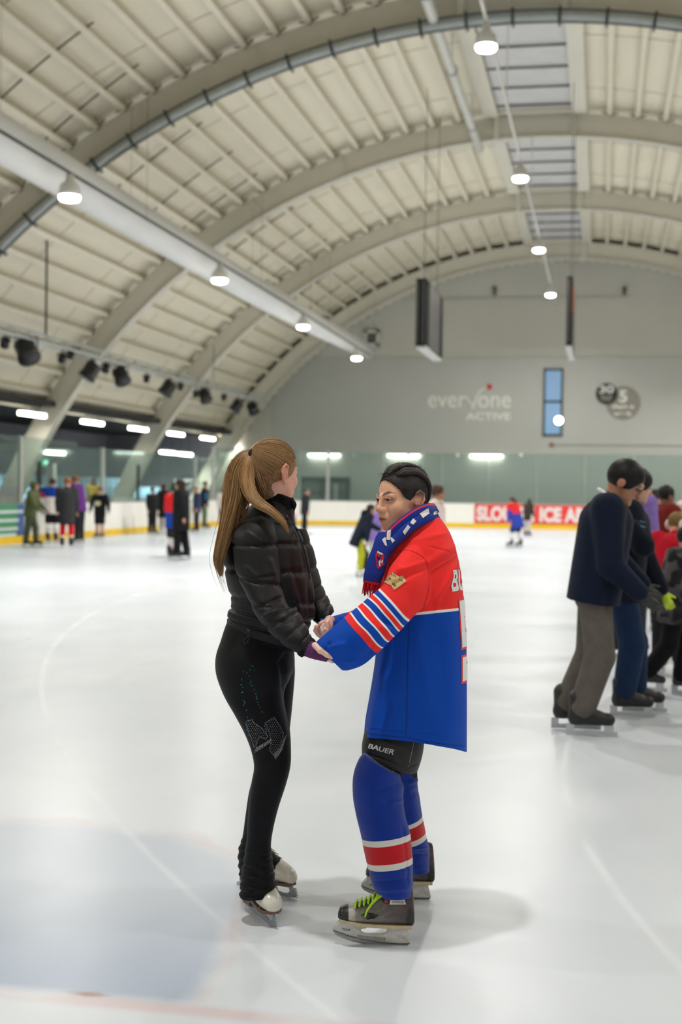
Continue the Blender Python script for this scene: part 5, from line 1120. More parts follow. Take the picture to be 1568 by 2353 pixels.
def woman_b():
    g = P(905, 2110, 4.97); root = empty('person', (g[0], g[1], 0), 'woman with braided dark hair in a red and blue hockey jersey and scarf', 'person')
    # --- head
    R = cam_frame((-math.cos(rad(33)) * math.cos(rad(6)), math.sin(rad(6)), -math.sin(rad(33))), (.05, -1, .02))
    d = 4.90; eye_l = P(893, 1149, d - .03); c = eye_l - R @ np.array([.082, .031, .0165])
    V, H = head_volume(c, R, .0017); v, q = V.nets(1)
    l = (v - c) @ R; base = lin((240, 182, 149)); col = np.tile(base, (len(v), 1))
    nz = np.array([noise.noise(Vector(p * 45)) for p in l]); fr = np.array([noise.noise(Vector(p * 420 + [9, 3, 1])) for p in l])
    col *= (1 + .05 * nz)[:, None]
    def blend(mask, cc): 
        nonlocal col
        mask = np.clip(mask, 0, 1)[:, None]; col = col * (1 - mask) + lin(cc) * mask
    for s in (-1, 1):
        dd = np.sqrt(((l[:, 0] - .07) / .03) ** 2 + ((l[:, 1] - s * .042) / .024) ** 2 + ((l[:, 2] + .012) / .022) ** 2); blend((1 - dd) * .30, (205, 122, 104))
        blend(np.clip((fr - .25) * 3, 0, 1) * np.clip(1.2 - dd, 0, 1) * .22, (130, 84, 62))
        # eyebrow: an arch above the eye
        yy = l[:, 1] * s; zc = .0365 + .006 * np.sin(np.clip((yy - .012) / .038, 0, 1) * math.pi * .8); th = .0050 * np.clip((.052 - yy) / .02, .25, 1)
        blend(np.exp(-((l[:, 2] - zc) / (th * 1.25)) ** 4) * np.clip((yy - .008) / .006, 0, 1) * np.clip((.054 - yy) / .006, 0, 1) * (l[:, 0] > .05) * .90, (46, 35, 32))
        ed = np.sqrt(((yy - .0315) / .020) ** 2 + ((l[:, 2] - .0165) / .011) ** 2); blend(((ed < 1.15) & (l[:, 0] > .06)) * .30, (120, 74, 62))
        lid = ((yy > .015) & (yy < .049) & (np.abs(l[:, 2] - (.0222 - 22 * (yy - .031) ** 2)) < .0024) & (l[:, 0] > .07)); blend(lid * .75, (40, 28, 26))
        blend(((l[:, 1] * s > .066)) * .18, (214, 120, 100))
    blend(np.clip(1 - np.sqrt(((l[:, 0] - .108) / .018) ** 2 + (l[:, 1] / .018) ** 2 + ((l[:, 2] + .014) / .014) ** 2), 0, 1) * .35, (206, 122, 104))
    lz = l[:, 2] + .0518; blend(((np.abs(l[:, 1]) < .0235) & (l[:, 0] > .074) & (lz < .0125) & (lz > -.0145)) * np.exp(-((lz + .001) / (.0088 - 9 * np.minimum(l[:, 1] ** 2, .0006))) ** 4) * .80, (186, 96, 94))
    blend((np.abs(lz - .0002) < .0012) * ((np.abs(l[:, 1]) < .025) & (l[:, 0] > .07)) * .7, (96, 48, 46))
    skull_dir = l - np.array([-.010, 0, .043]); 
    fe = np.sqrt(((l[:, 0] - .072) / .066) ** 2 + (l[:, 1] / .082) ** 2 + ((l[:, 2] + .006) / .094) ** 2); blend(np.clip((fe - .86) / .16, 0, 1) * np.clip((l[:, 2] - .008) / .02, 0, 1) * .85, (58, 44, 40))
    parts = [(v, q, col)]
    # --- trunk, arms and legs inside the clothes
    d0 = 4.97; V = Vol(P(690, 1700, 5.0) - [.12, .55, 1.55], P(1090, 1200, 5.0) + [.12, .45, .25], .012); J = lambda x, y, dd: P(x, y, dd)
    V.cone(J(962, 1270, d0), J(955, 1560, d0 + .0), .115, .11, 0); V.cone(J(955, 1560, d0), J(930, 1650, d0), .11, .09, .05)
    V.cone(J(925, 1205, d0), J(950, 1260, d0), .05, .075, .03)
    for (shx, dd, ex, ey, ed, hx, hy, hd_) in ((958, 4.82, 868, 1440, 4.70, 765, 1497, 4.69), (940, 5.12, 850, 1440, 5.12, 757, 1446, 5.06)):
        V.cone(J(shx, 1290, dd), J(ex, ey, ed), .048, .038, .04); V.cone(J(ex, ey, ed), J(hx, hy, hd_), .038, .026, .02)
    for (hx, hd_, kx, ky, kd, ax, ay, ad) in ((915, 4.90, 874, 1800, 4.80, 902, 2040, 4.75), (925, 5.04, 932, 1800, 5.14, 958, 1965, 5.22)):
        V.cone(J(hx, 1640, hd_), J(kx, ky, kd), .056, .036, .05); V.cone(J(kx, ky, kd), J(ax, ay, ad), .036, .028, .03)
    v, q = V.nets(1); parts.append((v, q, base))
    # right hand showing beyond the far cuff
    V = Vol(P(742, 1448, 5.03) - .09, P(742, 1448, 5.03) + .09, .0019); pk = lin((242, 188, 162))
    V.cone(J(765, 1440, 5.06), J(742, 1447, 5.03), .024, .027, 0, sq=(CF, 1.25))
    for i, ((x0, y0), (x1, y1), (x2, y2)) in enumerate((((740, 1434), (728, 1441), (730, 1454)), ((741, 1441), (726, 1449), (733, 1460)), ((743, 1448), (731, 1456), (739, 1465)), ((747, 1455), (738, 1461), (745, 1468)))):
        V.path([J(x0, y0, 5.02), J(x1, y1, 4.99 + .006 * i), J(x2, y2, 5.0 + .01 * i)], [.0092, .0085, .0072], .004)
    V.path([J(750, 1436, 5.03), J(744, 1430, 4.99), J(736, 1433, 4.975)], [.010, .009, .0075], .004)
    v, q = V.nets(1); parts.append((v, q, pk))
    V = Vol(P(768, 1500, 4.70) - .08, P(768, 1500, 4.70) + .08, .0024)
    V.cone(J(790, 1490, 4.69), J(768, 1499, 4.70), .026, .028, 0)
    for i in range(4): V.path([J(768 + i * 1.5, 1490 + i * 5, 4.71), J(756 + i * 2, 1494 + i * 5, 4.72), J(750 + i * 3, 1503 + i * 3, 4.745)], [.0092, .0085, .007], .004)
    V.path([J(775, 1488, 4.69), J(764, 1489, 4.68), J(755, 1494, 4.69)], [.010, .009, .0075], .004)
    v, q = V.nets(1); parts.append((v, q, base))
    body = join_parts('body', parts, mat('freckled_skin', (190, 138, 112), .46, .04, 60, attr='Col', bump=.12, bscale=500), root)
    eyes(H, R, root, (.95, .20, -.02), (58, 38, 28))
    # --- hair: swept back in plaits, with fine strands and flyaways
    V = Vol(c - [.15, .15, .12], c + [.15, .15, .17], .0025); ctr = np.array([-.010, 0, .043]); rad_ = np.array([.094, .075, .086])
    V.ell(H(*ctr), rad_ + .0035, R, 0); V.ell(H(.072, 0, -.006), (.066, .082, .094), R, .004, 's'); V.ell(H(.008, 0, -.060), (.084, .10, .060), R, .004, 's')
    V.cone(H(-.035, 0, -.055), H(-.075, 0, -.02), .032, .036, .02)
    v, q = V.nets(1); lp = (v - c) @ R; n1 = np.array([noise.noise(Vector((p[0] * 30, p[1] * 190, p[2] * 190))) for p in lp]); me = quick_mesh('hair', v, q); hm = mat('dark_braided_hair', (40, 34, 32), .5, .2, 120, attr='Col', bump=.5, bscale=260, spec=.35); set_col(me, lin((38, 32, 31)) * (1 + .3 * n1)[:, None]); hair = link('hair', me, hm, root)
    rng = np.random.default_rng(4)
    def on(dx, dy, dz, k=1.0): u = np.array([dx, dy, dz], float); u /= np.sqrt(((u / rad_) ** 2).sum()); return ctr + u * k
    rows = []
    for s in (-1, 1): rows += [([on(.066, s * .010, .064), on(.035, s * .018, .085), on(-.02, s * .022, .09), on(-.07, s * .022, .055), on(-.092, s * .018, .0), on(-.082, s * .012, -.06), np.array([-.070, s * .008, -.100])], .0150),
                               ([on(.050, s * .040, .058), on(.02, s * .050, .066), on(-.03, s * .052, .056), on(-.072, s * .040, .018), on(-.086, s * .028, -.03), on(-.078, s * .018, -.075)], .0145)]
    b = MB(); cols = []
    for r_, rr0 in rows:
        L_ = crom(r_, 90); N_ = L_ - ctr; N_ /= np.linalg.norm(N_, axis=1, keepdims=True); T_ = np.gradient(L_, axis=0); T_ /= np.linalg.norm(T_, axis=1, keepdims=True); O_ = np.cross(T_, N_); u = np.linspace(0, 1, 90); env = rr0 * np.minimum(1, .35 + u * 3.5) * (1 - .25 * u)
        for k in range(3):
            ph = u * 62 + k * 2 * math.pi / 3; pts = L_ + O_ * (env * .78 * np.sin(ph))[:, None] + N_ * (.0075 + env * .42 * np.sin(2 * ph) * .6)[:, None]; k0 = len(b.v)
            b.tube([H(*p) for p in pts], list(env * .62), 8); cols += [lin((42, 36, 35)) * rng.uniform(.8, 1.2)] * (len(b.v) - k0)
    me = b.mesh('braids'); set_col(me, np.array(cols)); link('braids', me, hm, hair, True)
    b = MB(); cols = []
    for i in range(650):
        s = 1 if rng.random() < .72 else -1; a = rng.uniform(0, 1)
        p0 = np.array([.070 - .052 * a, s * (.004 + .070 * a ** .8), .090 - .076 * a ** 1.35]) - ctr + rng.normal(0, .0025, 3); row = rows[1 if s > 0 else 3][0] if rng.random() < .6 else rows[0 if s > 0 else 2][0]; L_ = crom(row, 20); j = int(np.clip(3 + a * 11 + rng.normal(0, 2), 1, 16)); p1 = L_[j] - ctr; a0, a1 = p0 / np.linalg.norm(p0), p1 / np.linalg.norm(p1); om = math.acos(np.clip(a0.dot(a1), -1, 1)) + 1e-4; pts = []
        for t in np.linspace(0, 1, 8):
            w = (math.sin((1 - t) * om) * a0 + math.sin(t * om) * a1) / math.sin(om); pts.append(H(*on(*w, 1.010 + .050 * min(1, t * 2.5))))
        k0 = len(b.v); b.tube(pts, [.0003] + [rng.uniform(.0005, .001)] * 6 + [.0006], 3, False); cols += [lin((46, 39, 37)) * rng.uniform(.6, 1.5)] * (len(b.v) - k0)
    for i in range(170):
        u = np.array([rng.uniform(-.09, .06), rng.uniform(-.05, .06), rng.uniform(.03, .10)]); p = on(*u, 1.06); n_ = (p - ctr) / np.linalg.norm(p - ctr); t_ = rng.normal(0, 1, 3); t_ -= n_ * t_.dot(n_); t_ /= np.linalg.norm(t_); ln = rng.uniform(.008, .022); top_ = u[2] > .085 and abs(u[0]) < .05; k0 = len(b.v)
        b.tube([H(*(p + n_ * .004)), H(*(p + n_ * (.006 + ln * .45) + t_ * ln * .35)), H(*(p + n_ * (.006 + ln * (.7 if not top_ else .95)) + t_ * ln * .8))], [.0004, .00032, .0002], 3, False); cols += [lin((190, 176, 156) if top_ else (64, 54, 50))] * (len(b.v) - k0)  # crown wisps coloured pale: backlight put into the hair colour
    for i in range(60):
        p0 = on(.036 + rng.normal(0, .008), .064, .026 + rng.normal(0, .012), 1.02); k0 = len(b.v); b.tube([H(*p0), H(*(p0 + [.004, .004, -.012])), H(*(p0 + [.0 + rng.normal(0, .003), .005, -.026]))], [.0003, .0003, .0002], 3, False); cols += [lin((60, 48, 44))] * (len(b.v) - k0)
    me = b.mesh('hair_strands'); set_col(me, np.array(cols)); link('hair_strands', me, hm, hair, True)
    # --- jersey
    body_ctrl = [(954, 1709, 120, 4.97, .235, 8.0, 2.3), (956, 1660, 117, 4.97, .235, 4, 2.3), (961, 1600, 112, 4.97, .23, 2, 2.3), (968, 1500, 104, 4.97, .225, 0, 2.3), (968, 1400, 99, 4.97, .22, 0, 2.2), (964, 1330, 97, 4.97, .215, -2, 2.2), (960, 1280, 92, 4.97, .205, -6, 2.2), (958, 1245, 80, 4.97, .185, -14, 2.1), (956, 1218, 62, 4.97, .135, -26, 2.0), (953, 1203, 53, 4.96, .098, -33, 2.0), (951, 1196, 50, 4.95, .088, -35, 2.0)]
    def mod(t, th): return 1 + .012 * np.sin(th * 5 + 1.2) * (1 - t) ** 2 + .008 * np.sin(th * 9 - t * 4) * (1 - t)
    L = Loft(body_ctrl, 240, 240, mod)
    L.rough(.007, 5.5, (1, 1, .5), 3)
    L.folds([(905, 1345, 1050, 1250, 9, .004), (890, 1400, 985, 1300, 8, .006), (985, 1405, 1062, 1330, 10, -.006), (1000, 1395, 1050, 1290, 7, .006), (935, 1245, 1030, 1225, 6, .003), (985, 1255, 1050, 1275, 2.2, -.0022), (985, 1300, 1056, 1268, 2.0, -.0022), (938, 1420, 934, 1700, 1.8, -.003),
             (880, 1520, 920, 1690, 12, .006), (960, 1450, 990, 1640, 14, .006), (1010, 1430, 1030, 1700, 16, -.005), (900, 1600, 870, 1690, 9, -.004), (840, 1683, 935, 1696, 1.6, -.002), (935, 1696, 1072, 1712, 1.6, -.002), (905, 1265, 960, 1215, 5, .003), (893, 1300, 935, 1240, 4, -.0035)])
    up_ = np.clip(1 - L.T / .22, 0, 1) ** 1.6 * np.clip(-np.sin(L.TH), 0, 1) ** 1.2 * .043; L.V = L.V - CD * up_[..., None]; LB = L; LBN = L.normals()
    me = L.mesh('jersey', (False, False)); v = mverts(me); pz = vproj(v); set_f(me, 's', pz[:, 1] - 1406 + (pz[:, 0] - 1000) * .105 + 0 * pz[:, 1])
    zz = v[:, 2]; z0 = P(1020, 1405, 4.85)[2]; set_f(me, 's', (z0 - zz) * 640)
    jm = band_mat('jersey_cloth', 's', [(-400, RED), (-4, WHITE), (2, BLUE)], -400, 400, .75, 1400, .2, .2, .02)
    me_j = me; jersey = link('jersey', me, jm, root); sol = jersey.modifiers.new('thick', 'SOLIDIFY'); sol.thickness = .003; sol.offset = -1
    bj = bvh_of(me)
    # sleeves
    st = [(-200, RED), (-3, WHITE), (2, BLUE), (14, WHITE), (18, RED), (27, WHITE), (31, BLUE), (45, WHITE), (49, RED), (62, WHITE), (66, BLUE), (83, WHITE), (87, RED), (102, BLUE)]
    near = [(993, 1292, 50, 4.90, .06, 74, 2.0), (978, 1305, 62, 4.83, .095, 70, 2.0), (953, 1327, 67, 4.765, .098, 64, 2.0), (929, 1355, 61, 4.73, .090, 59, 2.1), (910, 1387, 51, 4.70, .085, 56.6, 2.1), (875, 1420, 52, 4.68, .085, 54, 2.1), (838, 1454, 55, 4.66, .085, 52, 2.2), (800, 1483, 55, 4.66, .078, 50, 2.2), (770, 1501, 49, 4.67, .070, 48, 2.2), (757, 1507, 44, 4.675, .064, 47, 2.2)]
    far = [(935, 1310, 50, 5.12, .08, 66, 2.0), (890, 1385, 46, 5.12, .075, 62, 2.0), (840, 1432, 40, 5.10, .07, 58, 2.1), (795, 1440, 32, 5.08, .06, 66, 2.1), (765, 1440, 26, 5.06, .052, 62, 2.1), (746, 1440, 21, 5.05, .046, 60, 2.1)]
    sl = []
    for nm, ct, fo in (('sleeve', near, [(925, 1300, 905, 1340, 7, .006), (958, 1310, 900, 1330, 5, -.005), (985, 1288, 905, 1318, 4, .006), (982, 1300, 900, 1345, 5, -.005), (905, 1438, 845, 1400, 10, -.004), (905, 1450, 870, 1440, 6, .006), (800, 1480, 745, 1490, 7, .006), (760, 1475, 748, 1495, 4, -.006), (840, 1480, 800, 1530, 10, .005), (862, 1470, 850, 1512, 6, -.004), (780, 1522, 855, 1505, 3, .004), (880, 1425, 912, 1440, 5, -.005)]), ('sleeve', far, [(790, 1415, 785, 1450, 6, .006), (800, 1420, 800, 1450, 4, -.006), (765, 1425, 770, 1455, 5, .005)])):
        L = Loft(ct, 110, 96, (lambda t, th: 1 + .02 * np.sin(th * 3 + t * 9) * min(1, 3 * t)) if ct is near else None); L.rough(.005, 9, (1, 1, 1), 1 if ct is near else 2); L.folds(fo)
        if ct is near: L.V[:10] += 0
        me = L.mesh(nm, (True, False)); v = mverts(me); p0 = P(910, 1394, 4.70); s_ = ((v - p0) @ (-.735 * CR + .678 * CD)) * FPX / 4.69
        wob = np.array([noise.noise(Vector(p * 14)) for p in v]) * 3.0; set_f(me, 's', s_ + wob)
        o = link(nm, me, band_mat('sleeve_cloth', 's', st, -200, 300, .75, 1400, .2, .2, .02), jersey); sl.append(o); so = o.modifiers.new('thick', 'SOLIDIFY'); so.thickness = .003; so.offset = -1
    bs = bvh_of(sl[0])
    # lettering on the jersey back, wrapped around it
    def wrap(s, tc, yc, width, height, m, name, th0, bold, eps):
        me = text_mesh(s, 1, .0, bold, 'LEFT') if isinstance(s, str) else s; bm = bmesh.new(); bm.from_mesh(me); bmesh.ops.subdivide_edges(bm, edges=bm.edges[:], cuts=3 if isinstance(s, str) else 0, use_grid_fill=True) if isinstance(s, str) else None; bm.to_mesh(me); bm.free()
        co = np.array([q.co[:] for q in me.vertices]); x0, x1, y0, y1 = co[:, 0].min(), co[:, 0].max(), co[:, 1].min(), co[:, 1].max()
        for q in me.vertices:
            u = (q.co.x - x0) / (x1 - x0) * width; w = (q.co.y - y0) / (y1 - y0); ang = th0 + u; yy = yc - (w - .5) * height
            i = np.argmin(np.abs(vproj(LB.V[:, 0])[:, 1] - yy)); ang_i = (ang % (2 * math.pi)) / (2 * math.pi) * LB.seg; k0 = int(ang_i) % LB.seg; fr_ = ang_i - int(ang_i)
            i2 = min(max(i, 1), LB.n - 2); ys_ = vproj(LB.V[i2 - 1:i2 + 2, 0])[:, 1]; 
            pt = LB.V[i, k0] * (1 - fr_) + LB.V[i, (k0 + 1) % LB.seg] * fr_; tg = (LB.V[i2 + 1, k0] - LB.V[i2 - 1, k0]); f_ = (yy - ys_[1]) / (ys_[2] - ys_[0]); nn = LBN[i, k0]; q.co = Vector(pt + tg * f_ + nn * eps)
        return link(name, me, m, jersey)
    wm = mat('white_twill', (236, 236, 238), .6, .03, 60); rm = mat('red_twill', RED, .6, .03, 60)
    wrap('BLA', 0, 1329, 1.1, 48, wm, 'lettering', -.86, .03, .0018)
    block = [(.0, .50, .26, 1.0), (.0, .80, 1.0, 1.0), (.74, .0, 1.0, 1.0), (.0, .42, 1.0, .60), (.0, .0, 1.0, .20), (.0, .0, .26, .30)]
    for grow, m_, nm, eps in ((.045, rm, 'number_outline', .0016), (0, wm, 'number', .0028)):
        b = MB(); b.add([], [])
        for x0, y0, x1, y1 in block:
            x0 -= grow * 1.3; x1 += grow * 1.3; y0 -= grow * .6; y1 += grow * .6; nx, ny = max(2, int((x1 - x0) * 12)), max(2, int((y1 - y0) * 16)); b.add([(x0 + (x1 - x0) * i / nx, y0 + (y1 - y0) * j / ny, 0) for i in range(nx + 1) for j in range(ny + 1)], [(i * (ny + 1) + j, (i + 1) * (ny + 1) + j, (i + 1) * (ny + 1) + j + 1, i * (ny + 1) + j + 1) for i in range(nx) for j in range(ny)])
        wrap(b.mesh(nm), 0, 1465, .95 + grow * 2, 180 + grow * 220, m_, nm, -.64 - grow, 0, eps)
    def seam(pts, bv, m, parent, n=26, r=.0011):
        b = MB(); q = [drop(bv, x, y, .0006) for x, y in crom(pts, n)]; q = [p[0] for p in q if p]
        if len(q) > 2: b.tube(q, r, 5); b.build('seam', m, parent, True)
    bj = bvh_of(me_j); sr, sb_ = mat('dark_red_seam', (176, 24, 26), .8, .05, 60), mat('dark_blue_seam', (2, 40, 116), .8, .05, 60)
    seam([(939, 1425), (937, 1500), (935, 1600), (934, 1694)], bj, sb_, jersey); seam([(990, 1316), (1010, 1302), (1035, 1288), (1056, 1272)], bj, sr, jersey); seam([(845, 1684), (890, 1691), (934, 1695)], bj, sb_, jersey, 26, .0009); seam([(938, 1696), (990, 1706), (1040, 1712), (1068, 1714)], bj, sb_, jersey, 26, .0009)
    ba = bvh_of(me_j, sl[0]); seam([(908, 1272), (930, 1264), (955, 1270), (978, 1288), (986, 1325), (983, 1365), (972, 1400)], ba, sr, jersey, 40)
    # gold patch with letters on the sleeve
    gm = mat('gold_patch', (206, 172, 112), .5, .08, 60)
    pt = None
    for quad in (((903, 1315), (917, 1325), (899, 1346), (884, 1338)), ((924, 1322), (934, 1336), (906, 1357), (895, 1338))):
        o = grid_patch(quad, bs, 'patch', gm, sl[0], 8, .003); pt = o or pt
    for ch, (x, y), a, k in (('E', (886, 1337), -62, 12), ('I', (894, 1336), -60, 9), ('V', (899, 1335), -55, 10), ('E', (906, 1349), -40, 12)):
        me = text_mesh(ch, 1, .001, .0, 'LEFT'); ca, sa = math.cos(rad(a)), math.sin(rad(a)); decal(me, bs, (x, y), (k * ca, k * sa), (k * sa, -k * ca), 'lettering', mat('black_print', (26, 25, 27), .5, 0), pt or sl[0], .0045, 1)
    for (x, y) in ((902, 1318), (906, 1321), (910, 1324), (917, 1329), (921, 1332), (925, 1334)):
        grid_patch(((x, y), (x + 1.3, y + .7), (x - .6, y + 4.5), (x - 1.9, y + 3.8)), bs, 'tick_mark', MATS['black_print'], pt or sl[0], 2, .0045)
    # --- scarf
    b0 = [(1003, 1170, 12, 4.99, .05, 60), (985, 1172, 14, 4.90, .03, 62), (960, 1183, 15, 4.855, .022, 60), (935, 1200, 15, 4.835, .02, 57), (912, 1219, 15, 4.825, .02, 52), (893, 1240, 15, 4.82, .022, 46)]
    L = Loft([(x, y - 3, w, dd, hd_, ro, 2.6) for x, y, w, dd, hd_, ro in b0], 60, 40); me = L.mesh('scarf'); set_f(me, 's', np.concatenate([(np.cos(L.TH) + 1).ravel(), np.zeros(200)]))
    sm = band_mat('scarf_knit', 's', [(0, (16, 46, 140)), (.25, (214, 40, 60)), (.55, (16, 46, 140))], 0, 2.001, .9, 700, .5)
    a = np.concatenate([(np.cos(L.TH) + 1).ravel(), np.ones(200)]); set_f_over(me, 's', a); scarf = link('scarf', me, sm, root)
    blue_k = mat('blue_scarf_knit', (16, 50, 148), .9, .08, 60, bump=.5, bscale=700); wk = mat('white_scarf_knit', (228, 224, 220), .9, .05, 60, bump=.5, bscale=700)
    L2 = Loft([(1006, 1184, 14, 4.99, .06, 62), (988, 1186, 14, 4.885, .032, 62), (962, 1198, 13, 4.835, .02, 58), (938, 1215, 13, 4.815, .018, 54), (916, 1235, 13, 4.805, .018, 50), (897, 1258, 12, 4.80, .02, 50), (880, 1282, 10, 4.80, .02, 52)], 60, 40); o2 = link('scarf_fold', L2.mesh('scarf_fold'), blue_k, scarf)
    L3 = Loft([(886, 1222, 15, 4.83, .022, -5, 2.6), (884, 1238, 20, 4.815, .02, 4, 2.6), (878, 1262, 22, 4.80, .018, 8, 2.8), (868, 1290, 23, 4.79, .016, 12, 2.8), (861, 1315, 22, 4.785, .016, 14, 2.8), (855, 1336, 20, 4.785, .016, 10, 2.8)], 50, 48); L3.rough(.003, 14, (1, 1, 1), 8); o3 = link('scarf_end', L3.mesh('scarf_end'), blue_k, scarf)
    bsc = bvh_of(me, o2, o3)
    for quad in (((988, 1164), (1002, 1160), (1003, 1172), (990, 1178)), ((964, 1180), (984, 1168), (987, 1180), (972, 1191)), ((943, 1202), (950, 1192), (957, 1198), (950, 1206)), ((926, 1222), (938, 1206), (943, 1212), (930, 1229)), ((891, 1220), (899, 1217), (897, 1242), (888, 1240)), ((878, 1240), (886, 1234), (890, 1256), (884, 1252)), ((900, 1234), (908, 1242), (902, 1248), (899, 1240)), ((996, 1176), (1004, 1174), (1003, 1182), (996, 1184))):
        grid_patch(quad, bsc, 'knitted_letter', wk, scarf, 6, .002)
    rk = mat('red_knit', (206, 30, 44), .9, .08, 60, bump=.4, bscale=700)
    for m_, k in ((rk, 0), (wk, 1)):
        for quad in ((((866, 1268), (874, 1276), (872, 1281), (863, 1274)), ((872, 1287), (882, 1276), (884, 1281), (875, 1293)), ((863, 1275), (866, 1276), (869, 1306), (866, 1303)), ((868, 1303), (882, 1293), (884, 1296), (869, 1308)), ((874, 1281), (881, 1272), (883, 1275), (877, 1284))), (((868, 1266), (880, 1272), (878, 1276), (867, 1270)), ((870, 1290), (875, 1286), (874, 1302), (871, 1301)), ((876, 1290), (881, 1285), (880, 1292), (877, 1296))))[k]:
            grid_patch(quad, bsc, 'crest_shape', m_, scarf, 4, .0022 + .0008 * k)
    b = MB(); rng = np.random.default_rng(9)
    for i in range(34):
        a = i / 33; x0, y0 = 838 + a * 36, 1332 + a * 9; k = rng.normal(0, 1.0); b.tube([P(x0 + 2, y0 - 4, 4.785), P(x0 - 1 + k, y0 + 12, 4.78 + rng.uniform(-.012, .012)), P(x0 - 4 + k * 2, y0 + 28 + rng.uniform(0, 8), 4.78 + rng.uniform(-.012, .012))], [.0026, .003, .0012], 5)
    L4 = Loft([(856, 1330, 20, 4.785, .016, 13, 2.8), (853, 1342, 19, 4.785, .014, 13, 2.8)], 8, 30); v_, q_ = L4.vq(); b.add(v_, [tuple(dict.fromkeys(f)) for f in q_.tolist()]); b.build('fringe', rk, scarf, True)
    # --- shorts, tights, socks
    bk = mat('black_nylon', (26, 25, 26), .6, .1, 20, bump=.4, bscale=50)
    L = Loft([(912, 1650, 66, 4.97, .17, 0, 2.2), (906, 1690, 70, 4.96, .175, 4, 2.2), (902, 1718, 71, 4.955, .175, 10, 2.2), (897, 1745, 68, 4.95, .172, 17, 2.2), (895, 1750, 66, 4.95, .165, 18, 2.2)], 60, 80); L.rough(.005, 8, (1, 1, 1), 5); L.folds([(832, 1728, 935, 1764, 1.6, -.003), (935, 1764, 962, 1752, 1.6, -.003), (880, 1700, 920, 1750, 10, .004)])
    me = L.mesh('hockey_shorts'); shorts = link('hockey_shorts', me, bk, root); bsh = bvh_of(me)
    me = text_mesh('BAUER', 1, .001, .012, 'LEFT', shear=.12); xs = [q.co.x for q in me.vertices]; k = 58 / (max(xs) - min(xs)); ky = k * .80; decal(me, bsh, (847, 1719), (k * .974, k * .25), (ky * .20, -ky * .98), 'lettering', mat('silver_print', (206, 206, 208), .5, .05), shorts, .0045, 3)
    b = MB(); pts = [drop(bsh, x, y, .001) for x, y in ((951, 1706), (947, 1725), (943, 1742), (938, 1762))]; b.tube([p[0] for p in pts if p], .0014, 5); b.build('piping', mat('grey_piping', (150, 148, 144), .5, .05), shorts)
    L = Loft([(892, 1728, 42, 4.90, .07, 15), (885, 1757, 42, 4.87, .07, 15), (878, 1790, 44, 4.815, .066, 15)], 30, 48); o = link('tights', L.mesh('tights'), mat('black_knit', (20, 20, 22), .85, .1, 40), root); L = Loft([(915, 1700, 42, 5.06, .07, 0), (924, 1740, 34, 5.08, .066, 0), (930, 1790, 30, 5.12, .062, 0)], 30, 40); link('tights', L.mesh('tights'), MATS['black_knit'], root)
    SB, SR, SW = (6, 50, 148), (196, 22, 34), (224, 220, 214)
    for nm, ct, sl_, x0, stp, fo in (('hockey_sock', [(878, 1756, 49, 4.80, .080, 30, 2.1), (874, 1770, 55, 4.80, .085, 26, 2.1), (870, 1796, 59, 4.79, .088, 12, 2.1), (869, 1836, 57, 4.78, .085, 2, 2.1), (877, 1880, 55.5, 4.77, .08, -4, 2.1), (887, 1920, 56, 4.765, .078, -7, 2.1), (893, 1960, 54, 4.76, .076, -8, 2.1), (899, 2000, 51, 4.755, .074, -5, 2.1), (904, 2036, 46, 4.75, .07, -2, 2.1), (908, 2056, 41, 4.75, .064, 0, 2.1)], -.13, 889, [(-400, SB), (1918, SW), (1931, SR), (1971, SW), (1984, SB)], [(860, 1820, 922, 1800, 5, -.004), (895, 1848, 930, 1838, 4, .005), (880, 1842, 926, 1852, 5, -.005), (925, 1890, 940, 2040, 2, -.003), (850, 2010, 945, 2000, 5, .003), (860, 2030, 948, 2020, 5, -.004), (870, 2045, 945, 2042, 4, .004)]),
                             ('hockey_sock', [(926, 1762, 28, 5.10, .07, 0), (932, 1800, 29, 5.13, .07, 0), (940, 1850, 27, 5.16, .068, -5), (946, 1890, 27, 5.18, .066, -15), (954, 1925, 27, 5.20, .066, -20), (960, 1955, 27, 5.22, .062, -12), (962, 1985, 25, 5.235, .058, -8), (964, 2003, 22, 5.24, .05, -5)], -.40, 955, [(-400, SB), (1875, SW), (1887, SR), (1921, SW), (1933, SB)], [(940, 1800, 962, 1790, 4, .005), (945, 1825, 965, 1815, 4, -.004), (950, 1950, 985, 1945, 4, .005), (950, 1965, 985, 1965, 4, -.004)])):
        L = Loft(ct, 90, 72, lambda t, th: 1 + .012 * np.sin(t * 60) * (t > .8)); L.rough(.003, 16, (1, 1, 1), 2); L.folds(fo); me = L.mesh(nm); v = mverts(me); pz = vproj(v)
        # follow the knitted bands round the leg: measured along the leg itself
        dmean = ct[4][3]; z_ = (v - P(x0, 1940, dmean)) @ CD * FPX / dmean + 1940; x_ = (v - P(x0, 1940, dmean)) @ CR * FPX / dmean; set_f(me, 's', z_ - sl_ * x_)
        link(nm, me, band_mat(nm + ('_near' if x0 == 889 else '_far'), 's', stp, 1500, 2200, .92, 900, .6, .2, .3), root)
    # --- skates
    near_sk = hockey_skate(root)
    far_sk = copy_tree(near_sk, root); off = P(977, 2046, 5.27) - P(928, 2150, 4.74)
    off[2] = 0.0; far_sk.matrix_local = Matrix.Translation(Vector(off)) @ near_sk.matrix_local
    for o in far_sk.children: o.matrix_parent_inverse = o.matrix_parent_inverse
    return root
def set_f_over(me, name, arr):
    me.attributes[name].data.foreach_set('value', np.resize(np.asarray(arr, np.float32), len(me.vertices)))
woman_b()
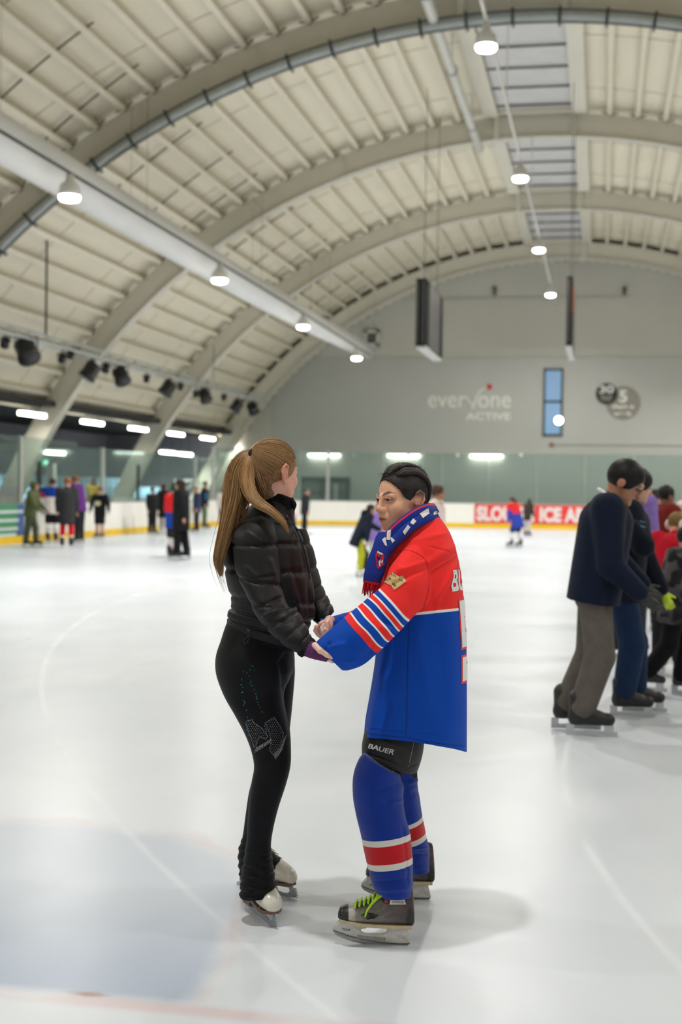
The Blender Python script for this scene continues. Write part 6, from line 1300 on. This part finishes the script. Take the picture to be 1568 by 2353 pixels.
# ------------------------------------------------------------------ woman with the ponytail
def figure_skate(toe, heel, parent, label=None):
    """white leather figure skate standing on the ice; toe, heel = the two ends of its blade on the ice"""
    t, h_ = np.array(toe, float), np.array(heel, float); f = t - h_; f[2] = 0; f /= np.linalg.norm(f); up = np.array([0, 0, 1.]); lf = np.cross(up, f); ln = .275
    o = h_.copy(); S3 = lambda x, y, z: o + f * x + lf * y + up * z
    hb = .058; C = np.array([(-.005, .0, .060, .026), (.01, .0, .095, .032), (.04, .0, .10, .035), (.075, .0, .105, .037), (.105, .0, .118, .039), (.135, .0, .112, .040), (.17, .0, .088, .044), (.205, .0, .072, .044), (.235, .0, .058, .038), (.252, .0, .042, .028), (.258, .004, .024, .014)])
    K = crom(C, 48); seg = 36; th = np.linspace(0, 2 * np.pi, seg, endpoint=False); R = []
    for x, b0, tp, w in K:
        sv = np.sign(np.sin(th)) * np.abs(np.sin(th)) ** .8; cv = np.sign(np.cos(th)) * np.abs(np.cos(th)) ** .8; R.append([S3(x, w * c_ * (1 - .25 * max(0, s_)), hb + b0 + (tp - b0) * (s_ + 1) / 2) for s_, c_ in zip(sv, cv)])
    L = Loft([(0, 0, 1, 5, .1)] * 3, 48, seg); L.V = np.array(R); boot = link('figure_skate', L.mesh('figure_skate'), mat('white_leather', (222, 218, 204), .28, .06, 14, bump=.15, bscale=60, spec=.6), parent, label=label)
    b = MB(); r_ = []
    for x, w in ((0, .026), (.03, .036), (.06, .034), (.10, .03), (.15, .038), (.2, .044), (.235, .036), (.255, .016)):
        z = hb + (.0 if x > .09 else 0); r_.append([S3(x, -w, z - .008), S3(x, w, z - .008), S3(x, w, z + .004), S3(x, -w, z + .004)])
    b.rings(r_); b.obox(S3(.035, 0, hb - .018), f * .034, lf * .026, up * .012); b.build('sole', mat('brown_sole_edge', (112, 82, 66), .5, .1, 30), boot)
    b = MB(); prof = [(-.035, .0), (.0, .0), (.06, -.0), (.14, .0), (.22, .0), (.262, .004), (.272, .016), (.266, .030), (.254, .044), (.240, .050), (.222, .050), (.232, .040), (.238, .026), (.228, .016), (.205, .014), (.178, .018), (.165, .050), (.142, .050), (.146, .018), (.085, .018), (.075, .034), (.062, .036), (.010, .036), (-.004, .022), (-.035, .012)]
    n = len(prof); b.add([S3(x, -.0022, z) for x, z in prof] + [S3(x, .0022, z) for x, z in prof], [tuple(range(n)), tuple(reversed(range(n, 2 * n)))] + [(i, n + i, n + (i + 1) % n, (i + 1) % n) for i in range(n)])
    b.obox(S3(.20, 0, hb - .010), f * .045, lf * .022, up * .003); b.obox(S3(.035, 0, hb - .032), f * .035, lf * .022, up * .003); b.build('blade', mat('mirror_steel', (186, 190, 198), .22, .06, metal=.8), boot)
    b = MB()
    for i, z in enumerate((.008, .016, .024, .032, .039)): b.obox(S3(.274 - .003 * abs(i - 1), 0, z), f * .004, lf * .0026, up * .0022)
    b.build('toe_pick', mat('mirror_steel', (186, 190, 198), .22), boot)
    b = MB(); T = lambda x: np.interp(x, K[:, 0], K[:, 2]) + hb
    for i, x in enumerate((.112, .130, .148, .166)):
        z = T(x); w = .021; s_ = 1 if i % 2 else -1
        b.tube([S3(x, -w, z - .006), S3(x + .006, -w * .4, z - .0005), S3(x + .006, w * .4, z - .0005), S3(x + .012, w, z - .010)], .0017, 5); b.tube([S3(x + .012, -w, z - .010), S3(x + .005, 0, z + .0005), S3(x, w, z - .006)], .0017, 5)
    b.build('laces', mat('off_white_lace', (196, 192, 182), .7, .05), boot, True)
    b = MB(); pts = [S3(.215, s_ * .0405, hb + zz) for s_, zz in ((-1, .012), (-.99, .024))] ; zc = np.linspace(-1, 1, 13); b.tube([S3(.208, .043 * y * .98, hb + .004 + .066 * math.sqrt(max(0, 1 - (abs(y) ** 2.6)))) for y in zc], .0011, 4); b.build('toe_seam', mat('dull_seam', (140, 134, 122), .6, .05), boot)
    return boot
def woman_a():
    g = P(600, 2100, 5.05); root = empty('person', (g[0], g[1], 0), 'woman with a long light brown ponytail, black puffer jacket and black leggings, looking away', 'person')
    J = lambda x, y, d_: P(x, y, d_)
    R = cam_frame((math.cos(rad(47)), .05, math.sin(rad(47))), (-.02, -1, -.04)); d = 5.0; ear_r = P(655, 1092, d - .05); c = ear_r - R @ np.array([-.014, -.078, 0])
    V, H = head_volume(c, R, .0024, (J(633, 1128, 5.02), J(641, 1180, 5.04))); v, q = V.nets(1); l = (v - c) @ R; base = lin((236, 186, 164)); col = np.tile(base, (len(v), 1)); nz = np.array([noise.noise(Vector(p * 30)) for p in l]); col *= (1 + .05 * nz)[:, None]
    er = np.clip((np.abs(l[:, 1]) - .070) / .010, 0, 1)[:, None] * .55; col = col * (1 - er) + lin((222, 138, 112)) * er
    lzz = l[:, 2] + .0518; m_ = ((np.abs(l[:, 1]) < .0235) & (l[:, 0] > .074) & (np.abs(lzz + .001) < .008)); col[m_] = lin((190, 112, 108))
    for s in (-1, 1): m_ = (np.abs(l[:, 2] - .0375) < .004) & (l[:, 1] * s > .012) & (l[:, 1] * s < .05) & (l[:, 0] > .055); col[m_] = lin((160, 120, 84))
    parts = [(v, q, col)]
    V = Vol(P(490, 1700, 5.1) - [.12, .4, 1.6], P(790, 1200, 5.1) + [.15, .4, .25], .012)
    V.cone(J(612, 1255, 5.06), J(612, 1420, 5.06), .09, .085, 0); V.cone(J(612, 1420, 5.06), J(590, 1510, 5.06), .085, .10, .05); V.cone(J(641, 1160, 5.04), J(615, 1240, 5.06), .045, .07, .03)
    for (sx, sd, ex, ey, ed, hx, hy, hd_) in ((588, 4.90, 618, 1392, 4.83, 712, 1486, 4.68), (640, 5.22, 690, 1380, 5.20, 752, 1432, 5.06)):
        V.cone(J(sx, 1240, sd), J(ex, ey, ed), .042, .034, .04); V.cone(J(ex, ey, ed), J(hx, hy, hd_), .034, .022, .02)
    for (hx, hd_, kx, ky, kd, ax, ay, ad) in ((592, 4.99, 624, 1740, 4.93, 594, 2010, 4.98), (638, 5.15, 634, 1720, 5.17, 588, 1960, 5.29)):
        V.cone(J(hx, 1540, hd_), J(kx, ky, kd), .044, .028, .05); V.cone(J(kx, ky, kd), J(ax, ay, ad), .026, .020, .03)
    v, q = V.nets(1); parts.append((v, q, base))
    # near (right) hand under the other woman's cuff: palm, thumb along the edge, four fingers curled beneath
    pale = lin((240, 198, 182)); V = Vol(P(742, 1500, 4.64) - .10, P(742, 1500, 4.64) + .10, .0018)
    V.cone(J(712, 1487, 4.655), J(738, 1505, 4.65), .019, .020, 0, sq=(CF, 1.2))
    V.path([J(724, 1483, 4.632), J(736, 1495, 4.612), J(752, 1505, 4.610), J(771, 1513, 4.618)], [.0115, .0100, .0088, .0068], .006)
    for i in range(4):
        V.path([J(742 + i * 2, 1507 + i * 1.5, 4.645 + .016 * i), J(760 + i * 1.5, 1515 + i, 4.640 + .018 * i), J(772 - i, 1512 - i * 1.5, 4.665 + .018 * i), J(771 - i * 2, 1501, 4.69 + .012 * i)], [.0092, .0084, .0076, .0062], .004)
    v, q = V.nets(1); cc = np.tile(pale, (len(v), 1)); px = vproj(v); cc[(px[:, 0] > 763.5) & (px[:, 1] < 1513.8) & (px[:, 1] > 1507.5) & ((v - CAM) @ CF < 4.614)] = lin((238, 204, 194)); parts.append((v, q, cc))
    # far (left) hand over the other woman's fingers
    V = Vol(P(748, 1444, 5.0) - .08, P(748, 1444, 5.0) + .08, .0018)
    V.cone(J(758, 1426, 5.03), J(753, 1440, 5.01), .020, .021, 0, sq=(CF, 1.3))
    for i, ((x0, y0), (x1, y1), (x2, y2)) in enumerate((((750, 1434), (748.5, 1446), (751, 1460)), ((753.5, 1436), (752, 1447), (753, 1459)), ((746, 1440), (742, 1450), (745, 1460)), ((744, 1437), (739, 1444), (738, 1452)))):
        V.path([J(x0, y0, 4.985 - .005 * i), J(x1, y1, 4.965 - .006 * (i == 2)), J(x2, y2, 4.972)], [.0082, .0075, .0062], .003)
    V.path([J(752, 1428, 5.0), J(751, 1432, 4.97), J(754, 1440, 4.965)], [.0095, .0085, .007], .003)
    v, q = V.nets(1); parts.append((v, q, pale))
    body = join_parts('body', parts, mat('pale_skin', (222, 172, 150), .46, .04, 60, attr='Col', bump=.1, bscale=500), root); eyes(H, R, root, (1, 0, 0), (90, 110, 120))
    b = MB(); b.tube([J(744.2 + 3.6 * math.cos(t), 1449 + 1.8 * math.sin(t), 4.952 + .008 * math.sin(t + 1.2)) for t in np.linspace(0, 2 * math.pi, 13)], .0011, 5, False); b.build('ring', mat('silver_ring', (220, 222, 226), .15, 0, metal=1), root, True)
    b = MB(); o_ = H(-.014, -.083, -.031); b.tube([o_ + (math.cos(t) * CD * .0075 + math.sin(t) * CR * .0062 * (1 if math.sin(t) > -2 else 0)) + CD * .004 for t in np.linspace(0, 2 * math.pi, 17)], .0007, 4, False); b.build('hoop_earring', MATS['silver_ring'], root, True)
    # --- hair
    V = Vol(c - [.15, .15, .12], c + [.15, .15, .17], .0025); ctr = np.array([-.010, 0, .043]); rr_ = np.array([.094, .075, .086])
    V.ell(H(*ctr), rr_ + .0075, R, 0); V.ell(H(.075, 0, -.022), (.060, .085, .085), R, .008, 's'); V.ell(H(.012, 0, -.075), (.080, .11, .064), R, .008, 's'); V.cone(H(-.02, 0, -.055), H(-.075, 0, .02), .042, .03, .03)
    v, q = V.nets(3); lp = (v - c) @ R; tie = (P(586, 1043, 4.975) - c) @ R
    ang = np.array([noise.noise(Vector(((p - tie) / (np.linalg.norm(p - tie) + 1e-6) * 14).tolist())) + .5 * noise.noise(Vector(((p - tie) / (np.linalg.norm(p - tie) + 1e-6) * 42).tolist())) for p in lp])
    n_ = lp - ctr; n_ /= np.linalg.norm(n_, axis=1, keepdims=True); v = v + ((n_ * (ang * .0016)[:, None]) @ R.T)
    hb_ = lin((158, 122, 82)); me = quick_mesh('hair', v, q); set_col(me, hb_ * .8 * (1 + .25 * ang)[:, None]); hm = mat('light_brown_hair', (140, 104, 66), .42, .12, 200, attr='Col', spec=.4); hair = link('hair', me, hm, root)
    rng = np.random.default_rng(11); b = MB(); cols = []
    def onk(u, k): u = np.array(u, float); return ctr + u / np.sqrt(((u / rr_) ** 2).sum()) * k
    td = tie - ctr
    starts = []
    for s in (-1, 1):
        for a in np.linspace(0, 1, 420):
            if a < .45: t = a / .45; st = np.array([.078 - .058 * t, s * (.004 + .066 * t), .070 - .05 * t])
            elif a < .62: t = (a - .45) / .17; st = np.array([.02 - .05 * t, s * .072, .02 + .014 * math.sin(t * 3.14) - .016 * t])
            else: t = (a - .62) / .38; st = np.array([-.03 - .045 * t, s * (.068 - .064 * t), .004 - .075 * math.sin(t * 1.3)])
            starts.append(st - ctr + rng.normal(0, .003, 3))
    for st in starts:
        k = 1.100 + rng.uniform(0, .022); pts = []; a0 = st / np.linalg.norm(st); a1 = td / np.linalg.norm(td); om = math.acos(max(-1, min(1, a0.dot(a1)))); bow = rng.normal(0, .04)
        for t in np.linspace(0, .985, 12):
            w = (math.sin((1 - t) * om) * a0 + math.sin(t * om) * a1) / math.sin(om); w = w + np.cross(a0, a1) * bow * math.sin(math.pi * t); pts.append(H(*onk(w, 1.02 + (k - 1.02) * min(1, t * 5))))
        k0 = len(b.v); b.tube(pts, [.0004] + [rng.uniform(.0006, .0012)] * 10 + [.0008], 3, False); cols += [hb_ * rng.uniform(.68, 1.45)] * (len(b.v) - k0)
    for i in range(70):
        w = np.array([rng.uniform(-.09, .07), rng.uniform(-.06, .06), rng.uniform(.05, .1)]); p = onk(w, 1.11); n__ = (p - ctr) / np.linalg.norm(p - ctr); tv = (tie - p); tv /= np.linalg.norm(tv); ln = rng.uniform(.02, .05); sd = np.cross(n__, tv) * rng.normal(0, .4)
        k0 = len(b.v); b.tube([H(*p), H(*(p + tv * ln * .5 + n__ * ln * .22 + sd * ln * .3)), H(*(p + tv * ln + n__ * ln * rng.uniform(.1, .45) + sd * ln))], [.0003, .00028, .0002], 3, False); cols += [hb_ * 1.5] * (len(b.v) - k0)
    me = b.mesh('hair_strands'); set_col(me, np.array(cols)); link('hair_strands', me, hm, hair, True)
    b = MB(); cols = []; bc = (186, 146, 98)
    strands(b, 900, [(584, 1040), (566, 1052), (550, 1085), (545, 1125), (536, 1170), (522, 1215), (509, 1260), (503, 1292), (509, 1325)], [5, 18, 26, 29, 25, 18, 14, 12, 5], [4.97, 4.955, 4.95, 4.945, 4.93, 4.92, 4.92, 4.925, 4.93], rng, .0005, .0011, .05, 18, 3, cols=cols, base=bc)
    strands(b, 420, [(584, 1040), (572, 1056), (567, 1090), (573, 1125), (592, 1153), (622, 1172), (648, 1196), (664, 1224)], [5, 15, 17, 15, 12, 9, 7, 3], [4.965, 4.935, 4.915, 4.885, 4.85, 4.815, 4.81, 4.82], rng, .0005, .0011, .022, 18, 3, cols=cols, base=(196, 154, 104))
    strands(b, 300, [(586, 1044), (588, 1066), (592, 1095), (604, 1128), (614, 1148)], [5, 12, 15, 13, 7], [4.965, 4.95, 4.935, 4.93, 4.93], rng, .0005, .0011, .03, 12, 3, cols=cols, base=(134, 100, 66))
    strands(b, 200, [(566, 1060), (556, 1100), (556, 1140), (548, 1185), (540, 1225)], [10, 18, 20, 18, 10], [4.95, 4.93, 4.92, 4.90, 4.90], rng, .0005, .001, .03, 12, 3, cols=cols, base=(120, 86, 54))
    strands(b, 14, [(556, 1060), (540, 1110), (530, 1180), (512, 1240), (500, 1285), (508, 1330), (520, 1362)], [24, 30, 28, 22, 18, 14, 10], [4.95, 4.94, 4.92, 4.92, 4.92, 4.93, 4.93], rng, .0005, .0009, .04, 18, 3, cols=cols, base=(176, 132, 84))
    me = b.mesh('ponytail'); set_col(me, np.array(cols)); link('ponytail', me, hm, hair, True)
    V = Vol(P(566, 1100, 4.98) - [.12, .13, .28], P(566, 1100, 4.98) + [.14, .12, .15], .006)
    V.path([J(583, 1042, 4.985), J(564, 1060, 4.985), J(553, 1095, 4.985), J(549, 1135, 4.975), J(540, 1180, 4.96), J(528, 1222, 4.95)], [.016, .030, .036, .036, .028, .016], .02, sq=(CF, 1.25)); V.path([J(583, 1042, 4.985), J(588, 1090, 4.965), J(604, 1130, 4.955)], [.014, .022, .012], .01)
    v, q = V.nets(1); me = quick_mesh('ponytail_core', v, q); set_col(me, lin((124, 88, 54))); link('ponytail_core', me, hm, hair)
    b = MB(); tc = J(583, 1047, 4.965)
    for k in range(3): b.tube([tc + CR * (.010 * math.cos(t) * (1 if True else 0) + .004 * (k - 1)) * 1.0 + CD * (.021 * math.sin(t)) + CF * (.024 * math.cos(t)) for t in np.linspace(0, 2 * math.pi, 19)], .0058, 7, False)
    b.build('hair_tie', mat('black_elastic', (14, 14, 16), .8, .1, 60, bump=.5), hair, True)
    # --- puffer jacket
    pk = mat('black_puffer_nylon', (19, 19, 21), .55, .10, 10, spec=.28, bump=.25, bscale=70, stretch=(1, 1, .35)); yk = mat('black_yoke_fabric', (15, 15, 17), .85, .1, 40, bump=.3, spec=.2)
    tc_ = [(603, 1462, 83, 5.06, .165, 17), (608, 1448, 88, 5.06, .17, 15), (618, 1425, 95, 5.06, .182, 11), (629, 1395, 97, 5.06, .19, 7), (623, 1350, 100, 5.06, .195, 4), (614, 1300, 99, 5.06, .195, 2), (608, 1255, 94, 5.06, .19, 2), (605, 1222, 86, 5.06, .18, 3), (610, 1198, 70, 5.06, .15, 6), (624, 1178, 54, 5.05, .10, 12), (634, 1164, 45, 5.045, .078, 16), (638, 1150, 39, 5.04, .068, 18), (641, 1140, 35, 5.04, .064, 20)]
    ys = np.array([y_[1] for y_ in tc_]); Lq = Loft(tc_, 200, 4); tys = Lq.C[:, 1]
    seams = [1440, 1412, 1376, 1309, 1246, 1202]
    ts = [np.interp(-s_, -tys, np.linspace(0, 1, 200)) for s_ in seams]
    def puff(ts_, w, amp, wr):
        def f(t, th):
            k = 1.0; d_ = min(abs(t - x) for x in ts_); k -= amp * math.exp(-(d_ / w) ** 2); wig = np.sin(th * 17 + 3 * np.sin(t * 40)) * .5 + np.sin(th * 29 + t * 31) * .5
            return k + wr * wig * math.exp(-(d_ / (w * 2.2)) ** 2)
        return f
    L = Loft(tc_, 200, 170, puff(ts, .012, .045, .006)); L.rough(.004, 10, (1, 1, .5), 3); L.folds([(690, 1200, 716, 1330, 3, .004), (716, 1330, 724, 1450, 3, .004), (684, 1210, 708, 1340, 2.5, -.004), (708, 1340, 716, 1450, 2.5, -.004), (655, 1300, 690, 1420, 9, .006)])
    me = L.mesh('puffer_jacket', (False, False)); jk = link('puffer_jacket', me, pk, root); so = jk.modifiers.new('thick', 'SOLIDIFY'); so.thickness = .006; so.offset = -1
    # sleeve seams are narrow waists between the puffed chambers
    nr = [(584, 1188, 26, 4.97, .06, -14), (585, 1203, 44, 4.935, .085, -8), (586, 1230, 52, 4.905, .10, -2), (588, 1262, 53, 4.89, .103, 1), (592, 1305, 52.5, 4.87, .10, 5), (600, 1345, 52, 4.85, .096, 13), (617, 1384, 49, 4.815, .09, 14), (640, 1412, 45, 4.78, .082, -22), (660, 1440, 40, 4.74, .074, -33), (682, 1465, 33, 4.70, .064, -40), (698, 1481, 26, 4.68, .052, -45), (704, 1487, 24, 4.675, .047, -46)]
    Lq = Loft(nr, 200, 4); tyn = Lq.C[:, 1]; ss = [np.interp(s_, tyn, np.linspace(0, 1, 200)) for s_ in (1252, 1336, 1392, 1424, 1452, 1474)]
    L = Loft(nr, 200, 130, puff(ss, .013, .075, .009)); L.rough(.004, 11, (1, 1, 1), 4); L.folds([(600, 1420, 655, 1395, 6, .006), (590, 1395, 650, 1372, 4, -.005), (575, 1330, 635, 1322, 3, -.004), (560, 1300, 600, 1335, 7, .004), (618, 1280, 632, 1330, 6, .004), (640, 1432, 680, 1420, 4, -.004), (560, 1215, 610, 1250, 9, .004)])
    me = L.mesh('sleeve', (True, True)); sl = link('sleeve', me, pk, jk)
    fr = [(668, 1215, 36, 5.20, .07, 0), (680, 1270, 42, 5.22, .085, -6), (692, 1320, 41, 5.21, .082, -14), (708, 1362, 38, 5.19, .074, -28), (728, 1392, 33, 5.15, .064, -38), (745, 1412, 27, 5.10, .052, -42), (752, 1421, 23, 5.085, .045, -44)]
    Lq = Loft(fr, 200, 4); ss2 = [np.interp(s_, Lq.C[:, 1], np.linspace(0, 1, 200)) for s_ in (1250, 1310, 1360, 1385, 1405)]
    L = Loft(fr, 120, 90, puff(ss2, .02, .07, .008)); link('sleeve', L.mesh('sleeve'), pk, jk)
    b = MB(); L = Loft([(701, 1484, 25, 4.678, .048, -45), (706, 1489, 25, 4.675, .047, -45), (711, 1494, 23, 4.672, .042, -45)], 20, 60, lambda t, th: 1 + .04 * np.sin(th * 22)); link('cuff', L.mesh('cuff'), yk, jk)
    L = Loft([(604, 1463, 80, 5.06, .160, 17), (601, 1472, 79, 5.06, .158, 17), (598, 1480, 80, 5.06, .158, 17)], 16, 140, lambda t, th: 1 + .010 * np.sin(th * 60) * math.sin(math.pi * t)); link('hem_band', L.mesh('hem_band', (False, False)), yk, jk)
    # collar, zip edge, pull tab, drawcord, pale mark
    L = Loft([(633, 1166, 45, 5.045, .080, 17), (640, 1150, 41, 5.04, .074, 20), (645, 1138, 36, 5.035, .07, 22), (645, 1134, 33, 5.035, .062, 22)], 40, 90, lambda t, th: 1 + .02 * np.sin(th * 6 + t * 5)); L.folds([(620, 1150, 665, 1168, 3, -.003)]); col_ = link('collar', L.mesh('collar', (False, True)), yk, jk)
    V = Vol(J(668, 1165, 5.04) - .07, J(668, 1165, 5.04) + .07, .003); V.path([J(664, 1138, 5.03), J(672, 1160, 5.03), J(668, 1182, 5.035)], [.010, .014, .012], .01); V.path([J(671, 1154, 5.0), J(675, 1166, 5.0)], [.009, .006], .008); v, q = V.nets(1); link('collar_flap', quick_mesh('collar_flap', v, q), yk, jk)
    b = MB(); b.tube([J(x, y, 4.985) for x, y in ((666, 1178), (676, 1206), (692, 1240), (704, 1280), (712, 1330))], .0028, 5); b.tube([J(682, 1216, 4.98), J(690, 1219, 4.975), J(697, 1222, 4.97)], [.0028, .003, .0022], 6); b.tube([J(659, 1184, 4.955), J(661, 1194, 4.95)], .004, 6); b.build('zip', mat('dark_zip', (16, 17, 22), .35, .1), jk, True)
    bj = bvh_of(jk.data, sl.data)
    o = grid_patch(((515.5, 1210), (521, 1206), (520, 1217), (517, 1224)), bvh_of(jk.data), 'pale_mark', mat('white_embroidery', (220, 220, 222), .7, .05), jk, 3, .003)
    b = MB(); b.tube([J(571, 1447, 4.885), J(574, 1456, 4.88), J(568, 1464, 4.88), J(560, 1470, 4.88), J(562, 1480, 4.88), J(569, 1476, 4.88), J(573, 1462, 4.88)], .0011, 5); b.sphere(J(572, 1448, 4.883), .006, 8, 6); b.build('drawcord', mat('grey_cord', (58, 58, 60), .6, .1), jk, True)
    # wrist warmer and bracelet
    L = Loft([(703, 1486, 21, 4.665, .036, -50), (716, 1494, 19.5, 4.655, .033, -52), (732, 1503, 14.5, 4.648, .031, -60), (746, 1511, 9, 4.645, .030, -66), (753, 1515, 6.5, 4.645, .027, -68)], 50, 50, lambda t, th: 1 + .02 * np.sin(t * 40 + th * 2)); L.folds([(715, 1490, 748, 1514, 2, .0025), (722, 1490, 738, 1516, 2, -.002)]); link('wrist_warmer', L.mesh('wrist_warmer'), mat('purple_knit', (92, 38, 92), .85, .06, 30, bump=.3, bscale=500), root)
    # --- leggings: near leg with the hips, far leg behind
    lg = mat('black_leggings', (11, 12, 16), .6, .1, 12, spec=.18, sheen=.03)
    L = Loft([(597, 1425, 68, 5.06, .145, 14), (592, 1450, 74, 5.06, .155, 10), (591, 1475, 83, 5.06, .165, 3), (587, 1505, 90, 5.055, .172, 0), (586, 1535, 90.5, 5.05, .17, 0), (583, 1562, 82, 5.035, .15, 0), (585, 1600, 68, 5.01, .112, -2), (599, 1640, 59, 4.985, .095, -3), (614, 1680, 52.5, 4.965, .085, -4), (623, 1720, 46, 4.945, .075, -4), (626, 1760, 42, 4.93, .068, -2), (618, 1800, 40, 4.925, .066, 2), (607, 1848, 35, 4.93, .062, 4), (600, 1890, 31, 4.94, .056, 4), (596, 1925, 28.5, 4.95, .052, 3), (594, 1948, 29.5, 4.955, .054, 2), (593, 1975, 33, 4.965, .06, 0), (592.5, 2005, 37.5, 4.972, .068, -2), (593, 2035, 41, 4.975, .072, -3), (594, 2056, 43, 4.975, .072, -5)], 240, 100, None)
    yy = L.C[:, 1]; 
    for i in range(L.n):
        if yy[i] > 1935: w = min(1, (yy[i] - 1935) / 30); k = 1 + .055 * w * (np.sin(yy[i] / 3.4 + 1.4 * np.sin(L.TH[i] * 2 + yy[i] / 40)) * .6 + .4 * np.sin(yy[i] / 1.9 + L.TH[i] * 3)); ctr_ = L.V[i].mean(0); L.V[i] = ctr_ + (L.V[i] - ctr_) * k[:, None]
    L.folds([(648, 1520, 662, 1640, 6, -.008), (655, 1560, 668, 1690, 5, -.005), (600, 1760, 660, 1745, 6, -.002), (660, 1500, 640, 1530, 6, -.004)]); me = L.mesh('leggings', (True, False)); leg = link('leggings', me, lg, root)
    L = Loft([(632, 1500, 44, 5.16, .09, 0), (637, 1545, 41, 5.16, .088, 0), (640, 1600, 34, 5.16, .08, 0), (640, 1660, 28, 5.16, .07, 0), (634, 1720, 26, 5.17, .064, 0), (618, 1770, 30, 5.19, .062, 4), (604, 1820, 31, 5.22, .06, 5), (594, 1870, 29, 5.25, .054, 4), (584, 1920, 26, 5.275, .05, 2), (583, 1948, 34, 5.29, .055, 0), (590, 1968, 43, 5.30, .062, -8), (597, 1985, 49, 5.305, .066, -12), (599, 1998, 50, 5.305, .066, -14)], 160, 70)
    yy = L.C[:, 1]
    for i in range(L.n):
        if yy[i] > 1925: k = 1 + .035 * np.sin(yy[i] / 2.6 + 1.2 * np.sin(L.TH[i] * 2)); ctr_ = L.V[i].mean(0); L.V[i] = ctr_ + (L.V[i] - ctr_) * k[:, None]
    link('leggings_leg', L.mesh('leggings_leg', (True, False)), lg, leg)
    bl = bvh_of(leg)
    # rhinestone motif: two little skates hanging on laces
    teal = mat('teal_rhinestone', (70, 180, 206), .15, .2, 200, spec=.9); clear = mat('clear_rhinestone', (196, 200, 206), .15, .3, 300, spec=.9)
    K = 160 / 1448.0; Z = lambda x, y: (540 + x * K, 1500 + y * K)
    def gems(pts, r, m, name):
        b = MB()
        for x, y in pts:
            h_ = drop(bl, x, y, .0004)
            if h_ is None: continue
            p, n = np.array(h_[0]), np.array(h_[1]); a = np.cross(n, [0, 0, 1]); a /= np.linalg.norm(a); e = np.cross(n, a); b.add([p + a * r, p + e * r, p - a * r, p - e * r, p + n * r * .8], [(0, 1, 4), (1, 2, 4), (2, 3, 4), (3, 0, 4)])
        if b.v: b.build(name, m, leg)
    tp = [(345, 265), (378, 280), (320, 360), (408, 360), (172, 392), (250, 425), (295, 485), (145, 540), (143, 565), (335, 588), (320, 635), (125, 668), (148, 655), (345, 685), (370, 688), (165, 720), (400, 760), (415, 770), (170, 805), (135, 828), (155, 825), (435, 850), (440, 860), (448, 905), (440, 945), (460, 940), (468, 965), (162, 982), (205, 1002), (195, 1020), (212, 1030), (205, 1055), (182, 1068), (190, 1092), (470, 1025), (490, 1080), (526, 1135), (242, 1188), (240, 1200), (562, 1215), (572, 1245), (262, 1335), (268, 1400), (282, 1400), (610, 1512), (618, 1530), (645, 1580), (628, 1590), (670, 1605), (652, 1625), (648, 1645), (245, 1560), (240, 1595), (260, 1615), (280, 1640), (285, 1690), (300, 1720), (660, 1680)]
    gems([Z(*p) for p in tp], .0017, teal, 'rhinestone_laces')
    def inside(p, poly):
        x, y = p; r_ = False; j = len(poly) - 1
        for i in range(len(poly)):
            if (poly[i][1] > y) != (poly[j][1] > y) and x < (poly[j][0] - poly[i][0]) * (y - poly[i][1]) / (poly[j][1] - poly[i][1]) + poly[i][0]: r_ = not r_
            j = i
        return r_
    b1 = [(215, 1440), (360, 1385), (400, 1460), (560, 1560), (690, 1740), (640, 1800), (520, 1745), (470, 1830), (440, 1990), (400, 1960), (330, 1760)]
    b2 = [(625, 1465), (815, 1340), (960, 1560), (1015, 1680), (1000, 1800), (900, 2000), (800, 2125), (715, 2020), (760, 1830), (700, 1620)]
    bl1 = [(410, 2070), (440, 1990), (740, 1800), (735, 1860), (450, 2050)]; bl2 = [(815, 2130), (850, 2210), (980, 2010), (1075, 1700), (1040, 1770), (930, 2010)]
    pts = []; rng = np.random.default_rng(2)
    for poly, stp in ((b1, 44), (b2, 44), (bl1, 21), (bl2, 21)):
        pl = np.array(poly, float); x0, y0 = pl.min(0); x1, y1 = pl.max(0)
        for yi, y in enumerate(np.arange(y0, y1, stp * .86)):
            for x in np.arange(x0 + (stp / 2 if yi % 2 else 0), x1, stp):
                if inside((x, y), poly): pts.append((x + rng.normal(0, 3), y + rng.normal(0, 3)))
        for i in range(len(pl)):
            a_, c_ = pl[i], pl[(i + 1) % len(pl)]; m = max(1, int(np.linalg.norm(c_ - a_) / 26))
            for k in range(m): pts.append(tuple(a_ + (c_ - a_) * k / m))
    gems([Z(*p) for p in pts], .00135, clear, 'rhinestone_skates')
    # --- skates
    figure_skate(G(629, 2131), G(572, 2086), root, 'near white figure skate pointing towards the camera'); figure_skate(G(661, 2061), G(560, 2036), root, 'far white figure skate')
    return root
woman_a()
